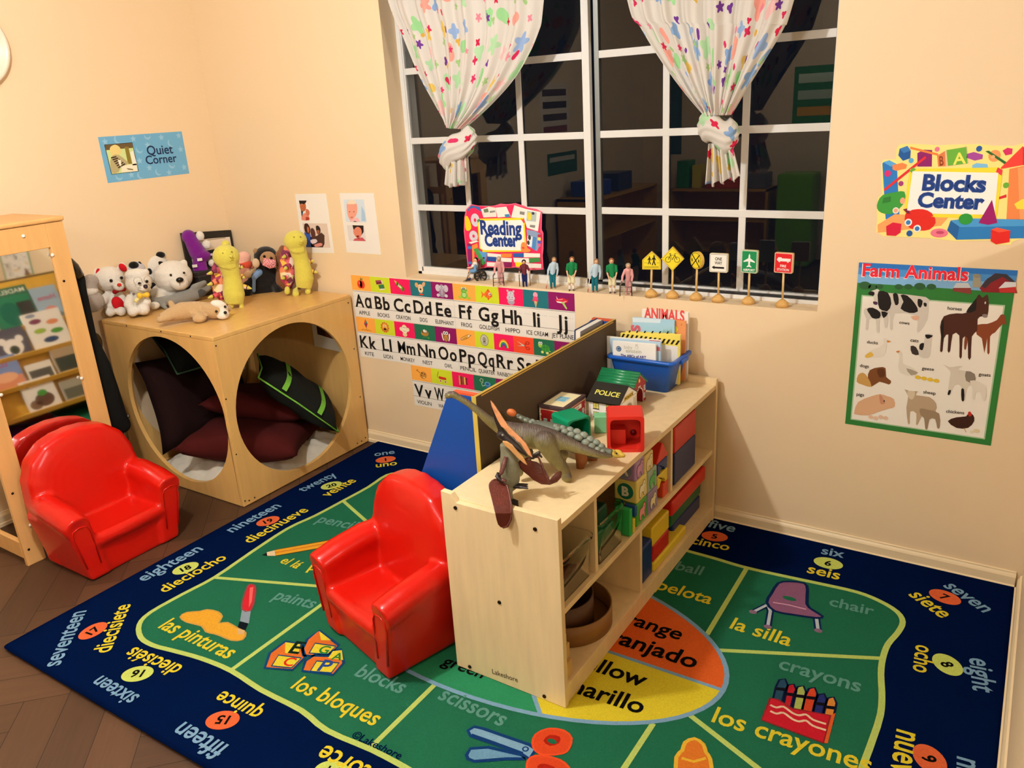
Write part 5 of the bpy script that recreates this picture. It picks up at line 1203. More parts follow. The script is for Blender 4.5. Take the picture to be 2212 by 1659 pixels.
b = MB(); b.caps(c, T.P(*cA(1800, 870), -.05), q(3), q(7), YB); b.caps(c, T.P(*cA(1960, 850), -.05), q(3), q(6), YB); b.caps(c, T.P(*cA(1700, 990), -.05), q(2.5), q(4), M('#ecd88a', 'gloss', .4)); b.build('ribbon_bow', T.e)
# polar bear
T = Toy('polar_bear_plush', 'large white polar bear plush with a black nose', 'polar bear plush', flo(374, 655, CT)); q = T.r
b = MB()
b.ball(T.P(*cC(790, 470), .02), (q(40), q(36), q(35)), WP); b.ball(T.P(*cC(838, 520), -.05), (q(19), q(20), q(16)), WP); b.ball(T.P(*cC(745, 600), .05), (q(36), q(30), q(24)), WP)
b.ball(T.P(*cC(875, 362), .02), (q(8), q(5), q(8)), WP); b.ball(T.P(*cC(715, 385), .03), (q(8), q(5), q(8)), WP); b.caps(T.P(*cC(700, 620), 0), T.P(*cC(690, 655), -.05), q(13), q(12), WP)
b.build('body', T.e, remesh=.006, smo=3)
ball_part(T, 'nose', cC(842, 496), -.098, q(7), EYE, None, (1.1, .8, .8))
for uv in (cC(770, 457), cC(876, 440)): ball_part(T, 'eye', uv, -.062, q(2.6), M('#2a1c18', 'gloss'))
c0, c1_ = T.P(*cC(842, 510), -.1), T.P(*cC(842, 540), -.098); MB().cyl(c0, c1_, .0008, EYE, n=6).build('mouth_seam', T.e)
# dalmatian
T = Toy('dalmatian_plush', 'white dalmatian plush with black spots behind the polar bear', 'dalmatian plush', (.062, -.335, CT)); q = T.r
b = MB(); b.ball(T.P(*cC(625, 395), .02), (q(34), q(28), q(31)), WP); b.ball(T.P(*cC(600, 470), -.01), (q(18), q(16), q(14)), WP); b.caps(T.P(*cC(620, 480), .04), T.P(*cC(610, 640), .04), q(22), q(26), WP)
b.build('body', T.e, remesh=.006, smo=3)
SPT = M('#15120f', 'plush')
for uv, r_, sx in ((cC(602, 428), 7, .7), (cC(687, 372), 6.5, 1.2), (cC(628, 545), 8, .8), (cC(540, 375), 6, .6)): ball_part(T, 'spot', uv, -.040 if r_ > 6.6 else -.028, q(r_), SPT, 'black spot', (sx, .5, 1))
ball_part(T, 'ear', cC(685, 298), .0, q(10), SPT, 'black floppy ear', (1, .6, .7))
# black and white cow plush farther left
T = Toy('cow_plush', 'pale plush with a black patch between the two teddy bears', 'plush toy', (.045, -.47, CT)); q = T.r
b = MB(); b.ball(T.P(*cC(480, 410), .0), (q(22), q(18), q(17)), PL('#cfc8cc')); b.caps(T.P(*cC(480, 440)), T.P(*cC(470, 640)), q(18), q(20), PL('#cfc8cc')); b.build('body', T.e, remesh=.006, smo=3)
ball_part(T, 'patch', cC(475, 380), -.03, q(10), SPT, 'black patch', (1, .6, .8)); ball_part(T, 'ear', cC(525, 380), -.01, q(7), SPT, 'black ear', (.6, .5, 1.2))
# grey elephant plush at far left on the sack
T = Toy('elephant_plush', 'grey plush slumped at the far left behind the white bear', 'plush toy', (.062, -.893, .785)); q = T.r
GP = PL('#a89c90')
b = MB(); b.ball(T.P(*cA(640, 1010), .0), (q(26), q(24), q(24)), GP); b.ball(T.P(*cA(560, 760), .0), (q(21), q(18), q(10)), PL('#c9c0b4')); b.ball(T.P(*cA(620, 530), .01), (q(17), q(15), q(16)), GP); b.caps(T.P(*cA(600, 700)), T.P(*cA(620, 900)), q(15), q(20), GP)
b.build('body', T.e, remesh=.006, smo=3)
ball_part(T, 'collar', cA(560, 780), -.012, q(20), PL('#ddd5c8'), 'paler neck ruff', (1, .8, .5))
# long grey seal
T = Toy('seal_plush', 'long grey seal plush stretched out before the polar bear', 'seal plush', flo(392, 660, CT)); q = T.r
SG = PL('#8b8a82')
b = MB(); b.tube([T.P(*cC(610, 655), -.03), T.P(*cC(680, 665), -.02), T.P(*cC(780, 660), 0), T.P(*cC(880, 635), .03), T.P(*cC(980, 600), .06), T.P(*cC(1080, 545), .09)], [q(5), q(9), q(12), q(15), q(14), q(8)], SG, 14)
b.caps(T.P(*cC(700, 690), -.03), T.P(*cC(735, 725), -.04), q(6), q(4), SG); b.caps(T.P(*cC(960, 560), .05), T.P(*cC(1040, 515), .05), q(9), q(5), SG); b.build('body', T.e, remesh=.0055, smo=3)
b = MB(); b.ball(T.P(*cC(640, 700), -.045), (q(11), q(6), q(8)), WP); b.build('tail_fin', T.e)
ball_part(T, 'dark_patch', cC(985, 605), .045, q(14), PL('#4a4a46'), 'dark grey side', (1.3, .55, .75))
# tan bulldog lying down
T = Toy('bulldog_plush', 'tan bulldog plush with white face lying on the cube edge', 'dog plush', flo(420, 694, CT)); q = T.r
TN = PL('#c7a373'); WF = PL('#f4ead8')
b = MB(); b.tube([T.P(*cC(690, 800), -.01), T.P(*cC(760, 775), 0), T.P(*cC(860, 745), .01), T.P(*cC(980, 735), .01), T.P(*cC(1080, 735), .0)], [q(9), q(14), q(20), q(19), q(16)], TN, 16)
b.caps(T.P(*cC(760, 790), -.02), T.P(*cC(680, 815), -.03), q(9), q(7), TN); b.caps(T.P(*cC(780, 700), .04), T.P(*cC(770, 680), .04), q(7), q(6), TN)
b.ball(T.P(*cC(1125, 735), -.02), (q(24), q(21), q(19)), TN); b.ball(T.P(*cC(1000, 805), -.045), (q(15), q(12), q(9)), TN); b.caps(T.P(*cC(980, 770), -.02), T.P(*cC(1010, 805), -.05), q(12), q(9), TN)
b.ball(T.P(*cC(1050, 735), -.025), (q(8), q(6), q(14)), TN); b.build('body', T.e, remesh=.005, smo=3)
b = MB(); b.ball(T.P(*cC(1150, 690), -.035), (q(17), q(13), q(9)), WF, 16, Matrix.Rotation(R(20), 4, 'Y')); b.ball(T.P(*cC(1185, 775), -.05), (q(14), q(12), q(10)), WF); b.ball(T.P(*cC(1185, 730), -.04), (q(12), q(11), q(11)), WF)
b.build('muzzle', T.e, remesh=.004, smo=3)['label'] = 'white face and muzzle'
for uv, dy in ((cC(1133, 748), -.072), (cC(1203, 710), -.066)): ball_part(T, 'eye', uv, dy, q(3), EYE)
ball_part(T, 'nose', cC(1204, 757), -.082, q(3.6), EYE)
ball_part(T, 'ear', cC(1236, 722), -.02, q(6), TN, None, (.7, .6, 1.2))

# yellow caterpillars with patchwork backs
def patch_mat():
    m = bpy.data.materials.new('patchwork'); m.use_nodes = True; nt = m.node_tree; L = nt.links; b_ = nt.nodes['Principled BSDF']; b_.inputs['Roughness'].default_value = .8
    tc = nd(nt, 'ShaderNodeTexCoord'); v = nd(nt, 'ShaderNodeTexVoronoi', Scale=38.0); L.new(tc.outputs['Object'], v.inputs['Vector'])
    cr = nt.nodes.new('ShaderNodeValToRGB'); cr.color_ramp.interpolation = 'CONSTANT'
    cols = ['#d8525e', '#f0c24a', '#a83a58', '#f2d8c8', '#e88a5a', '#7a2a4a', '#f0e0a0', '#e06a7a']
    el = cr.color_ramp.elements; el[0].color = lin(cols[0]); el[1].position = .125; el[1].color = lin(cols[1])
    for i, c_ in enumerate(cols[2:]):
        e = el.new(.25 + .125 * i); e.color = lin(c_)
    sx = nt.nodes.new('ShaderNodeSeparateColor'); L.new(v.outputs['Color'], sx.inputs[0]); L.new(sx.outputs[0], cr.inputs[0]); L.new(cr.outputs[0], b_.inputs['Base Color'])
    return m
PATCH = patch_mat(); YP = PL('#ded257'); MRN = M('#5e1428', 'cloth')
def caterpillar(label, base, pts, rad, feet, cape, edge, arms, ant, face):
    T = Toy('caterpillar_plush', label, 'caterpillar plush', base, 'yellow caterpillar plushes'); q = T.r
    b = MB(); b.tube([T.P(*cB(x, y), dy) for x, y, dy in pts], [q(r) for r in rad], YP, 18)
    b.ball(T.P(*cB(pts[1][0] - 5, pts[1][1] - 12), -.004), (q(rad[1] * 1.12), q(rad[1] * 1.05), q(rad[1] * 1.02)), YP)
    for kk in (1.35, 1.7): b.tube([T.P(*cB(pts[1][0] + 12 * kk + q_[0] * rad[1] * 6.1, pts[1][1] + kk * 85 + q_[1]), -q(rad[1]) * .55 - q(rad[1]) * .35 * (1 - abs(q_[0]))) for q_ in ((-.75, -26), (-.4, -4), (0, 4), (.4, -4), (.75, -26))], q(2.6), YP, 8)
    for x, y, dy, r_ in feet: b.caps(T.P(*cB(x, y - 45), 0), T.P(*cB(x, y), dy), q(r_ * .9), q(r_), YP)
    b.build('body', T.e, remesh=.005, smo=2)
    q2 = MB(); q2.tube([T.P(*cB(x, y), .028) for x, y in cape], [(q(r), q(9)) for r in (6, 14, 17, 17, 13, 5)], PATCH, 16, upv=(0, 1, 0)); o = q2.build('patchwork_back', T.e, weld=False); o['label'] = 'patchwork patterned back'
    MB().tube([T.P(*cB(x, y), .012) for x, y in edge], q(1.6), MRN, 8).build('back_binding', T.e)
    for (x0, y0), (x1, y1), dy in arms:
        a = MB(); p0, p1 = T.P(*cB(x0, y0), .01), T.P(*cB(x1, y1), dy); mid = p0.lerp(p1, .55)
        a.cyl(p0, mid, q(5.2), PATCH, q(4.6), 12); o = a.build('arm', T.e)
        MB().cyl(mid, p1, q(4.9), YP, q(1.2), 12).build('arm_tip', o); MB().cyl(mid - (p1 - p0) * .03, mid + (p1 - p0) * .03, q(5.4), MRN, q(5.4), 12).build('arm_band', o)
    if ant: ball_part(T, 'antenna_ball', cB(*ant), .02, q(8.5), YP)
    ec = M('#8a8030', 'cloth')
    for uv in face[:2]: ball_part(T, 'eye', cB(*uv), -q(rad[1]) * .95, q(1.6), ec)
    ball_part(T, 'nose', cB(*face[2]), -q(rad[1]) * 1.2, q(3.6), YP, None, (1, .7, .8))
    n0 = [T.P(*cB(*p), -q(rad[1]) * 1.02) for p in face[3:]]
    MB().tube(n0, q(.7), M('#a89a34', 'cloth'), 6).build('smile', T.e)
    return T
caterpillar('yellow caterpillar plush standing behind the tan bulldog', flo(505, 664, CT),
    [(815, 470, .01), (840, 560, 0), (880, 700, .0), (915, 820, 0), (930, 960, 0), (945, 1080, 0), (950, 1200, .0)], [17, 25, 20, 18, 21, 23, 19],
    [(1052, 1262, -.02, 5.5), (905, 1245, -.015, 6)], [(715, 600), (730, 700), (745, 830), (745, 950), (745, 1060), (770, 1150)], [(690, 600), (770, 700), (795, 850), (805, 1000), (800, 1150)],
    [((720, 750), (565, 795), -.02), ((715, 900), (570, 950), -.02), ((720, 1080), (580, 1130), -.02), ((1010, 680), (1075, 705), .0), ((1040, 820), (1100, 850), 0), ((1060, 960), (1195, 1000), -.01)], (828, 372), [(790, 500), (915, 480), (905, 545), (855, 600), (900, 610), (940, 590)])
caterpillar('yellow caterpillar plush standing at the wall beside the photo sheets', flo(645, 636, CT),
    [(1790, 260, .01), (1815, 340, 0), (1845, 460, .0), (1890, 600, 0), (1920, 740, 0), (1935, 860, 0), (1930, 980, .0)], [15, 22, 17.5, 16, 18.5, 20, 16],
    [(1985, 1045, -.015, 6.5), (1815, 1075, -.03, 7.5), (1695, 1045, .0, 6.5)], [(1690, 400), (1700, 480), (1705, 620), (1700, 760), (1690, 880), (1720, 975)], [(1672, 360), (1750, 450), (1800, 600), (1815, 760), (1790, 900), (1740, 990)],
    [((1720, 520), (1620, 565), -.02), ((1730, 670), (1645, 730), -.02), ((1700, 830), (1610, 860), -.02), ((1990, 620), (2075, 610), .0), ((2030, 750), (2125, 775), -.01)], None, [(1790, 275), (1880, 270), (1895, 330), (1860, 375), (1895, 385), (1930, 360)])

# purple plush on a dark case, display board in the corner
box_ = thing('storage_case', 'dark grey storage case lying under the purple plush', 'case', (.075, -.225, CT))
MB().box(-.06, .06, -.10, .10, .001, .125, M('#2c2a28', 'plastic', .5)).build('case_body', box_, bev=.006); MB().box(-.062, .062, -.102, .102, .095, .103, M('#3a3836', 'plastic', .5)).build('lid_seam', box_, bev=.002)
T = Toy('hippo_plush', 'purple plush with white belly slumped against the dark board', 'plush toy', (.085, -.215, CT + .127)); q = T.r
PU = PL('#7a1a86')
b = MB(); b.ball(T.P(*cB(310, 270), .0), (q(15), q(13), q(15)), PU); b.caps(T.P(*cB(340, 320)), T.P(*cB(440, 500), 0), q(14), q(18), PU); b.ball(T.P(*cB(500, 540), -.02), (q(18), q(14), q(13)), PU)
b.caps(T.P(*cB(480, 650), -.03), T.P(*cB(540, 800), -.06), q(12), q(9), PU); b.caps(T.P(*cB(420, 640), -.02), T.P(*cB(430, 780), -.05), q(9), q(8), PU); b.build('body', T.e, remesh=.006, smo=2)
ball_part(T, 'belly', cB(560, 380), .012, q(9.5), WP, 'white belly', (1, .8, 1.05)); ball_part(T, 'ear', cB(470, 258), .0, q(8.5), WP, 'white ear lining', (1, .6, 1.2)); ball_part(T, 'paw', cB(640, 640), -.02, q(8), WP, 'white paw', (1, .7, 1)); ball_part(T, 'eye', cB(632, 520), -.045, q(2.8), M('#b8a8d8', 'gloss'))
for uv in (cB(465, 590), cB(395, 680)):
    p = T.P(*uv, -.068); MB().box(p.x - q(5), p.x + q(5), p.y - .0006, p.y, p.z - q(3), p.z + q(3), PAPER).build('care_label', T.e)
bd_ = thing('display_board', 'black framed display board leaning in the corner behind the toys', 'board', (.022, -.155, CT))
F = Flat((.030, 0, 0), (0, 1, 0), (0, 0, 1), dz=.0005)
c = [(-.30, .775), (-.008, .775), (-.008, 1.045), (-.30, 1.075)]
F.slab(c, .012, M('#2a261e', 'paper')); F.poly([(-.27, .79), (-.022, .79), (-.022, 1.012), (-.27, 1.034)], C('#efdcc4'), 1); F.poly([(-.20, .79), (-.022, .79), (-.022, .962), (-.20, .968)], C('#262432'), 2); F.line([(-.24, 1.022), (-.05, 1.012)], .003, C('#8a7c5c'), 2); F.poly([(-.18, .90), (-.1, .90), (-.1, .925), (-.18, .925)], C('#8a8478'), 3)
F.build('board', bd_)
# monkey with a gingham mask, pink pig, brown bear
T = Toy('monkey_plush', 'black monkey plush wearing a pink gingham mask', 'monkey plush', flo(565, 634, CT)); q = T.r
BP = PL('#1a1613'); TP_ = PL('#b58a5e')
b = MB(); b.ball(T.P(*cB(1390, 540), .06), (q(25), q(21), q(21)), BP); b.ball(T.P(*cB(1330, 900), .06), (q(40), q(26), q(22)), BP); b.caps(T.P(*cB(1150, 960), .03), T.P(*cB(1130, 1050), 0), q(13), q(11), BP); b.caps(T.P(*cB(1500, 900), .05), T.P(*cB(1560, 1010), .0), q(14), q(10), BP); b.caps(T.P(*cB(1400, 700), .06), T.P(*cB(1400, 820), .06), q(20), q(26), BP); b.caps(T.P(*cB(1250, 1020), .02), T.P(*cB(1450, 1030), .02), q(9), q(9), BP)
b.build('body', T.e, remesh=.006, smo=1)
b = MB(); b.ball(T.P(*cB(1425, 580), -.005), (q(17), q(10), q(16)), TP_); b.build('face', T.e); b = MB(); b.ball(T.P(*cB(1570, 560), .04), (q(6), q(4), q(8)), TP_); b.ball(T.P(*cB(1250, 470), .05), (q(5), q(4), q(6)), TP_); b.build('ear', T.e)
for uv in (cB(1372, 545), cB(1470, 570)): ball_part(T, 'eye', uv, -.028, q(3), EYE)
def gingham():
    m = bpy.data.materials.new('gingham'); m.use_nodes = True; nt = m.node_tree; L = nt.links; b_ = nt.nodes['Principled BSDF']; b_.inputs['Roughness'].default_value = .9
    tc = nd(nt, 'ShaderNodeTexCoord'); ck = nd(nt, 'ShaderNodeTexChecker', Scale=170.0); L.new(tc.outputs['Object'], ck.inputs['Vector']); ck.inputs[1].default_value = lin('#c4525c'); ck.inputs[2].default_value = lin('#eeb8b4'); L.new(ck.outputs[0], b_.inputs['Base Color'])
    return m
pts = [cB(1370, 570), cB(1540, 605), cB(1530, 700), cB(1450, 720), cB(1345, 670)]; b = MB(); F_ = [T.P(*p, -.042) for p in pts]; c = sum(F_, Vector()) / 5 + Vector((0, -.012, 0))
b.add(F_ + [c] + [p + Vector((0, .03, 0)) for p in F_], [(i, (i + 1) % 5, 5) for i in range(5)] + [(i, 6 + i, 6 + (i + 1) % 5, (i + 1) % 5) for i in range(5)] + [tuple(range(10, 5, -1))], gingham()); b.build('face_mask', T.e, bev=.002)
ball_part(T, 'paw', cB(1255, 640), -.02, q(8.5), PL('#e6c8a4'), 'pale paw', (.9, .8, 1.2))
T = Toy('pig_plush', 'pink plush in an orange shirt beside the first caterpillar', 'plush toy', (.30, -.165, CT)); q = T.r
b = MB(); b.ball(T.P(*cB(1085, 560), .0), (q(15), q(13), q(13)), PL('#f0b8a4')); b.caps(T.P(*cB(1090, 620)), T.P(*cB(1080, 900), 0), q(13), q(15), PL('#f0b8a4')); b.build('body', T.e, remesh=.006, smo=2)
b = MB(); b.ball(T.P(*cB(1105, 660), -.005), (q(15), q(13), q(11)), PL('#e0563a')); b.build('shirt', T.e); ball_part(T, 'paw', cB(1140, 795), -.02, q(10), PL('#ecc79a'), 'beige paw', (1, .9, .9)); ball_part(T, 'arm', cB(1190, 680), -.0, q(7), PL('#e89a6a'), None, (1, .8, 1))
T = Toy('brown_bear_plush', 'brown plush half hidden behind the caterpillar at the wall', 'plush toy', (.42, -.075, CT)); q = T.r
b = MB(); b.ball(T.P(*cB(1610, 560), .0), (q(13), q(11), q(17)), PL('#8a5a34')); b.ball(T.P(*cB(1630, 440), 0), (q(8), q(7), q(8)), PL('#d8a878')); b.caps(T.P(*cB(1620, 600)), T.P(*cB(1620, 930)), q(11), q(14), PL('#7a4e2c')); b.build('body', T.e, remesh=.006, smo=2)
T = Toy('blue_cap_doll', 'small blue felt scrap on the black monkey plush', 'toy', flo(548, 634, CT)); q = T.r
b = MB(); b.caps(T.P(*cB(1230, 840), -.02), T.P(*cB(1300, 770), -.01), q(6), q(8), M('#7a98c0', 'cloth')); b.caps(T.P(*cB(1230, 840), -.02), T.P(*cB(1225, 1030), -.03), q(4), q(4), BP); b.build('felt', T.e, remesh=.004, smo=2)
# ================================================================== toys on and in the block shelf
def cS(a, b): return (1100 + a / 5.183, 640 + b / 5.183)
def cD(a, b): return (940 + a / 5.027, 830 + b / 5.027)
def print_on(T, local_O, ex, ey, fn, name, dz=.0003, par=None):
    F = Flat(local_O, ex, ey, dz=dz); fn(F); o = F.build(name); o.parent = par or T; return o
# ---- painted wooden houses
Zs = SZ
def windows(F, xs, z, w, h, frame, glass, ly=1):
    for x in xs:
        F.rect(x - w / 2 - .0015, z - .0015, x + w / 2 + .0015, z + h + .0015, C(frame), ly); F.rect(x - w / 2, z, x + w / 2, z + h, C(glass), ly + 1)
        F.rect(x - .0005, z, x + .0005, z + h, C(frame), ly + 2); F.rect(x - w / 2, z + h / 2 - .0005, x + w / 2, z + h / 2 + .0005, C(frame), ly + 2); F.rect(x - w / 2 - .003, z - .0035, x + w / 2 + .003, z - .0012, C(frame), ly + 2)
# fire house (red, flat roof)
x0, x1, y0, y1 = 2.278, 2.372, -.662, -.520
t = thing('toy_fire_house', 'red toy brick house with flat cream roof on the shelf top', 'toy house', (x0, y0, Zs)); w, d, h = x1 - x0, y1 - y0, .074
wl = MB().box(0, w, 0, d, .0005, h, M('#a81a1c', 'paint', .4)).build('walls', t)
MB().box(-.002, w + .002, -.002, d + .002, h, h + .010, M('#4a3634', 'paint', .5)).build('cornice', t, bev=.001)
rf = MB().box(.010, w - .010, .010, d - .010, h + .0098, h + .0108, M('#efe2b0', 'paint', .5)).build('roof', t)
def f(F):
    F.rect(w / 2 - .020, d / 2 - .022, w / 2 + .020, d / 2 + .022, C('#bcd0d4'), 1); F.rect(w / 2 - .016, d / 2 - .018, w / 2 + .016, d / 2 + .018, C('#6fb4cc'), 2); F.line([(w / 2 - .016, d / 2 - .01), (w / 2 + .016, d / 2 + .006)], .002, C('#efe2b0'), 3); F.line([(w / 2 - .010, d / 2 - .018), (w / 2 - .004, d / 2 + .018)], .0012, C('#efe2b0'), 3)
print_on(t, (0, 0, h + .0112), (1, 0, 0), (0, 1, 0), f, 'skylight', par=rf)
def quoins(F, W_):
    for i in range(8):
        k = .007 if i % 2 else .005
        F.rect(0, i * h / 8 + .0006, k, (i + 1) * h / 8 - .0006, C('#f0e4bc'), 1); F.rect(W_ - k, i * h / 8 + .0006, W_, (i + 1) * h / 8 - .0006, C('#f0e4bc'), 1)
    F.rect(0, h - .005, W_, h - .003, C('#e8d8a8'), 1); F.rect(0, 0, W_, .004, C('#e8d8a8'), 1)
def f(F): quoins(F, w); windows(F, (.022, .047, .072), .020, .010, .018, '#f0e8d0', '#8fb0b8', 2)
print_on(t, (0, -.0004, 0), (1, 0, 0), (0, 0, 1), f, 'painted_front', par=wl)
def f(F):
    quoins(F, d); windows(F, (.019, .123), .022, .011, .020, '#f0e8d0', '#8fb0b8', 2); F.rect(.030, .050, .112, .064, C('#f2ead4'), 2); F.text('FIRE HOUSE', (.071, .0538), .0068, C('#6a2a24'), 3, bold=.01); F.rect(.040, 0, .102, .042, C('#2a1a14'), 2)
print_on(t, (w + .0004, 0, 0), (0, 1, 0), (0, 0, 1), f, 'painted_side', par=wl)

def gable_house(name, label, x0, x1, y0, y1, he, hp, wall_hex, roof_mat, ribs, front, side, roof_text=None, arch=(.5, .024, .034)):
    t = thing(name, label, 'toy house', (x0, y0, Zs)); w, d = x1 - x0, y1 - y0
    a0 = d * arch[0]; ar = arch[1]; ah = arch[2]
    door = [(a0 - ar, .0005), (a0 - ar, ah)] + [(a0 + ar * math.cos(R(q)), ah + ar * math.sin(R(q))) for q in range(165, 0, -15)] + [(a0 + ar, ah), (a0 + ar, .0005)]
    prof = [(0, .0005)] + door[0:] + [(d, .0005), (d, he), (d / 2, hp), (0, he)]
    wl = MB().prism(prof, -w, 0, M(wall_hex, 'paint', .4), X=RZ90).build('walls', t)
    # roof: two slopes over the eaves
    for s in (0, 1):
        b = MB(); n = 7 if ribs else 1
        ya, yb = (-.008, d / 2) if s == 0 else (d / 2, d + .008)
        za, zb_ = (he - .008 * (hp - he) / (d / 2) , hp) if s == 0 else (hp, he - .008 * (hp - he) / (d / 2))
        N = 28 if ribs else 1; V = []
        for i in range(N + 1):
            k = i / N; rip = (.0022 * math.cos(2 * math.pi * n * k) if ribs else 0)
            V += [(-.006, ya + (yb - ya) * k, za + (zb_ - za) * k + .003 + rip), (w + .004 if ribs else w + .001, ya + (yb - ya) * k, za + (zb_ - za) * k + .003 + rip)]
        V2 = [(x, y, z - .0045) for x, y, z in V]; M_ = len(V)
        F_ = [(2 * i, 2 * i + 1, 2 * i + 3, 2 * i + 2) for i in range(N)] + [(M_ + 2 * i + 2, M_ + 2 * i + 3, M_ + 2 * i + 1, M_ + 2 * i) for i in range(N)]
        F_ += [(0, M_, M_ + 1, 1), (2 * N, 2 * N + 1, M_ + 2 * N + 1, M_ + 2 * N)] + [(2 * i, 2 * i + 2, M_ + 2 * i + 2, M_ + 2 * i) for i in range(N)] + [(2 * i + 1, M_ + 2 * i + 1, M_ + 2 * i + 3, 2 * i + 3) for i in range(N)]
        o = b.add(V + V2, F_, roof_mat, ribs).build('roof_slope', t)
        if s == 0 and roof_text:
            sl = Vector((0, yb - ya, zb_ - za)).normalized(); nrm = Vector((1, 0, 0)).cross(sl)
            def f(F): F.text(roof_text, (w * .50, .030), .020, C('#d8cf5a'), 1, bold=.02)
            F = Flat(Vector((0, ya, za + .003)) + nrm * .0004, (1, 0, 0), sl); f(F); q = F.build('roof_lettering'); q.parent = o
    if front: print_on(t, (w + .0004, 0, 0), (0, 1, 0), (0, 0, 1), lambda F: front(F, d, he, hp, door), 'painted_front', par=wl)
    if side: print_on(t, (0, -.0004, 0), (1, 0, 0), (0, 0, 1), lambda F: side(F, w, he), 'painted_side', par=wl)
    return t
def pol_front(F, d, he, hp, door):
    F.line([(p[0], p[1]) for p in door], .003, C('#cfc9bc'), 1); F.line([(.002, he), (d / 2, hp - .003), (d - .002, he)], .004, C('#ece6d6'), 1); F.line([(.002, he - .003), (d - .002, he - .003)], .0016, C('#8a8478'), 1)
    for x in (.010, .022, d - .022, d - .010): F.line([(x, .004), (x, he - .012)], .003, C('#bdb6a8'), 1); F.line([(x, .004), (x, he - .012)], .0008, C('#4a463e'), 2)
    F.rect(.030, he - .004, d - .030, he + .012, C('#d8b84a'), 2); F.text('POLICE', (d / 2, he + .0005), .0085, C('#241c10'), 3, width=.062, bold=.02)
def pol_side(F, w, he):
    windows(F, (.028, .075, .122), .042, .018, .018, '#3a362e', '#e4d66a', 1); windows(F, (.028, .075, .122), .012, .018, .016, '#3a362e', '#e4d66a', 1); F.rect(0, he - .006, w, he - .003, C('#b8b2a4'), 1)
    for x in (.004, w - .012): F.rect(x, 0, x + .004, he - .008, C('#d8d2c4'), 1)
gable_house('toy_police_house', 'white toy house with black roof lettered POLICE on the shelf top', 2.384, 2.500, -.520, -.392, .071, .110, '#f1ece0', M('#17150f', 'paint', .35), False, pol_front, pol_side, 'POLICE', (.5, .030, .022))
def barn_front(F, d, he, hp, door):
    F.line([(p[0], p[1]) for p in door], .004, C('#efe6d8'), 1); F.line([(.002, he), (d / 2, hp - .003), (d - .002, he)], .003, C('#efe6d8'), 1)
    F.rect(d / 2 - .006, he + .012, d / 2 + .006, he + .024, C('#e8d25a'), 1); F.rect(.045, he - .012, d - .045, he - .002, C('#efe6d8'), 1); F.text('SCHOOL', (d / 2, he - .0098), .0055, C('#8a2a2a'), 2, bold=.01)
    windows(F, (.014, d - .014), .044, .010, .014, '#efe6d8', '#9fb8c8', 1); windows(F, (.014, d - .014), .016, .010, .014, '#efe6d8', '#9fb8c8', 1)
gable_house('toy_barn', 'red toy house with ribbed green roof between POLICE house and blue bin', 2.345, 2.482, -.388, -.276, .070, .114, '#9a1f2a', M('#1f7a4a', 'plastic', .3), True, barn_front, None, None, (.5, .030, .030))

# ---- jumbo bricks on the top
def jumbo(T_or_None, name, label, mat, size, open_dir, studs, base, rz, group=None):
    pass
def hollow_brick(name, label, base, rz, w, d, h, mat, studs=True):
    """open side faces local -y, studs on the far side"""
    t = thing(name, label, 'toy brick', base, rz)
    wl = .010 if w > .09 else .006; b = MB()
    r_ = .014
    def rr(x0, x1, z0, z1, r):
        P = []
        for cx, cz_, a0 in ((x1 - r, z1 - r, 0), (x0 + r, z1 - r, 90), (x0 + r, z0 + r, 180), (x1 - r, z0 + r, 270)):
            for i in range(5): P.append((cx + r * math.cos(R(a0 + 22.5 * i)), cz_ + r * math.sin(R(a0 + 22.5 * i))))
        return P
    b.prism(rr(-w / 2, w / 2, .0005, h, r_ * .7), -d / 2, d / 2, mat, holes=[rr(-w / 2 + wl, w / 2 - wl, wl, h - wl, r_)], smooth=False)
    b.build('shell', t, bev=.0015)
    q = MB(); q.box(-w / 2 + wl * .6, w / 2 - wl * .6, d / 2 - .012, d / 2 - .002, wl * .6, h - wl * .6, mat)
    q.build('floor_plate', t)
    k = w / 4
    for sx in (-1, 1):
        for sz in (-1, 1):
            m_ = MB(); m_.cyl((sx * k * .95, d / 2 - .016, h / 2 + sz * k * .95), (sx * k * .95, d / 2 - .011, h / 2 + sz * k * .95), k * .34, M('#7a0e0c' if mat.name.endswith('d42c20') else '#0c4a30', 'plastic')); m_.build('stud_hollow_shade', t)  # solid discs in darker plastic, painting the shade inside the hollow studs
            if studs:
                m_ = MB(); m_.cyl((sx * k, d / 2 - .003, h / 2 + sz * k), (sx * k, d / 2 + .022, h / 2 + sz * k), k * .62, mat, k * .58, 20); m_.build('stud', t, bev=.002)
    q = MB(); q.box(-w / 2 + wl, .002, d / 2 - .055, d / 2 - .012, wl, h / 2, mat); q.build('inner_block', t, bev=.002)
    return t
rb0, rb1 = flo(1312, 978, SZ), flo(1392, 977, SZ); d_ = (rb1 - rb0); rz = math.atan2(d_.y, d_.x)
c_ = (rb0 + rb1) / 2 + Vector((-d_.y, d_.x, 0)).normalized() * .047
hollow_brick('jumbo_brick', 'hollow red jumbo brick on the shelf top with its open side forward', (c_.x, c_.y, SZ), rz, d_.length, .094, .116, M('#d42c20', 'plastic', .35))
hollow_brick('jumbo_brick', 'hollow teal green jumbo brick lying before the red toy house', (2.412, -.690, SZ), R(62), .085, .090, .082, M('#0f8a5e', 'plastic', .3))
t = thing('toy_brick', 'small pale green brick behind the teal jumbo brick', 'toy brick', (2.468, -.600, SZ), R(28)); MB().box(-.020, .020, -.020, .020, .0005, .058, M('#7fc890', 'plastic')).build('brick', t, bev=.003)

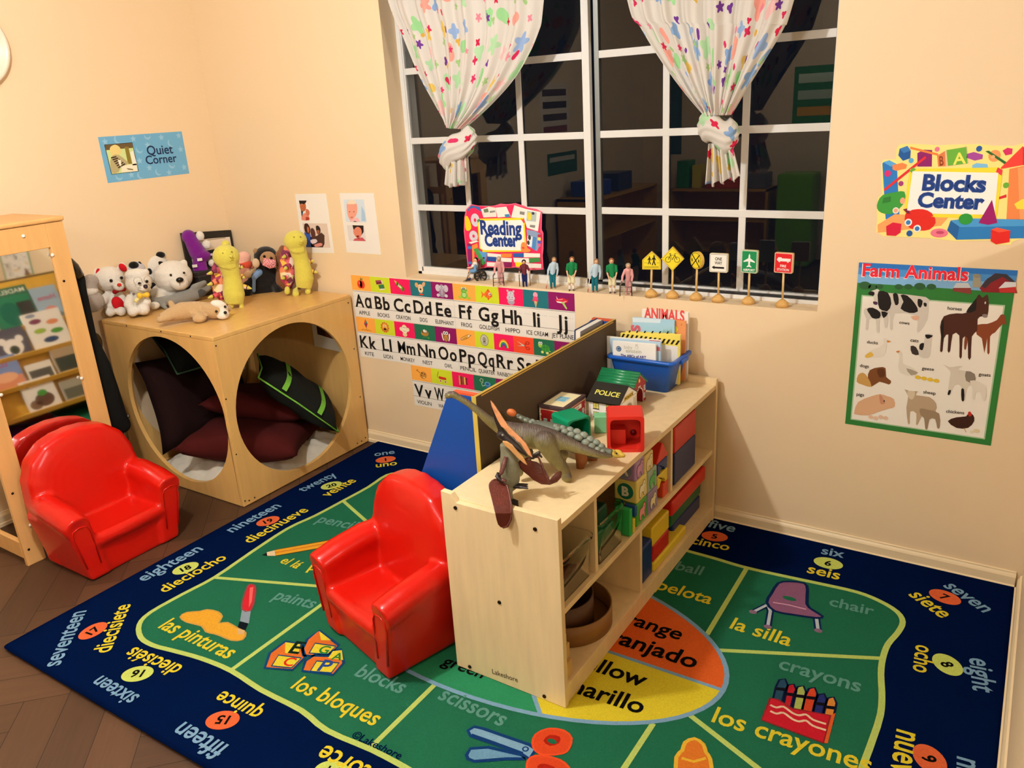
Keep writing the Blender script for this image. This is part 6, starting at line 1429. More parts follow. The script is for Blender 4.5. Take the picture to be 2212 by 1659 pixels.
# ---- blue book bin and its books
BB = M('#1857b4', 'plastic', .28)
bin_ = thing('book_bin', 'blue plastic tub full of picture books at the wall end of the shelf', 'bin', (2.425, -.118, SZ))
def rrect(wx, wy, r, n=5):
    P = []
    for cx, cy, a0 in ((wx - r, wy - r, 0), (-wx + r, wy - r, 90), (-wx + r, -wy + r, 180), (wx - r, -wy + r, 270)):
        for i in range(n): P.append((cx + r * math.cos(R(a0 + 90 / (n - 1) * i)), cy + r * math.sin(R(a0 + 90 / (n - 1) * i))))
    return P
def tub(parent, w0, d0, w1, d1, h, mat, th=.003, rim=.012, name='tub'):
    rings = [(rrect(w0, d0, .015), .0006), (rrect(w1, d1, .018), h - .016), (rrect(w1 + .001, d1 + .001, .018), h - .014), (rrect(w1 + rim, d1 + rim, .022), h - .012), (rrect(w1 + rim + .001, d1 + rim + .001, .022), h - .003), (rrect(w1 + rim - .003, d1 + rim - .003, .02), h), (rrect(w1 - .002, d1 - .002, .016), h), (rrect(w1 - .003, d1 - .003, .016), h - .012), (rrect(w0 - th, d0 - th, .013), .0006 + th)]
    n = len(rings[0][0]); V = [(x, y, z) for P, z in rings for x, y in P]; F_ = []
    for j in range(len(rings) - 1):
        for i in range(n): F_.append((j * n + i, j * n + (i + 1) % n, (j + 1) * n + (i + 1) % n, (j + 1) * n + i))
    F_.append(tuple(reversed(range(n)))); F_.append(tuple(range((len(rings) - 1) * n, len(rings) * n)))
    return MB().add(V, F_, mat, True).build(name, parent)
tub(bin_, .100, .070, .122, .079, .121, BB)
for s in (-1, 1): MB().box(s * .1345 - .008, s * .1345 + .008, -.03, .03, .101, .115, BB).build('handle_lip', bin_, bev=.004)
def bin_book(label, y, pxs, th, cover, art=None, z0=.582, name='picture_book'):
    """upright cover between photo points: top left, top right; its foot stands in the tub"""
    n = Vector((0, -1, 0)); a, b = wall(*pxs[0], y), wall(*pxs[1], y)
    t = thing(name, label, 'book', ((a.x + b.x) / 2, y, z0), 0, 'books in the blue tub')
    F = Flat((0, y, 0), (1, 0, 0), (0, 0, 1), dz=.0004)
    q = [(a.x, z0 + .002), (b.x, z0 + .002), (b.x, b.z), (a.x, a.z)]
    F.slab(q, .0012, C(cover))
    if art: art(F)
    F.build('front_cover', t)
    P = [(x - t.location.x, z - z0) for x, z in q]
    m = MB(); m.prism([(P[0][0] + .002, P[0][1] + .002), (P[1][0] - .002, P[1][1] + .002), (P[2][0] - .002, P[2][1] - .002), (P[3][0] + .002, P[3][1] - .002)], .0014, th - .0014, PAPER); m.build('pages', t)
    m = MB(); m.prism(P, th - .0013, th, C(cover)); m.build('back_cover', t)
    return t
def cpx(F, pts, c, l=1): F.poly(F.px(*[cS(*p) for p in pts]), C(c), l)
def ctx(F, s, p, q, c, l=2, **k): F.textpx(s, cS(*p), cS(*q), C(c), l, **k)
def art_abc(F):
    p = F.px(cS(1226, 588))[0]; F.ell(p, .0105, .0105, C('#2c3c54'), 1); F.ell((p[0] - .0005, p[1]), .0085, .0085, C('#7f9ab8'), 2); F.ell((p[0] + .001, p[1] + .001), .004, .003, C('#24406a'), 3)
    ctx(F, 'baby', (1290, 585), (1380, 590), '#c4bca8', bold=0); ctx(F, 'einstein', (1308, 628), (1480, 640), '#b4ac8c', bold=0); ctx(F, 'The ABCs of ART', (1248, 672), (1535, 698), '#2f2f78', bold=.03); ctx(F, 'A–M', (1355, 715), (1430, 722), '#c89a7a', bold=0)
    c = F.px(cS(1428, 572))[0]; F.ell(c, .006, .006, C('#b0a890'), 2); F.ell(c, .005, .005, C('#f2ece0'), 3)
    F.line([(c[0] - .004, c[1] + .007), (c[0] - .002, c[1] + .0115)], .001, C('#3a3428'), 3); F.line([(c[0] + .001, c[1] + .007), (c[0] + .003, c[1] + .0115)], .001, C('#3a3428'), 3)
bin_book('white book lettered The ABCs of ART at the front of the blue tub', -.186, (cS(1158, 500), cS(1640, 540)), .008, '#f2ede2', art_abc)
bin_book('pale blue book directly behind the white front book', -.170, (cS(1130, 470), cS(1695, 512)), .006, '#b4cfe0', lambda F: F.rect(*F.px(cS(1650, 610))[0], *F.px(cS(1690, 570))[0], C('#c86a78'), 1))
bin_book('thin white book sticking out leftmost in the tub', -.158, (cS(1092, 446), cS(1560, 492)), .005, '#f0eadc')
bin_book('white and red picture book in the middle of the tub', -.140, (cS(1390, 470), cS(1700, 492)), .006, '#f2ece2', lambda F: (cpx(F, [(1395, 478), (1690, 498), (1690, 512), (1395, 490)], '#d83a30')))
def stripes_art(F):
    a = F.px(cS(1245, 412))[0]; b = F.px(cS(1910, 432))[0]; w_ = b[0] - a[0]
    for i in range(13):
        x = a[0] + w_ * i / 13; F.poly([(x, a[1] - .021), (x + w_ / 28, a[1] - .021), (x + w_ / 28 + .011, a[1] - .001 - .003 * i / 13), (x + .011, a[1] - .001 - .003 * i / 13)], C('#1a1712'), 1)
    for i in range(5): F.rect(a[0] + .0005, a[1] - .034 - .016 * i, a[0] + .012, a[1] - .026 - .016 * i, C('#1a1712'), 1)
    F.rect(a[0] + .04, .585, b[0] - .006, a[1] - .026, C('#ece6da'), 2)
bin_book('yellow and black hazard striped book in the tub', -.118, (cS(1245, 412), cS(1912, 432)), .010, '#f0dc62', stripes_art)
bin_book('second hazard striped cover just behind the first', -.104, (cS(1300, 392), cS(1850, 420)), .006, '#ead86a', lambda F: [F.poly([(x, z), (x + .006, z), (x + .012, z + .012), (x + .006, z + .012)], C('#1a1712'), 1) for x, z in [(F.px(cS(1330 + 85 * i, 415 + 2 * i))[0]) for i in range(6)]])
def art_grass(F):
    ctx(F, 'ocs', (1462, 620), (1464, 325), '#c8606c', 2, bold=.03)
    for i in range(16):
        p = F.px(cS(1700 + 9 * i, 420 - 4 * (i % 5)))[0]; F.poly([(p[0] - .0015, p[1] - .03), (p[0] + .0015, p[1] - .03), (p[0] + .006 - .0008 * i, p[1] + .012 + .004 * (i % 3))], C(('#8fb45a', '#a8c47a', '#7aa050')[i % 3]), 2)
    cpx(F, [(1380, 240), (1700, 255), (1690, 300), (1385, 290)], '#d4e6ee', 1)
bin_book('sky blue nature book with green grass standing in the tub', -.086, (cS(1380, 236), cS(1850, 268)), .006, '#a6cfe2', art_grass)
def art_orange(F):
    p = F.px(cS(1852, 368))[0]; F.ell(p, .0125, .0125, C('#f0d83a'), 2); F.text('NOW', (p[0], p[1] - .002), .006, C('#5a4a10'), 3, rot=R(70), bold=.02); F.text('♪' if False else '?', F.px(cS(1930, 330))[0], .008, C('#7a3a1a'), 2)
bin_book('orange book with a round yellow sticker beside the blue one', -.074, (cS(1800, 262), cS(1978, 278)), .006, '#ea9a5e', art_orange)
bin_book('white book lettered ANIMALS rising tallest against the wall', -.048, (cS(1485, 145), cS(2004, 182)), .010, '#f3eadc', lambda F: ctx(F, 'ANIMALS', (1512, 240), (1962, 282), '#e4524e', 2, bold=.05, hk=1.5))

# ---- long necked dinosaur
DG = M('#6d6840', 'rubber'); DTOP = M('#54483c', 'rubber'); DBEL = M('#9a9458', 'rubber')
def dino_mat():
    m = bpy.data.materials.new('dino_skin'); m.use_nodes = True; nt = m.node_tree; L = nt.links; b_ = nt.nodes['Principled BSDF']; b_.inputs['Roughness'].default_value = .45
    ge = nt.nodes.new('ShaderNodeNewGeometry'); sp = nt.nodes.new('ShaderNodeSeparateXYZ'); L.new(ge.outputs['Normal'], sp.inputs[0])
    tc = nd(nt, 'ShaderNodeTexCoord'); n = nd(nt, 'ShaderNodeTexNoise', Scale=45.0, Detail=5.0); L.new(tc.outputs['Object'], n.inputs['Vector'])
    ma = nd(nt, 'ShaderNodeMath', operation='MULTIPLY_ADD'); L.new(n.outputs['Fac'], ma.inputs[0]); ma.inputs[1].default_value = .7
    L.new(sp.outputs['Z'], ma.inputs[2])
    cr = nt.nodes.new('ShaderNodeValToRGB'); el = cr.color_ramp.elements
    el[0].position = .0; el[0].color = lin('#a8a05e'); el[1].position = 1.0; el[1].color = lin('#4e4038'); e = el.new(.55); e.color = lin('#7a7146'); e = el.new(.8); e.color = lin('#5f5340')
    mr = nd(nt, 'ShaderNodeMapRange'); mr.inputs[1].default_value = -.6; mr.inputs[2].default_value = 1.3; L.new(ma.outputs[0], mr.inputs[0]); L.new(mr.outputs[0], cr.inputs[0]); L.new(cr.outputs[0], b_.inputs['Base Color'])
    w = nd(nt, 'ShaderNodeTexWave', Scale=70.0, Distortion=6.0, Detail=3.0); w.inputs['Detail Scale'].default_value = 2.0; L.new(tc.outputs['Object'], w.inputs['Vector'])
    bp = nd(nt, 'ShaderNodeBump', Strength=.5, Distance=.0015); L.new(w.outputs['Fac'], bp.inputs['Height']); L.new(bp.outputs[0], b_.inputs['Normal'])
    return m
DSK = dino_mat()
T = Toy('sauropod_figure', 'olive long necked dinosaur figure striding along the shelf top', 'dinosaur figure', flo(1226, 1034, SZ)); q = lambda p: T.r(p / 5.027)
b = MB()
path = [(108, 138, .0), (150, 112, .0), (195, 110, .0), (260, 145, .0), (370, 215, .0), (480, 300, .005), (560, 375, .01), (640, 430, .02), (740, 480, .03), (860, 530, .035), (980, 560, .035), (1100, 570, .03), (1220, 590, .02), (1320, 610, .015), (1450, 650, .01), (1580, 700, .005), (1700, 740, 0), (1800, 770, 0), (1880, 782, 0), (1930, 780, 0)]
rad = [22, 36, 40, 34, 36, 42, 50, 62, 88, 120, 140, 140, 122, 100, 76, 58, 46, 38, 28, 16]
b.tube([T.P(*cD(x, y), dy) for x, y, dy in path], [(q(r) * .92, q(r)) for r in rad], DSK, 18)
def leg(pts, rr, dy):
    P = [T.P(*cD(x, y), dy) for x, y in pts]
    for a, c, r0, r1 in zip(P, P[1:], rr, rr[1:]): b.caps(a, c, q(r0), q(r1), DSK)
leg([(1190, 620), (1290, 790), (1400, 920), (1430, 1000)], [115, 82, 54, 54], -.012); b.caps(T.P(*cD(1420, 1010), -.012), T.P(*cD(1440, 1012), -.02), q(52), q(50), DSK)
leg([(1250, 640), (1390, 760), (1370, 830), (1400, 905)], [80, 60, 46, 44], .055)
leg([(880, 640), (930, 760), (900, 860), (915, 960)], [80, 62, 48, 46], -.01); leg([(930, 640), (1010, 740), (1000, 820), (1010, 890)], [80, 60, 46, 44], .065)
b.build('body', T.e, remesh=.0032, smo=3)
ball_part(T, 'eye', cD(150, 118), -q(34), q(7), M('#d8d0a0', 'gloss')); MB().tube([T.P(*cD(100, 150), -q(20)), T.P(*cD(140, 152), -q(32)), T.P(*cD(185, 145), -q(36))], q(3), M('#3a3020', 'rubber'), 6).build('mouth_line', T.e)
# ---- armoured dinosaur behind it
T = Toy('armoured_dinosaur_figure', 'armoured dinosaur figure with grey back plates and orange tail club', 'dinosaur figure', flo(1266, 1012, SZ)); qa = T.r
q = lambda p: T.r(p / 5.027)
BRN = M('#8a4e1e', 'rubber'); ABD = M('#585b4c', 'rubber'); GRYP = M('#7f8676', 'rubber', .42); YLW = M('#d0b046', 'rubber')
b = MB()
path = [(880, 330, .10), (960, 380, .10), (1060, 430, .10), (1180, 470, .10), (1320, 540, .09), (1480, 610, .07), (1620, 680, .05), (1760, 735, .03), (1860, 745, .015), (1935, 745, .0)]
b.tube([T.P(*cD(x, y), dy) for x, y, dy in path], [q(r) for r in (24, 34, 48, 80, 120, 130, 110, 78, 52, 40)], ABD, 16)
b.build('body', T.e, remesh=.0035, smo=2)
b = MB()
for pts, rr, dy in (([(1580, 720), (1590, 830), (1570, 900), (1600, 950)], (70, 66, 42, 40), .005), ([(1640, 740), (1720, 820), (1740, 850)], (60, 46, 34), .06), ([(1330, 620), (1370, 760), (1380, 860)], (90, 66, 42), .10)):
    P = [T.P(*cD(x, y), dy) for x, y in pts]
    for a, c, r0, r1 in zip(P, P[1:], rr, rr[1:]): b.caps(a, c, q(r0), q(r1), BRN)
b.build('legs', T.e, remesh=.0035, smo=2)['label'] = 'rust brown legs'
b = MB(); b.ball(T.P(*cD(1975, 755), .0), (q(62), q(50), q(48)), YLW); b.caps(T.P(*cD(1985, 765), -.005), T.P(*cD(2045, 775), -.01), q(36), q(24), YLW); b.caps(T.P(*cD(1945, 730), -.01), T.P(*cD(1925, 700), -.01), q(16), q(6), YLW); o = b.build('head', T.e, remesh=.003, smo=2); o['label'] = 'yellow head'
ball_part(T, 'eye', cD(1970, 752), -q(52), q(10), EYE)
b = MB(); b.ball(T.P(*cD(830, 308), .10), (q(58), q(38), q(44)), M('#c8682c', 'rubber'), 16, Matrix.Rotation(R(25), 4, 'Y')); b.build('tail_club', T.e)['label'] = 'orange tail club'
rows = [[(905, 345, 22), (950, 362, 24), (1000, 380, 26), (1060, 395, 28), (1120, 412, 30), (1180, 425, 30), (1240, 440, 30), (1310, 455, 32), (1390, 468, 34), (1470, 485, 38), (1545, 508, 42), (1620, 545, 44), (1690, 590, 44), (1755, 625, 40), (1810, 665, 36), (1850, 705, 30)],
        [(930, 360, 18), (985, 385, 20), (1040, 405, 22), (1330, 478, 30), (1410, 505, 34), (1480, 540, 38), (1560, 570, 40), (1640, 625, 42), (1705, 665, 38), (1770, 700, 34), (1820, 725, 28)]]
for ri, row in enumerate(rows):
    for i, (x, y, r_) in enumerate(row):
        k = x / 2000; dy = .10 - max(0, (x - 1180) / 750) * .085 - ri * .028
        b = MB(); X = Matrix.Translation(T.P(*cD(x, y), dy)) @ Matrix.Rotation(R(20), 4, 'Y')
        r_ *= 1.22; b.lathe([(q(r_), -q(r_) * .6), (q(r_) * .98, -q(r_) * .1), (q(r_) * .75, q(r_) * .28), (q(r_) * .3, q(r_) * .5), (.0002, q(r_) * .62)], GRYP, 8, X); b.build('armour_plate', T.e)
# ---- pterosaur
T = Toy('pterosaur_figure', 'standing pterosaur figure with brown wings and pale crest hanging over the shelf end', 'dinosaur figure', flo(1121, 1074, SZ)); q = lambda p: T.r(p / 5.027)
PTG = M('#75735a', 'rubber'); PTB = M('#231a16', 'rubber'); WNG = M('#5a2418', 'rubber', .35); CRS = M('#eda06c', 'rubber', .4); JAW = M('#d09a5c', 'rubber', .4)
b = MB()
b.tube([T.P(*cD(745, 640), .0), T.P(*cD(770, 720), .0), T.P(*cD(800, 820), .0), T.P(*cD(815, 930), .0), T.P(*cD(815, 1040), .0), T.P(*cD(810, 1120), .0), T.P(*cD(800, 1160), .0)], [q(r) for r in (44, 62, 96, 112, 104, 74, 30)], PTG, 16)
b.caps(T.P(*cD(860, 1060), .0), T.P(*cD(880, 1100), -.0), q(56), q(32), PTG); b.caps(T.P(*cD(780, 1100), -.01), T.P(*cD(820, 1255), -.025), q(56), q(30), PTG)
b.build('body', T.e, remesh=.003, smo=2)
b = MB(); b.ball(T.P(*cD(725, 545), .0), (q(58), q(50), q(56)), PTB); b.caps(T.P(*cD(740, 560)), T.P(*cD(900, 690), -.02), q(52), q(34), PTB); b.caps(T.P(*cD(900, 690), -.02), T.P(*cD(1000, 780), -.03), q(34), q(10), PTB); b.caps(T.P(*cD(715, 490), .0), T.P(*cD(650, 370), .0), q(34), q(14), PTB); b.caps(T.P(*cD(650, 370)), T.P(*cD(607, 210)), q(14), q(5), PTB)
b.build('head', T.e, remesh=.0028, smo=2)
ball_part(T, 'eye', cD(733, 552), -q(52), q(13), M('#8a8a7a', 'gloss', .1))
def leaf(name, pts, dys, th, mat, sm=0, lab=None):
    P3 = [T.P(*cD(x, y), dy) for (x, y), dy in zip(pts, dys)]
    tr = tessellate_polygon([[Vector((p.x, p.z, 0)) for p in P3]]); n = len(P3); m = MB()
    B = [p + Vector((0, th, 0)) for p in P3]
    m.add(P3 + B, [tuple(t_) for t_ in tr] + [tuple(i + n for i in reversed(t_)) for t_ in tr] + [(i, (i + 1) % n, n + (i + 1) % n, n + i) for i in range(n)], mat)
    o = m.build(name, T.e, bev=min(.002, th * .4), seg=2)
    if lab: o['label'] = lab
    return o
cr = [(600, 182), (640, 225), (690, 300), (740, 380), (790, 455), (850, 515), (930, 590), (990, 655), (1030, 730), (1057, 803), (1010, 770), (960, 700), (930, 650), (880, 610), (850, 575), (800, 545), (760, 490), (715, 460), (680, 400), (645, 320), (612, 240)]
leaf('crest', cr, [-.004 - .034 * min(1, max(0, (x - 650) / 400)) - .008 for x, y in cr], .010, CRS, lab='pale orange crest and upper bill')
jw = [(730, 625), (780, 628), (840, 665), (900, 740), (960, 800), (1003, 885), (960, 860), (880, 790), (810, 715), (750, 665)]
leaf('lower_bill', jw, [-.020 - .022 * (x - 730) / 270 for x, y in jw], .009, JAW)
# wings
lw = smooth_loop([(590, 1075), (650, 1030), (735, 1075), (785, 1110), (805, 1200), (826, 1330), (824, 1470), (790, 1548), (735, 1562), (682, 1525), (650, 1400), (610, 1240), (582, 1130)], 2)
Pw = lambda x, y: -.030 - .085 * min(1, max(0, (y - 1050) / 320))
leaf('wing_membrane', lw, [Pw(x, y) for x, y in lw], .005, WNG, lab='brown folded wing hanging over the panel')
MB().tube([T.P(*cD(x, y), Pw(x, y) - .002) for x, y in ((735, 1070), (785, 1105), (808, 1200), (828, 1330), (824, 1470), (785, 1545), (735, 1558))], q(11), WNG, 8).build('wing_rim', T.e)
MB().tube([T.P(*cD(x, y), dy) for x, y, dy in ((770, 790, -.02), (745, 880, -.03), (718, 960, -.038), (690, 1010, -.036), (730, 1040, -.042), (775, 1050, -.045))], [q(r) for r in (24, 26, 24, 24, 20, 14)], M('#5a2c22', 'rubber'), 10).build('arm', T.e)
MB().tube([T.P(*cD(x, y), dy) for x, y, dy in ((690, 960, -.03), (675, 1000, -.035), (690, 1030, -.04), (740, 1062, -.045))], [q(r) for r in (18, 26, 24, 12)], PTB, 10).build('wrist', T.e)
def wsec(pts):
    m = MB(); m.tube([T.P(*cD(x, y), dy) for x, y, dy, *_ in pts], [(q(a), q(c)) for *_, a, c in pts], WNG, 14, upv=(0, 1, 0)); return m
wsec([(905, 850, .0, 30, 14), (975, 880, -.0, 70, 11), (1060, 920, -.005, 92, 10), (1120, 970, -.015, 92, 10), (1190, 1040, -.025, 62, 10), (1245, 1066, -.025, 30, 10), (1300, 1030, -.02, 44, 9), (1345, 985, -.012, 40, 8), (1368, 950, -.006, 12, 6)]).build('wing_membrane', T.e)
MB().tube([T.P(*cD(x, y), dy - .004) for x, y, dy in ((920, 850, .0), (1010, 800, -.005), (1120, 790, -.012), (1160, 880, -.02), (1190, 980, -.028), (1235, 1060, -.03), (1262, 1068, -.03))], q(12), WNG, 8).build('wing_rim', T.e)
b = MB(); b.caps(T.P(*cD(1060, 790), -.012), T.P(*cD(1125, 745), -.014), q(26), q(20), PTB); b.caps(T.P(*cD(1120, 755), -.014), T.P(*cD(1155, 790), -.016), q(18), q(10), PTB); b.build('claw_hand', T.e)
for pts in (((860, 1100, -.012), (940, 1105, -.02), (1005, 1105, -.026)), ((820, 1262, -.028), (860, 1275, -.034), (900, 1290, -.038))):
    b = MB(); P = [T.P(*cD(x, y), dy) for x, y, dy in pts]
    for k in (-1, 0, 1): b.caps(P[0] + Vector((0, .004 * k, 0)), P[2] + Vector((0, .012 * k, -.001)), q(26), q(11), PTB)
    b.build('foot', T.e, remesh=.003, smo=1)

# ---- in the bays of the shelf
PS = lambda h: M(h, 'plastic', .35)
CLR = glass_mat('clear_plastic', (.97, .98, .96, 1), .03, 1.10)
UZ, LZ = .3146, .0746
def clear_bin(label, xc, yc, hx_, hy_, h):
    t = thing('clear_bin', label, 'bin', (xc, yc, UZ)); tub(t, hx_ - .012, hy_ - .008, hx_ - .006, hy_ - .006, h, CLR, .003, .006); return t
clear_bin('clear plastic bin of dark red toys at the near end of the shelf', 2.487, -1.083, .158, .094, .135)
clear_bin('clear plastic bin of green bricks in the middle bay', 2.487, -.868, .158, .090, .135)
def simple(name, label, cat, loc, size, mat, rz=0, bev=.006, group=None, studs=0):
    t = thing(name, label, cat, loc, rz, group); MB().box(-size[0] / 2, size[0] / 2, -size[1] / 2, size[1] / 2, .0006, size[2], mat).build('block', t, bev=bev, seg=3)
    n = studs
    for i in range(n):
        yy = (i - (n - 1) / 2) * size[1] / max(n, 1); MB().cyl((0, yy, size[2] - .001), (0, yy, size[2] + .022), min(size[1] / max(n, 1), size[0]) * .30, mat, n=20).build('stud', t, bev=.004)
    return t
# things inside the two bins
for i, (x, y, z, s, c_) in enumerate(((2.56, -1.12, .0, .05, '#7a1c14'), (2.58, -1.05, 0, .045, '#3a1a14'), (2.51, -1.06, 0, .055, '#8a3a1c'), (2.45, -1.10, 0, .05, '#5a1612'))):
    simple('toy_car', ('dark red toy car nearest the bin front', 'small black and red toy car in the red bin', 'rusty orange toy car in the red bin', 'deep maroon toy car at the bin back')[i], 'toy car', (x, y, UZ + .004), (s * 1.3, s * .9, s), M(c_, 'gloss', .25), rz=.3 * i, bev=.010)
    w_ = COL.objects[-1] if False else None
for i, (x, y, z, c_, sz) in enumerate(((2.57, -.90, 0, '#0f6a3c', (.075, .07, .075)), (2.57, -.83, 0, '#0f6a3c', (.07, .06, .070)), (2.49, -.87, 0, '#14482e', (.07, .12, .08)), (2.565, -.868, .083, '#0b3a26', (.07, .09, .05)))):
    simple('toy_brick', ('dark green brick at the left of the clear bin', 'dark green brick at the right of the clear bin', 'deep green brick at the back of the clear bin', 'blackish green brick topmost in the clear bin')[i], 'toy brick', (x, y, UZ + .004 + z), sz, PS(c_), bev=.006, group=None)
# soft alphabet blocks and shapes
def soft_block(label, yl, yr, z, mat, face_art=None, front_art=None, dep=.078, rz=0.0, xf=2.640):
    w_ = yr - yl; t = thing('soft_block', label, 'alphabet block', (xf - dep / 2, (yl + yr) / 2, z), rz)
    o = MB().box(-dep / 2, dep / 2, -w_ / 2, w_ / 2, .0006, w_ if dep > .05 else w_, mat).build('block', t, bev=.006, seg=3)
    if face_art: print_on(t, (dep / 2 + .0004, 0, w_ / 2), (0, 1, 0), (0, 0, 1), face_art, 'side_picture', par=o)
    if front_art: print_on(t, (0, -w_ / 2 - .0004, w_ / 2), (1, 0, 0), (0, 0, 1), front_art, 'front_letter', par=o)
    return t
def L_art(ch, disc, col='#f2ead0'):
    def f(F): F.ell((0, 0), .027, .027, C(disc), 1, 0, 28); F.text(ch, (0, -.015), .031, C(col), 2, bold=.05)
    return f
def beast(body, lines):
    def f(F):
        F.poly([(-.022, -.02), (-.024, .0), (-.014, .016), (.0, .014), (.010, .026), (.022, .022), (.024, .006), (.016, -.004), (.018, -.026), (.008, -.026), (.006, -.014), (-.008, -.014), (-.010, -.026), (-.018, -.026)], C(lines), 1, 2); F.poly([(-.020, -.019), (-.022, .0), (-.013, .014), (.0, .012), (.010, .024), (.020, .020), (.022, .006), (.014, -.004), (.016, -.024), (.010, -.024), (.007, -.012), (-.009, -.012), (-.012, -.024), (-.016, -.024)], C(body), 2, 2); F.ell((.014, .012), .002, .002, C('#1a1410'), 3)
    return f
soft_block('green soft block with a pink pig on the lower row', -.702, -.622, UZ, PS('#4fa83c'), beast('#ee9aa0', '#8a2a3a'), None)
soft_block('purple soft block with a cream cat on the lower row', -.616, -.540, UZ, PS('#9a86b0'), beast('#f0e4b8', '#5a4a2a'), None)
soft_block('cream soft block lettered B on the second row', -.705, -.627, UZ + .082, PS('#e8d674'), beast('#f6efd0', '#8a6a3a'), L_art('B', '#1a7a5a'), xf=2.642)
soft_block('grey green soft block with a crocodile on the second row', -.619, -.545, UZ + .078, PS('#9fb4a4'), beast('#6ac070', '#2a7a3a'), None)
soft_block('lavender soft block on the top row under the shelf board', -.712, -.645, UZ + .161, PS('#b08cc0'), beast('#d8a0c8', '#6a3a6a'), L_art('A', '#8a8aa0'))
soft_block('pale yellow soft block on the top row beside the lavender one', -.640, -.575, UZ + .153, PS('#e6cf86'), beast('#f0e6c0', '#a8843a'), None)
t = thing('prism_block', 'red triangular block on top of the blue arch block', 'building block', (2.600, -.490, UZ + .143)); MB().prism([(-.050, .0006), (.050, .0006), (0, .062)], -.035, .035, PS('#d8301c'), X=RZ90).build('block', t, bev=.003)
def arch_block(name, label, loc, w_, h, dep, r_, mat):
    t = thing(name, label, 'building block', loc); P = [(-w_ / 2, .0006), (-r_, .0006)] + [(r_ * math.cos(R(a)), .0006 + r_ * math.sin(R(a))) for a in range(165, 0, -15)] + [(r_, .0006), (w_ / 2, .0006), (w_ / 2, h), (-w_ / 2, h)]
    MB().prism(P, -dep / 2, dep / 2, mat, X=RZ90).build('block', t, bev=.003); return t
arch_block('arch_block', 'navy arch block under the red prism block', (2.600, -.490, UZ + .100), .080, .042, .07, .018, PS('#173a7c'))
arch_block('arch_block', 'yellow arch block under the navy arch block', (2.600, -.488, UZ + .052), .085, .047, .07, .022, PS('#e8cc30'))
t = thing('cylinder_block', 'green cylinder block at the lower left of the arch stack', 'building block', (2.605, -.516, UZ)); MB().lathe([(.020, .0006), (.020, .050)], PS('#2a9a4a'), 24).build('block', t, bev=.002)
t = thing('quarter_block', 'red orange block at the lower right of the arch stack', 'building block', (2.605, -.460, UZ)); MB().box(-.03, .03, -.024, .022, .0006, .050, PS('#e0492c')).build('block', t, bev=.003)
for i, (y, z, c_, h_) in enumerate(((-.752, 0, '#35b45a', .092), (-.735, .0, '#e8d23a', .048), (-.727, .049, '#1d4f9c', .036))):
    simple('flat_block', ('bright green block standing beside the clear bin', 'yellow block low beside the green one', 'blue block resting on the yellow one')[i], 'building block', (2.62, y - .002 + .006 * i, UZ + z), (.05, .014 if i else .018, h_), PS(c_), bev=.003)
simple('jumbo_brick', 'navy jumbo brick standing in the far upper bay', 'toy brick', (2.545, -.286, UZ), (.18, .20, .118), PS('#16275c'), bev=.006)
simple('jumbo_brick', 'red jumbo brick resting on the navy one in the far upper bay', 'toy brick', (2.545, -.286, UZ + .119), (.18, .20, .095), PS('#c8281c'), bev=.006)
# lower right bay: bricks and slabs
simple('jumbo_brick', 'navy brick standing at the divider of the lower bay', 'toy brick', (2.585, -.612, LZ), (.10, .086, .135), PS('#16306e'), bev=.008)
simple('jumbo_brick', 'red jumbo brick under the yellow studded brick in the lower bay', 'toy brick', (2.56, -.495, LZ + .036), (.15, .135, .062), PS('#c41f1c'), bev=.006)
simple('jumbo_brick', 'yellow jumbo brick with round studs in the lower bay', 'toy brick', (2.56, -.500, LZ + .0985), (.15, .145, .072), PS('#e8c832'), bev=.006, studs=2)
simple('long_brick', 'long yellow brick lying at the front edge of the lower bay', 'toy brick', (2.615, -.42, LZ), (.050, .29, .035), PS('#ecd03a'), bev=.008)
for i, (c_, n_) in enumerate((('#132a66', 'navy foam slab lowest in the stack of the lower bay'), ('#12633a', 'dark green foam slab in the middle of the stack'), ('#d6241c', 'bright red foam slab on top of the stack'))):
    simple('foam_slab', n_, 'foam slab', (2.50, -.205 - .010 * i, LZ + .060 * i), (.20 + (0.06 if i == 2 else .03), .27 + .03 * i, .058), PS(c_), bev=.008)
# lower left bay: nested wooden hoops and blocks
HW = M('#8f6431', 'wood', .5); HWD = M('#553419', 'wood', .5)
def hoop(label, loc, r, h, mat):
    t = thing('wooden_hoop', label, 'wooden bowl', loc)
    MB().lathe([(r - .005, .010), (r - .005, h), (r, h), (r, .0006), (.001, .0006), (.001, .006), (r - .0055, .0065)], mat, 48, cap=False).build('bentwood_band', t); return t
hoop('large round bentwood hoop box on the bottom shelf', (2.505, -.925, LZ), .140, .066, HW)
hoop('smaller dark hoop box nested inside the large one', (2.492, -.945, LZ + .008), .105, .100, HWD)
for i, (x, y, z, s) in enumerate(((2.615, -1.158, 0, (.05, .05, .05)), (2.600, -1.152, .051, (.06, .05, .045)), (2.605, -1.156, .097, (.04, .045, .03)))):
    simple('wood_block', ('plain wood block lowest beside the shelf end panel', 'plain wood block in the middle of the corner stack', 'thin plain wood block topmost in the corner stack')[i], 'building block', (x, y, LZ + z), s, M('#d2aa6c', 'wood', .5), bev=.002)
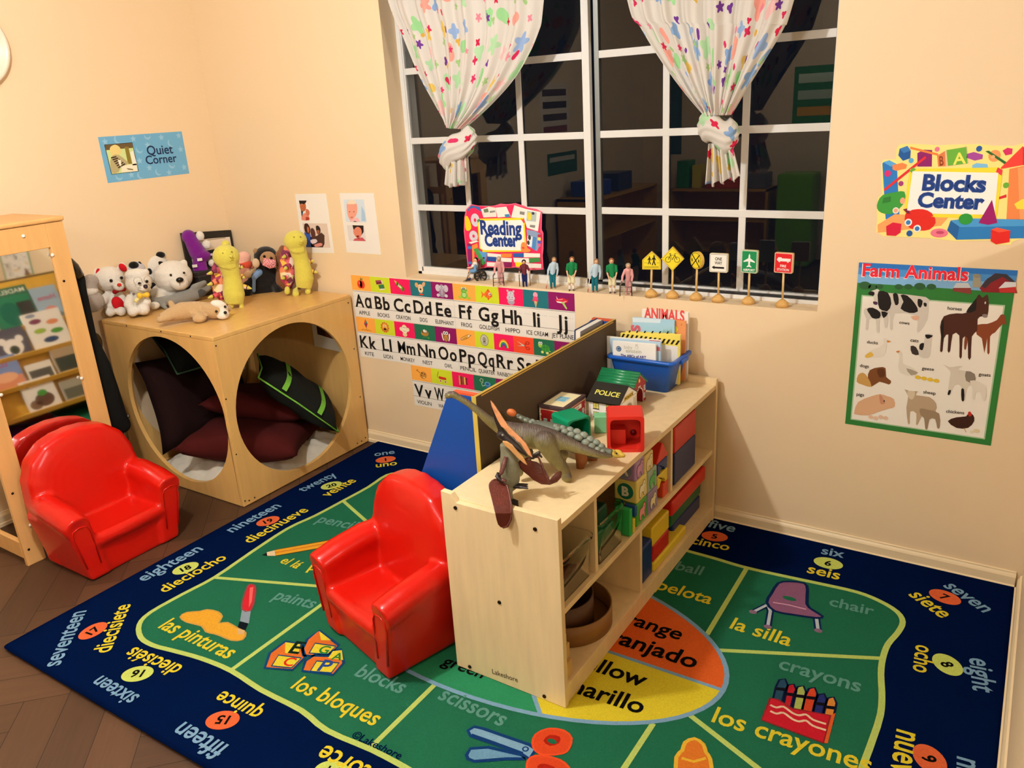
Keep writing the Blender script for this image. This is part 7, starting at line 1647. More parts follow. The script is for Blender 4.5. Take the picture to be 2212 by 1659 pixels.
# ================================================================== knotted curtains
def print_mat():
    m = bpy.data.materials.new('printed_cotton'); m.use_nodes = True; nt = m.node_tree; L = nt.links; b_ = nt.nodes['Principled BSDF']
    b_.inputs['Roughness'].default_value = .9; b_.inputs['Specular IOR Level'].default_value = .15
    uv = nt.nodes.new('ShaderNodeUVMap'); uv.uv_map = 'cloth'
    col = None
    base = nt.nodes.new('ShaderNodeRGB'); base.outputs[0].default_value = lin('#e2dcd2'); col = base.outputs[0]
    def mth(op, a, b=None, c=None):
        n = nt.nodes.new('ShaderNodeMath'); n.operation = op
        for i, v in enumerate((a, b, c)):
            if v is None: continue
            if isinstance(v, (int, float)): n.inputs[i].default_value = v
            else: L.new(v, n.inputs[i])
        return n.outputs[0]
    def layer(scale, r0, r1, palette, off, thr):
        nonlocal col
        mp = nd(nt, 'ShaderNodeMapping'); mp.inputs['Location'].default_value = (off, off * .7, 0); mp.inputs['Scale'].default_value = (scale, scale, 1); L.new(uv.outputs[0], mp.inputs['Vector'])
        v = nt.nodes.new('ShaderNodeTexVoronoi'); v.voronoi_dimensions = '2D'; v.inputs['Scale'].default_value = 1.0; v.inputs['Randomness'].default_value = .72; L.new(mp.outputs[0], v.inputs['Vector'])
        sub = nt.nodes.new('ShaderNodeVectorMath'); sub.operation = 'SUBTRACT'; L.new(mp.outputs[0], sub.inputs[0]); L.new(v.outputs['Position'], sub.inputs[1])
        sp = nt.nodes.new('ShaderNodeSeparateXYZ'); L.new(sub.outputs[0], sp.inputs[0])
        cs = nt.nodes.new('ShaderNodeSeparateColor'); L.new(v.outputs['Color'], cs.inputs[0])
        th_ = mth('ARCTAN2', sp.outputs[1], sp.outputs[0])
        ph = mth('MULTIPLY', cs.outputs[2], 6.28)
        kk = mth('FLOOR', mth('MULTIPLY_ADD', cs.outputs[0], 3.99, 2.0))        # two to five lobes
        wave = mth('COSINE', mth('ADD', mth('MULTIPLY', kk, th_), ph))
        rad = mth('MULTIPLY', mth('MULTIPLY_ADD', wave, .30, 1.0), mth('MULTIPLY_ADD', cs.outputs[1], r1 - r0, r0))
        ins = mth('LESS_THAN', v.outputs['Distance'], rad)
        wn = nt.nodes.new('ShaderNodeTexWhiteNoise'); wn.noise_dimensions = '3D'; L.new(v.outputs['Color'], wn.inputs['Vector'])
        keep = mth('GREATER_THAN', wn.outputs['Value'], thr)
        fac = mth('MULTIPLY', ins, keep)
        wn2 = nt.nodes.new('ShaderNodeTexWhiteNoise'); wn2.noise_dimensions = '3D'
        sc = nt.nodes.new('ShaderNodeVectorMath'); sc.operation = 'SCALE'; sc.inputs['Scale'].default_value = 3.7; L.new(v.outputs['Color'], sc.inputs[0]); L.new(sc.outputs[0], wn2.inputs['Vector'])
        cr = nt.nodes.new('ShaderNodeValToRGB'); cr.color_ramp.interpolation = 'CONSTANT'; el = cr.color_ramp.elements
        el[0].color = lin(palette[0]); el[1].position = 1 / len(palette); el[1].color = lin(palette[1])
        for i, c_ in enumerate(palette[2:]):
            e = el.new((i + 2) / len(palette)); e.color = lin(c_)
        L.new(wn2.outputs['Value'], cr.inputs[0])
        mx = nt.nodes.new('ShaderNodeMix'); mx.data_type = 'RGBA'; L.new(fac, mx.inputs[0]); L.new(col, mx.inputs[6]); L.new(cr.outputs[0], mx.inputs[7]); col = mx.outputs[2]
    layer(9.5, .19, .33, ['#8fb2dc', '#a4dc9c', '#f2a898', '#f0c4c0', '#e6c664', '#9cb8e0', '#b8e0b0'], 3.3, .18)
    layer(13.0, .12, .20, ['#d8305e', '#dc3c6c', '#743c98', '#ea90a0', '#d82c50', '#a8cc88', '#e0b450'], 11.7, .35)
    L.new(col, b_.inputs['Base Color'])
    n = nd(nt, 'ShaderNodeTexNoise', Scale=500.0); L.new(uv.outputs[0], n.inputs['Vector'])
    bp = nd(nt, 'ShaderNodeBump', Strength=.15, Distance=.001); L.new(n.outputs['Fac'], bp.inputs['Height']); L.new(bp.outputs[0], b_.inputs['Normal'])
    tr = nt.nodes.new('ShaderNodeBsdfTranslucent'); L.new(col, tr.inputs['Color'])
    ms = nt.nodes.new('ShaderNodeMixShader'); ms.inputs[0].default_value = .22
    L.new(b_.outputs[0], ms.inputs[1]); L.new(tr.outputs[0], ms.inputs[2]); L.new(ms.outputs[0], nt.nodes['Material Output'].inputs[0])
    return m
COT = print_mat()
def surf(name, parent, fn, nu, nv, uvf, mat, thick=.0012):
    vs = []; fs = []; uvs = []
    for j in range(nv + 1):
        for i in range(nu + 1):
            vs.append(fn(i / nu, j / nv)); uvs.append(uvf(i / nu, j / nv))
    fs = [(j * (nu + 1) + i, j * (nu + 1) + i + 1, (j + 1) * (nu + 1) + i + 1, (j + 1) * (nu + 1) + i) for j in range(nv) for i in range(nu)]
    me = bpy.data.meshes.new(name); me.from_pydata([tuple(v) for v in vs], [], fs); me.materials.append(mat)
    l = me.uv_layers.new(name='cloth')
    for p in me.polygons:
        p.use_smooth = True
        for li in p.loop_indices: l.data[li].uv = uvs[me.loops[li].vertex_index]
    o = bpy.data.objects.new(name, me); COL.objects.link(o); o.parent = parent
    md = o.modifiers.new('Solidify', 'SOLIDIFY'); md.thickness = thick
    return o
def interp(pts, t):
    k = t * (len(pts) - 1); i = min(int(k), len(pts) - 2); f = k - i
    g = lambda q: pts[min(max(q, 0), len(pts) - 1)]
    a, b, c, d = g(i - 1), g(i), g(i + 1), g(i + 2)
    return tuple(.5 * ((2 * B) + (C_ - A) * f + (2 * A - 5 * B + 4 * C_ - D) * f * f + (3 * B - A - 3 * C_ + D) * f ** 3) for A, B, C_, D in zip(a, b, c, d))
def curtain(label, leftpx, rightpx, xtop, knot, tail, seed):
    rnd = random.Random(seed); yc = -.040
    Lp = [(xtop[0], 2.36)] + [(wall(u, v, yc).x, wall(u, v, yc).z) for u, v in leftpx]; Rp = [(xtop[1], 2.36)] + [(wall(u, v, yc).x, wall(u, v, yc).z) for u, v in rightpx]
    g = ((Lp[-1][0] + Rp[-1][0]) / 2, (Lp[-1][1] + Rp[-1][1]) / 2)
    t = thing('curtain', label, 'curtain', (g[0], yc, 1.28), 0, 'knotted printed curtains')
    O_ = Vector((g[0], yc, 1.28))
    ph = [rnd.uniform(0, 6.28) for _ in range(6)]
    def fold(s): return math.sin(2 * math.pi * 6.5 * s + ph[0] + 1.2 * math.sin(5 * s + ph[1])) + .45 * math.sin(2 * math.pi * 15 * s + ph[2]) + .3 * math.sin(2 * math.pi * 3 * s + ph[3])
    def fn(s, v):
        a, b = interp(Lp, v), interp(Rp, v)
        w_ = b[0] - a[0]
        amp = .018 * (1 - .25 * v)
        bulge = -.030 * math.sin(math.pi * min(1, max(0, s))) * v
        x = a[0] + w_ * s + .06 * w_ * v * math.sin(2 * math.pi * 6.5 * s + ph[0]) * .25
        z = a[1] + (b[1] - a[1]) * s
        return Vector((x, yc + amp * fold(s) * .62 + bulge * (.5 + .5 * v), z)) - O_
    surf('panel', t, fn, 220, 70, lambda s, v: (s * 1.15 + seed, 1.08 * (interp(Lp, v)[1] * (1 - s) + interp(Rp, v)[1] * s) + seed * .3), COT)
    # knot: a fat wrap round the gathered neck
    kx = [wall(u, v, yc) for u, v in knot]        # centre line of the wrap, left to right
    K0, K1 = kx[0] - O_, kx[1] - O_; kc = (K0 + K1) / 2; wv = (K1 - K0) / 2
    def kfn(s, v):
        a = 2 * math.pi * s; prof = 1 + .06 * math.sin(9 * v * 3 + 4 * s * 6.28) + .05 * math.sin(6 * a + 5 * v)
        zz = (v - .5) * .105; rr = math.sqrt(max(0.03, 1 - (2 * v - 1) ** 2)) * prof
        tilt = .34 * (1 if seed % 2 else -1) * wv.x
        x = kc.x + math.cos(a) * wv.x * 1.04 * (.45 + .55 * rr); y = -math.sin(a) * .040 * (.35 + .65 * rr) + .004
        return Vector((x, y, kc.z + zz + tilt * math.cos(a) + .008 * math.sin(3 * a + 2)))
    surf('knot', t, kfn, 60, 24, lambda s, v: (s * .36 + seed * 2.1, v * .13 + 4 + seed), COT)
    # tail hanging from the knot
    tp = [wall(u, v, yc) - O_ for u, v in tail]   # top left, top right, bottom right, bottom left
    def tfn(s, v):
        a = tp[0].lerp(tp[1], s); b = tp[3].lerp(tp[2], s); p = a.lerp(b, v)
        f_ = math.sin(2 * math.pi * 3.2 * s + ph[4]) * .6 + .35 * math.sin(2 * math.pi * 7 * s + ph[5])
        p.y += f_ * (.010 + .016 * v) - .012 * math.sin(math.pi * s); p.z += .008 * v * math.sin(2 * math.pi * 3.2 * s + 1)
        return p
    surf('tail', t, tfn, 60, 24, lambda s, v: (s * .30 + seed * 3.3, v * .14 + 7), COT)
    def tfn2(s, v):
        p = tfn(s * .8 + .1, v * .82); p.y += .022; p.x += .012 * (1 - 2 * s); return p
    surf('tail', t, tfn2, 40, 18, lambda s, v: (s * .26 + seed * 5.3, v * .12 + 9), COT)
    return t
curtain('white printed curtain knotted at its end, left of the pair', [(838, 0), (868, 75), (903, 160), (940, 228), (967, 275)], [(1176, 0), (1163, 75), (1120, 160), (1060, 228), (1003, 278)], (1.20, 2.06),
        ((949, 318), (1026, 322)), ((968, 335), (1008, 335), (1012, 395), (966, 402)), 1)
curtain('white printed curtain knotted at its end, right of the pair', [(1356, 0), (1385, 60), (1428, 130), (1475, 195), (1521, 250)], [(1712, 0), (1690, 60), (1652, 125), (1612, 190), (1578, 248)], (2.22, 2.99),
        ((1510, 282), (1592, 282)), ((1532, 310), (1580, 305), (1600, 385), (1528, 402)), 2)
rod = thing('curtain_rod', 'white rod above the window carrying both curtains', 'curtain rod', (2.08, -.045, 2.37))
MB().cyl((-1.05, 0, 0), (1.05, 0, 0), .010, M('#e8e2d6', 'metal', .4)).build('pole', rod)
for s in (-1, 1):
    MB().ball((s * 1.06, 0, 0), .02, M('#e8e2d6', 'metal', .4)).build('finial', rod); MB().cyl((s * .98, .0, 0), (s * .98, .044, 0), .007, M('#e8e2d6', 'metal', .4)).build('bracket', rod)

# ================================================================== little people and road signs on the sill
SILL = WZ0
def cP(a, b): return (980 + a / 5.267, 420 + b / 5.267)
SK1, SK2 = '#e6b48c', '#d8a888'
def figure(label, foot, head, hair, shirt, legs_c, shoe, style):
    base = flo(*cP(*foot), SILL)
    base.y = min(max(base.y, .012), .072); base = on_plane(*cP(*foot), (0, base.y, 0), (0, 1, 0)); base.z = SILL
    T = Toy('person_figure', label, 'person figure', base, 'little people on the window sill')
    top = T.P(*cP(*head)); H = top.z + .0; hx_ = top.x; hd = H * .082
    stoop = style.get('stoop', 0); sk = M(style.get('skin', SK1), 'skin')
    sh_z, hip_z = H * .80, H * .47
    sx_ = hx_ * .75; sw = H * style.get('sw', .100); hw = H * .062
    shd = Vector((sx_, -stoop * H * .12, sh_z)); hip = Vector((0, 0, hip_z)); hc = Vector((hx_, -stoop * H * .2 - .0005, H * .935))
    hands = style['hands']; P = lambda k: Vector((hands[k][0] * H, hands[k][1] * H, hands[k][2] * H))
    b = MB(); b.ball(hc, (hd * .82, hd * .92, hd), sk, 14); b.caps(shd + Vector((0, 0, H * .02)), hc, H * .034, H * .034, sk); b.caps(hip, shd, H * .075, H * .085, sk)
    arms = []
    for s, k in ((-1, 0), (1, 1)):
        a = shd + Vector((s * sw, 0, -H * .015)); h_ = P(k); e = a.lerp(h_, .52) + Vector((s * H * .03, H * .012, 0)); arms.append((a, e, h_))
        b.caps(shd, a, H * .04, H * .038, sk); b.caps(a, e, H * .036, H * .028, sk); b.caps(e, h_, H * .028, H * .020, sk)
        d = (h_ - e).normalized(); b.caps(h_, h_ + d * H * .045, H * .020, H * .016, sk); b.caps(h_, h_ + d * H * .03 + Vector((-s * H * .022, 0, 0)), H * .010, H * .008, sk)
    legs = []
    for s in (-1, 1):
        h_ = hip + Vector((s * hw * .8, 0, 0)); f_ = Vector((s * hw * .9, 0, H * .05)); k_ = h_.lerp(f_, .5) + Vector((0, -H * .012, 0)); legs.append((h_, k_, f_))
        b.caps(h_, k_, H * .050, H * .040, sk); b.caps(k_, f_, H * .040, H * .026, sk)
    b.build('body', T.e, remesh=H * .014, smo=1)
    m = M(hair[0], 'cloth'); b = MB(); b.ball(hc + Vector((0, hd * .20, hd * .24)), (hd * 1.0, hd * .95, hd * .95), m, 14)
    if hair[1]: b.caps(hc + Vector((0, hd * .30, 0)), hc + Vector((0, hd * .42, -hd * hair[1])), hd * .98, hd * .85, m)
    b.build('hair', T.e)
    for s in (-1, 1): MB().ball(hc + Vector((s * hd * .34, -hd * .86, hd * .08)), hd * .11, EYE, 8).build('eye', T.e)
    MB().caps(hc + Vector((0, -hd * .9, hd * .02)), hc + Vector((0, -hd * 1.0, -hd * .16)), hd * .09, hd * .13, sk).build('nose', T.e)
    MB().caps(hc + Vector((-hd * .22, -hd * .84, -hd * .42)), hc + Vector((hd * .22, -hd * .84, -hd * .42)), hd * .05, hd * .05, M('#a85a50', 'skin')).build('mouth', T.e)
    m = M(shirt[0], 'cloth'); b = MB(); b.caps(hip + Vector((0, 0, H * .02)), shd, H * .088, H * .098, m); 
    for a, e, h_ in arms:
        b.caps(shd, a, H * .052, H * .050, m); b.caps(a, a.lerp(e, .9) if not shirt[1] else e, H * .047, H * .040, m)
        if shirt[1]: b.caps(e, e.lerp(h_, .86), H * .040, H * .030, m)
    b.build('shirt', T.e, remesh=H * .013, smo=1)
    m = M(legs_c[0], 'cloth'); b = MB(); b.caps(hip + Vector((-hw * .4, 0, 0)), hip + Vector((hw * .4, 0, 0)), H * .080, H * .080, m)
    for h_, k_, f_ in legs:
        b.caps(h_, k_, H * .062, H * .052 if not legs_c[1] else H * .066, m)
        if not legs_c[1]: b.caps(k_, f_ - Vector((0, 0, H * .01)), H * .050, H * .038, m)
    b.build('trousers' if not legs_c[1] else 'shorts', T.e, remesh=H * .013, smo=1)
    for (h_, k_, f_), s in zip(legs, (-1, 1)):
        if legs_c[1]: MB().caps(f_, f_.lerp(k_, .45), H * .034, H * .036, M('#efe8dc', 'cloth')).build('sock', T.e)
        b = MB(); b.caps(Vector((f_.x, H * .02, H * .026)), Vector((f_.x + s * H * .012, -H * .075, H * .022)), H * .027, H * .024, M(shoe, 'rubber')); b.build('shoe', T.e)
    return T, H, P, hc
GRM = M('#8f8578', 'metal', .4)
def walker(T, H, off=0):
    x0, x1 = -.27 * H + off, .10 * H + off; f = MB()
    for y in (-.30 * H, -.06 * H):
        f.tube([(x0, y, .002), (x0 + .01 * H, y, .36 * H), (x0 + .06 * H, y + .0, .44 * H)], H * .016, GRM, 8); f.tube([(x1, y, .002), (x1, y, .36 * H), (x1 - .02 * H, y, .44 * H)], H * .016, GRM, 8)
    for z in (.16, .30): f.tube([(x0, -.30 * H, z * H), (x1, -.30 * H, z * H)], H * .012, GRM, 8)
    for x, xx in ((x0, x0 + .06 * H), (x1, x1 - .02 * H)): f.tube([(xx, -.30 * H, .44 * H), (xx, -.06 * H, .45 * H)], H * .018, GRM, 8)
    f.build('walking_frame', T.e)
PINK = '#e2a3a0'
T, H, P, hc = figure('stooped elderly figure in pink with a walking frame, before the pink sign', (540, 1028), (512, 705), ('#b0a08c', .3), (PINK, True), ('#cf9896', False), '#dcb4b0', dict(hands=((-.20, -.14, .44), (.10, -.16, .44)), stoop=.8, skin=SK2)); walker(T, H)
T, H, P, hc = figure('boy figure in maroon shirt standing on crutches', (812, 1052), (797, 750), ('#1c1410', .1), ('#6e2f38', False), ('#1f2a5c', False), '#1a1c30', dict(hands=((-.19, -.04, .44), (.19, -.04, .44)), sw=.110))
for s in (-1, 1):
    f = MB(); f.tube([(s * .20 * H, -.02 * H, .002), (s * .20 * H, -.03 * H, .44 * H), (s * .19 * H, 0, .62 * H)], H * .017, GRM, 8); f.tube([(s * .20 * H, -.03 * H, .45 * H), (s * .20 * H, -.10 * H, .45 * H)], H * .017, GRM, 8); f.build('crutch', T.e)
def cane(T, H, x0, z0, x1):
    a, b_ = Vector((x0 * H, -.10 * H, z0 * H)), Vector((x1 * H, -.16 * H, .004)); m = a.lerp(b_, .75)
    o = MB().cyl(a, m, H * .014, M('#efe9df', 'paint'), n=8).build('white_cane', T.e); MB().cyl(m, b_, H * .014, M('#c8482e', 'paint'), n=8).build('cane_tip', o)
LH = '#9a7450'
T, H, P, hc = figure('woman figure in pale blue top with white cane, left of the two women', (1130, 1066), (1142, 722), (LH, 1.5), ('#b9cdd8', True), ('#1f6f7c', False), '#8a5a3a', dict(hands=((-.15, -.09, .46), (.15, -.06, .44)))); cane(T, H, -.15, .46, -.22)
T, H, P, hc = figure('man figure in green shirt and cream shorts, left of the two men', (1342, 1092), (1345, 718), ('#8a5a36', 0), ('#1f7d48', False), ('#eadfb4', True), '#4a3024', dict(hands=((-.10, -.13, .48), (.10, -.13, .48)), sw=.118))
T, H, P, hc = figure('woman figure in pale blue top with white cane, right of the two women', (1608, 1108), (1622, 742), (LH, 1.5), ('#b9cdd8', True), ('#1f6f7c', False), '#8a5a3a', dict(hands=((-.15, -.09, .46), (.15, -.06, .44)))); cane(T, H, -.15, .46, -.22)
T, H, P, hc = figure('man figure in green shirt and cream shorts, right of the two men', (1806, 1120), (1795, 735), ('#8a5a36', 0), ('#1f7d48', False), ('#eadfb4', True), '#4a3024', dict(hands=((-.10, -.13, .48), (.10, -.13, .48)), sw=.118))
T, H, P, hc = figure('stooped elderly figure in pink with a walking frame, beside the road signs', (1990, 1136), (1985, 780), ('#a89880', .3), (PINK, True), ('#cf9896', False), '#dcb4b0', dict(hands=((-.20, -.14, .44), (.10, -.16, .44)), stoop=.8, skin=SK2)); walker(T, H)
# girl in a wheelchair
T = Toy('person_figure', 'girl figure in blue dungarees seated in a black wheelchair', 'person figure', on_plane(*cP(235, 1000), (0, .045, 0), (0, 1, 0)), 'little people on the window sill')
T.e.location.z = SILL; T.base.z = SILL; q = lambda p: T.r(p / 5.267)
sk = M(SK1, 'skin'); hc = T.P(*cP(248, 748)); hd = q(27)
A = lambda x, y, dy=0: T.P(*cP(x, y), dy)
b = MB(); b.ball(hc, (hd * .85, hd * .9, hd), sk); b.caps(A(246, 775), A(244, 860), q(22), q(28), sk)
for dy in (-.008, .010):
    b.caps(A(240, 868, dy), A(178, 872, dy), q(20), q(17), sk); b.caps(A(178, 872, dy), A(172, 945, dy), q(16), q(11), sk)
b.caps(A(225, 795, -.012), A(205, 830, -.016), q(13), q(10), sk); b.caps(A(205, 830, -.016), A(155, 836, -.012), q(10), q(7), sk); b.caps(A(268, 795, .008), A(262, 850, .004), q(13), q(10), sk)
b.build('body', T.e, remesh=.0016, smo=1)
b = MB(); b.ball(hc + Vector((q(4), hd * .2, hd * .2)), (hd * .98, hd * .95, hd * .95), M('#15100e', 'cloth')); b.caps(hc + Vector((q(8), hd * .5, 0)), hc + Vector((q(10), hd * .5, -hd * 1.3)), hd * .7, hd * .55, M('#15100e', 'cloth')); b.build('hair', T.e)
for s in (-1, 1): MB().ball(hc + Vector((-hd * .3 + s * hd * .32, -hd * .82, hd * .05)), hd * .11, EYE, 8).build('eye', T.e)
b = MB(); b.caps(A(246, 785), A(244, 845), q(27), q(31), M('#f1ebe2', 'cloth')); b.caps(A(228, 795, -.01), A(214, 818, -.014), q(17), q(15), M('#f1ebe2', 'cloth')); b.caps(A(268, 795, .006), A(268, 825, .006), q(17), q(15), M('#f1ebe2', 'cloth')); b.build('shirt', T.e, remesh=.0016, smo=1)
b = MB(); b.caps(A(240, 815, -.008), A(242, 862, -.002), q(24), q(30), M('#6f9cc6', 'cloth'))
for dy in (-.008, .010): b.caps(A(240, 868, dy), A(195, 872, dy), q(25), q(22), M('#6f9cc6', 'cloth'))
b.build('dungarees', T.e, remesh=.0016, smo=1)
for dy in (-.008, .010): MB().caps(A(185, 958, dy), A(148, 965, dy), q(12), q(10), M('#1c2c5c', 'rubber')).build('shoe', T.e)
WB = M('#181513', 'rubber'); ch = MB()
w_ = T.e
def wheel(name, c, r, dy, spokes, mat):
    o = MB(); cc = A(*c, dy); ring = [cc + Vector((r * math.cos(R(a)), 0, r * math.sin(R(a)))) for a in range(0, 361, 15)]
    o.tube(ring, r * .14, mat, 8, upv=(0, 1, 0)); o.cyl(cc - Vector((0, .003, 0)), cc + Vector((0, .003, 0)), r * .16, mat)
    for i in range(spokes):
        a = 2 * math.pi * i / spokes; o.cyl(cc, cc + Vector((r * math.cos(a), 0, r * math.sin(a))), r * .06, mat, n=6)
    o.build(name, w_)
wheel('wheel', (308, 930), q(64), -.016, 8, WB); wheel('wheel', (300, 925), q(64), .022, 8, WB); wheel('caster', (132, 993), q(17), -.014, 4, WB); wheel('caster', (150, 990), q(17), .018, 4, WB)
b = MB()
for dy in (-.012, .018):
    b.tube([A(345, 722, dy), A(310, 735, dy), A(300, 800, dy), A(296, 900, dy)], q(7), GRM, 8); b.tube([A(296, 895, dy), A(210, 900, dy), A(170, 905, dy), A(150, 960, dy), A(135, 985, dy)], q(7), GRM, 8); b.tube([A(298, 840, dy), A(190, 845, dy), A(168, 900, dy)], q(6), GRM, 8)
b.build('chair_frame', w_)
MB().box(A(205, 890).x, A(292, 890).x, -.012, .018, A(200, 900).z, A(200, 885).z, WB).build('seat', w_); MB().box(A(284, 800).x, A(296, 800).x, -.012, .018, A(290, 890).z, A(290, 760).z, WB).build('back_rest', w_); MB().box(A(140, 980).x, A(185, 980).x, -.012, .018, A(160, 985).z, A(160, 974).z, GRM).build('foot_plate', w_)
for dy in (-.012, .018): MB().cyl(A(330, 724, dy), A(352, 722, dy), q(9), WB).build('push_handle', w_)

# wooden road signs
DOW = M('#d6a75e', 'wood', .5)
def cG(a, b): return (1360 + a / 5.267, 520 + b / 5.267)
def sign(name, label, foot, ctr, shape, turn, edge, face, art):
    y_ = min(max(flo(*cG(*foot), SILL).y, .018), .060)
    base = on_plane(*cG(*foot), (0, y_, 0), (0, 1, 0)); base.z = SILL
    T = Toy(name, label, 'toy road sign', base, 'wooden road signs on the window sill')
    k = T.r(1 / 5.267); c = T.P(*cG(*ctr)); 
    MB().lathe([(70 * k, .0004), (71 * k, 40 * k), (66 * k, 48 * k), (30 * k, 82 * k), (.0003, 86 * k)], DOW, 28).build('base', T.e)
    top = c.z - min(p[1] for p in shape) * -1 * k if False else c.z + min(p[1] for p in shape) * k
    MB().cyl((0, 0, 70 * k), (c.x * .9, 0, top + 8 * k), 12 * k, M('#dcb877', 'wood', .5), n=14).build('post', T.e)
    X = Matrix.Translation((c.x, 0, c.z)) @ Matrix.Rotation(-R(turn), 4, 'Z')
    th_ = 42 * k / 1.0
    sp = [(x * k, z * k) for x, z in shape]
    pl = MB().prism(sp, -th_ / 2, th_ / 2, M(edge, 'wood', .5), X=X).build('sign_plate', T.e, bev=3 * k)
    Of = X @ Vector((0, -th_ / 2 - .0003, 0)); exf = X.to_3x3() @ Vector((1, 0, 0))
    F = Flat(Of, exf, (0, 0, 1), dz=.00025)
    F.poly([(x * .96, z * .96) for x, z in sp], C(face), 0)
    art(F, k); o = F.build('sign_face'); o.parent = pl
    return T
def rsq(w, h, r=14):
    P = []
    for cx, cz_, a0 in ((w - r, h - r, 0), (-w + r, h - r, 90), (-w + r, -h + r, 180), (w - r, -h + r, 270)):
        for i in range(4): P.append((cx + r * math.cos(R(a0 + 30 * i)), cz_ + r * math.sin(R(a0 + 30 * i))))
    return P
def inset(F, shape, k, c, s=.88, w=3): F.line([(x * k * s, z * k * s) for x, z in shape], w * k, C(c), 1, True)
PENT = [(-104, -98), (104, -98), (104, 10), (0, 106), (-104, 10)]
def a_school(F, k):
    inset(F, PENT, k, '#2a2410')
    for x, s in ((28, 1.0), (-22, .8)):
        f = lambda pts: F.poly([((x + a * s) * k, b * s * k) for a, b in pts], C('#17120c'), 2)
        F.ell((x * k, 52 * s * k), 9 * s * k, 10 * s * k, C('#17120c'), 2); f([(-12, 40), (10, 42), (24, 8), (14, 8), (8, 22), (6, -2), (22, -48), (10, -50), (-2, -14), (-14, -50), (-24, -46), (-8, 0), (-10, 22), (-22, 6), (-28, 12)])
    F.line([(-80 * k, -22 * k), (-45 * k, -22 * k)], 3 * k, C('#2a2410'), 2); F.line([(58 * k, -22 * k), (84 * k, -22 * k)], 3 * k, C('#2a2410'), 2)
    for z in (-64, -72): F.line([(-82 * k, z * k), (82 * k, z * k)], 3 * k, C('#2a2410'), 2)
sign('road_sign', 'yellow five sided toy sign with two walking children', (245, 640), (252, 225), PENT, 8, '#e6bc54', '#f4da2c', a_school)
DIA = [(0, -138), (128, 0), (0, 138), (-128, 0)]
def a_bike(F, k):
    inset(F, DIA, k, '#2a2410')
    for x in (-48, 52):
        F.line([((x + 30 * math.cos(R(a))) * k, (-8 + 30 * math.sin(R(a))) * k) for a in range(0, 360, 20)], 5 * k, C('#17120c'), 2, True)
    for pts in (((-48, -8), (-22, 42), (28, 42), (-2, -8), (-22, 42)), ((28, 42), (52, -8)), ((-2, -8), (28, 42)), ((28, 42), (22, 58), (44, 60)), ((-36, 58), (-14, 58)), ((-22, 42), (-26, 58))):
        F.line([(a * k, b * k) for a, b in pts], 6 * k, C('#17120c'), 2)
sign('road_sign', 'yellow diamond shaped toy sign with a bicycle', (485, 650), (492, 203), DIA, 12, '#e0b04a', '#f4da2c', a_bike)
CIR = [(98 * math.cos(R(a)), 98 * math.sin(R(a))) for a in range(0, 360, 12)]
def a_rr(F, k):
    inset(F, CIR, k, '#2a2410', .88, 5); F.line([(-66 * k, 70 * k), (66 * k, -70 * k)], 12 * k, C('#17120c'), 2); F.line([(66 * k, 70 * k), (-66 * k, -70 * k)], 12 * k, C('#17120c'), 2)
    F.text('R', (-56 * k, -16 * k), 34 * k, C('#17120c'), 3, bold=.02); F.text('R', (56 * k, -16 * k), 34 * k, C('#17120c'), 3, bold=.02)
sign('road_sign', 'round yellow railroad crossing toy sign with a black cross', (755, 672), (770, 222), CIR, 50, '#e6bc54', '#f4da2c', a_rr)
SQR = rsq(104, 106)
def a_way(F, k):
    inset(F, SQR, k, '#2a2620', .90); F.text('ONE', (0, 30 * k), 36 * k, C('#17120c'), 2, bold=.012, width=78 * k); F.text('WAY', (0, -16 * k), 36 * k, C('#17120c'), 2, bold=.012, width=84 * k)
    F.poly([(a * k, b * k) for a, b in ((-76, -50), (-44, -30), (-44, -42), (66, -42), (66, -62), (-44, -62), (-44, -72))], C('#17120c'), 2)
sign('road_sign', 'white square toy sign lettered ONE WAY with an arrow', (1007, 694), (1018, 250), SQR, 18, '#e2cfa4', '#f4efe2', a_way)
REC = rsq(92, 128)
def a_air(F, k):
    inset(F, REC, k, '#cfe8d0', .93, 5)
    F.poly([(a * k, b * k) for a, b in ((0, 92), (9, 70), (10, 40), (66, 4), (66, -8), (12, 4), (9, -36), (28, -56), (28, -64), (0, -56), (-28, -64), (-28, -56), (-9, -36), (-12, 4), (-66, -8), (-66, 4), (-10, 40), (-9, 70))], C('#f4f4ec'), 2)
    F.text('AIRPORT', (0, -106 * k), 27 * k, C('#f4f4ec'), 2, bold=.03, width=138 * k)
sign('road_sign', 'green toy sign lettered AIRPORT with a white aeroplane', (1350, 716), (1370, 235), REC, 22, '#d8d0a0', '#13894e', a_air)
REC2 = rsq(104, 114)
def a_fire(F, k):
    inset(F, REC2, k, '#f4c4bc', .93, 5)
    F.poly([(a * k, b * k) for a, b in ((-76, 40), (-68, 22), (-50, 18), (78, 20), (80, 52), (-20, 52), (-22, 62), (-60, 62), (-66, 48))], C('#f6f0ea'), 2)
    for x in (-46, 50): F.ell((x * k, 18 * k), 11 * k, 11 * k, C('#f6f0ea'), 2)
    F.text('FIRE', (0, -46 * k), 28 * k, C('#f6f0ea'), 2, bold=.02); F.text('STATION', (0, -88 * k), 28 * k, C('#f6f0ea'), 2, bold=.02, width=136 * k)
sign('road_sign', 'red toy sign lettered FIRE STATION with a white fire engine', (1735, 752), (1758, 250), REC2, 20, '#e2bc82', '#dd1f24', a_fire)

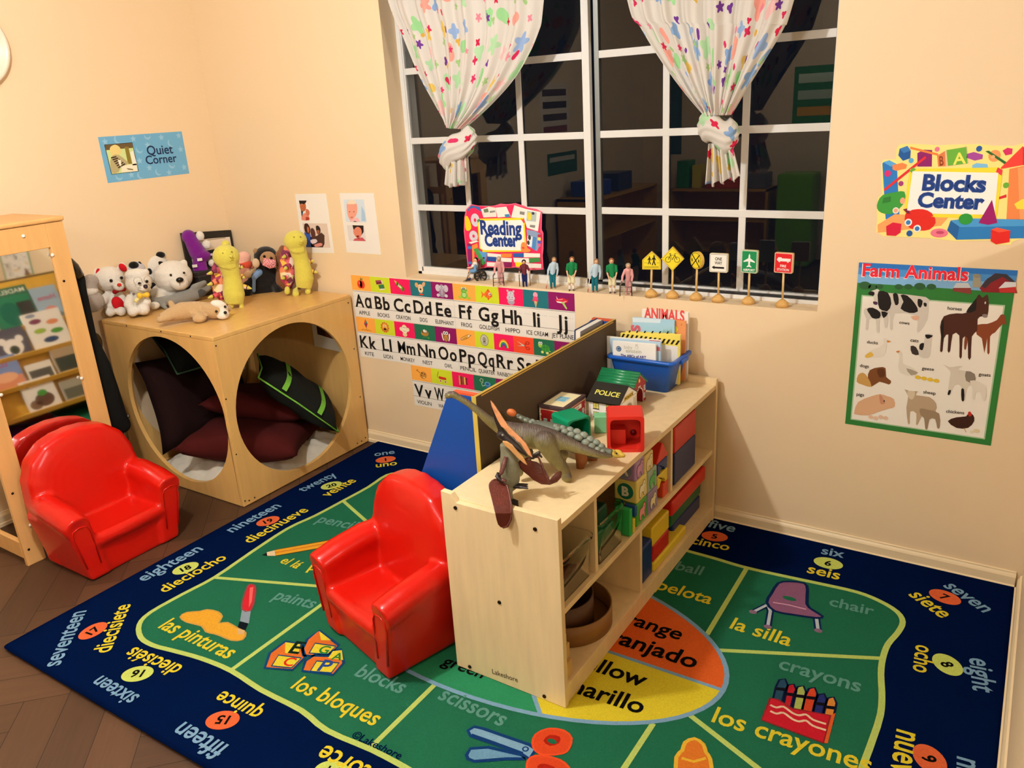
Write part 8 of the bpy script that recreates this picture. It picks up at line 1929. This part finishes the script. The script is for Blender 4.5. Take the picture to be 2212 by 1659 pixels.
# ================================================================== the rest of the room, seen only in the window glass
def room_unit(name, label, cat, x0, x1, y0, y1, h, mat, shelves):
    t = thing(name, label, cat, ((x0 + x1) / 2, (y0 + y1) / 2, 0)); w, d = (x1 - x0) / 2, (y1 - y0) / 2
    b = MB(); b.box(-w, -w + .02, -d, d, 0, h, mat); b.build('side_panel', t); MB().box(w - .02, w, -d, d, 0, h, mat).build('side_panel', t); MB().box(-w, w, -d, d, h - .02, h, mat).build('top_board', t); MB().box(-w, w, -d, -d + .01, 0, h, mat).build('back_panel', t)
    for z in shelves: MB().box(-w + .02, w - .02, -d + .01, d, z, z + .018, mat).build('shelf_board', t)
    return t
HON = M('#c8922e', 'wood')
room_unit('low_cabinet', 'honey wood cabinet on the far front wall, mirrored in the window', 'cabinet', .46, 1.42, -4.96, -4.60, .70, HON, (.1, .4))
t = room_unit('low_cabinet', 'honey wood cabinet along the left wall behind the viewer', 'cabinet', -.62, .62, -.19, .19, .78, HON, (.1, .42)); t.location = (.215, -3.80, 0); t.rotation_euler = (0, 0, R(-90))
def far_bin(label, x, y, z, s_, c_, rz=0): simple('storage_bin', label, 'bin', (x, y, z), s_, M(c_, 'plastic'), rz, bev=.01)
far_bin('blue storage bin on the left wall cabinet behind the viewer', .21, -3.45, .78, (.26, .22, .13), '#1c4fa8'); far_bin('dark blue storage basket on the left wall cabinet', .21, -3.85, .78, (.26, .30, .16), '#24406a')
far_bin('tall green storage bin on the far cabinet', .56, -4.78, .70, (.12, .2, .26), '#1a8a3a'); far_bin('narrow yellow storage bin on the far cabinet', .70, -4.78, .70, (.09, .2, .22), '#e6d23a'); far_bin('long orange red storage tray on the far cabinet', .98, -4.78, .70, (.36, .2, .16), '#d8491e'); far_bin('grey storage bin at the end of the far cabinet', 1.29, -4.78, .70, (.18, .2, .14), '#6a6a6a')
simple('toy_crate', 'lime green crate on the floor across the room', 'crate', (1.66, -4.74, 0), (.32, .3, .84), M('#6fae1e', 'plastic'), bev=.02)
room_unit('tall_cabinet', 'dark wood cabinet across the room at the far wall', 'cabinet', 2.2, 3.3, -4.96, -4.55, 1.15, M('#5a3a22', 'wood'), (.1, .5, .85))
def far_chart(label, O_, ex, x0, z0, x1, z1, base, bars):
    F = Flat(O_, ex, (0, 0, 1)); F.slab([(x0, z0), (x1, z0), (x1, z1), (x0, z1)], .001, C(base)); n = len(bars); h_ = (z1 - z0) / (n + .5)
    for i, c_ in enumerate(bars): F.rect(x0 + .04, z1 - h_ * (i + 1) + .0, x1 - .04, z1 - h_ * (i + 1) + h_ * .55, C(c_), 1)
    tag(F.build('wall_chart'), label, 'poster')
far_chart('white chart with dark lines on the left wall behind the viewer', (.0015, 0, 0), (0, 1, 0), -3.50, 1.28, -3.02, 1.72, '#e8dcc4', ('#4a3a3a', '#3a3030', '#4a3a3a', '#8a4a4a'))
far_chart('green and red banded chart lower on the left wall behind the viewer', (.0015, 0, 0), (0, 1, 0), -3.62, .98, -3.10, 1.16, '#2c6a50', ('#d8d0b8', '#2c6a50'))
far_chart('green bordered chart on the far front wall', (0, -4.998, 0), (-1, 0, 0), -1.95, 1.25, -1.50, 1.75, '#3a8a4a', ('#d8e8c8', '#c8d8b8', '#e8a83a'))
far_chart('teal banner chart beside the green bordered chart', (0, -4.998, 0), (-1, 0, 0), -.42, 1.0, -.22, 2.2, '#2c5a5a', ('#3a6a6a', '#3a6a6a'))
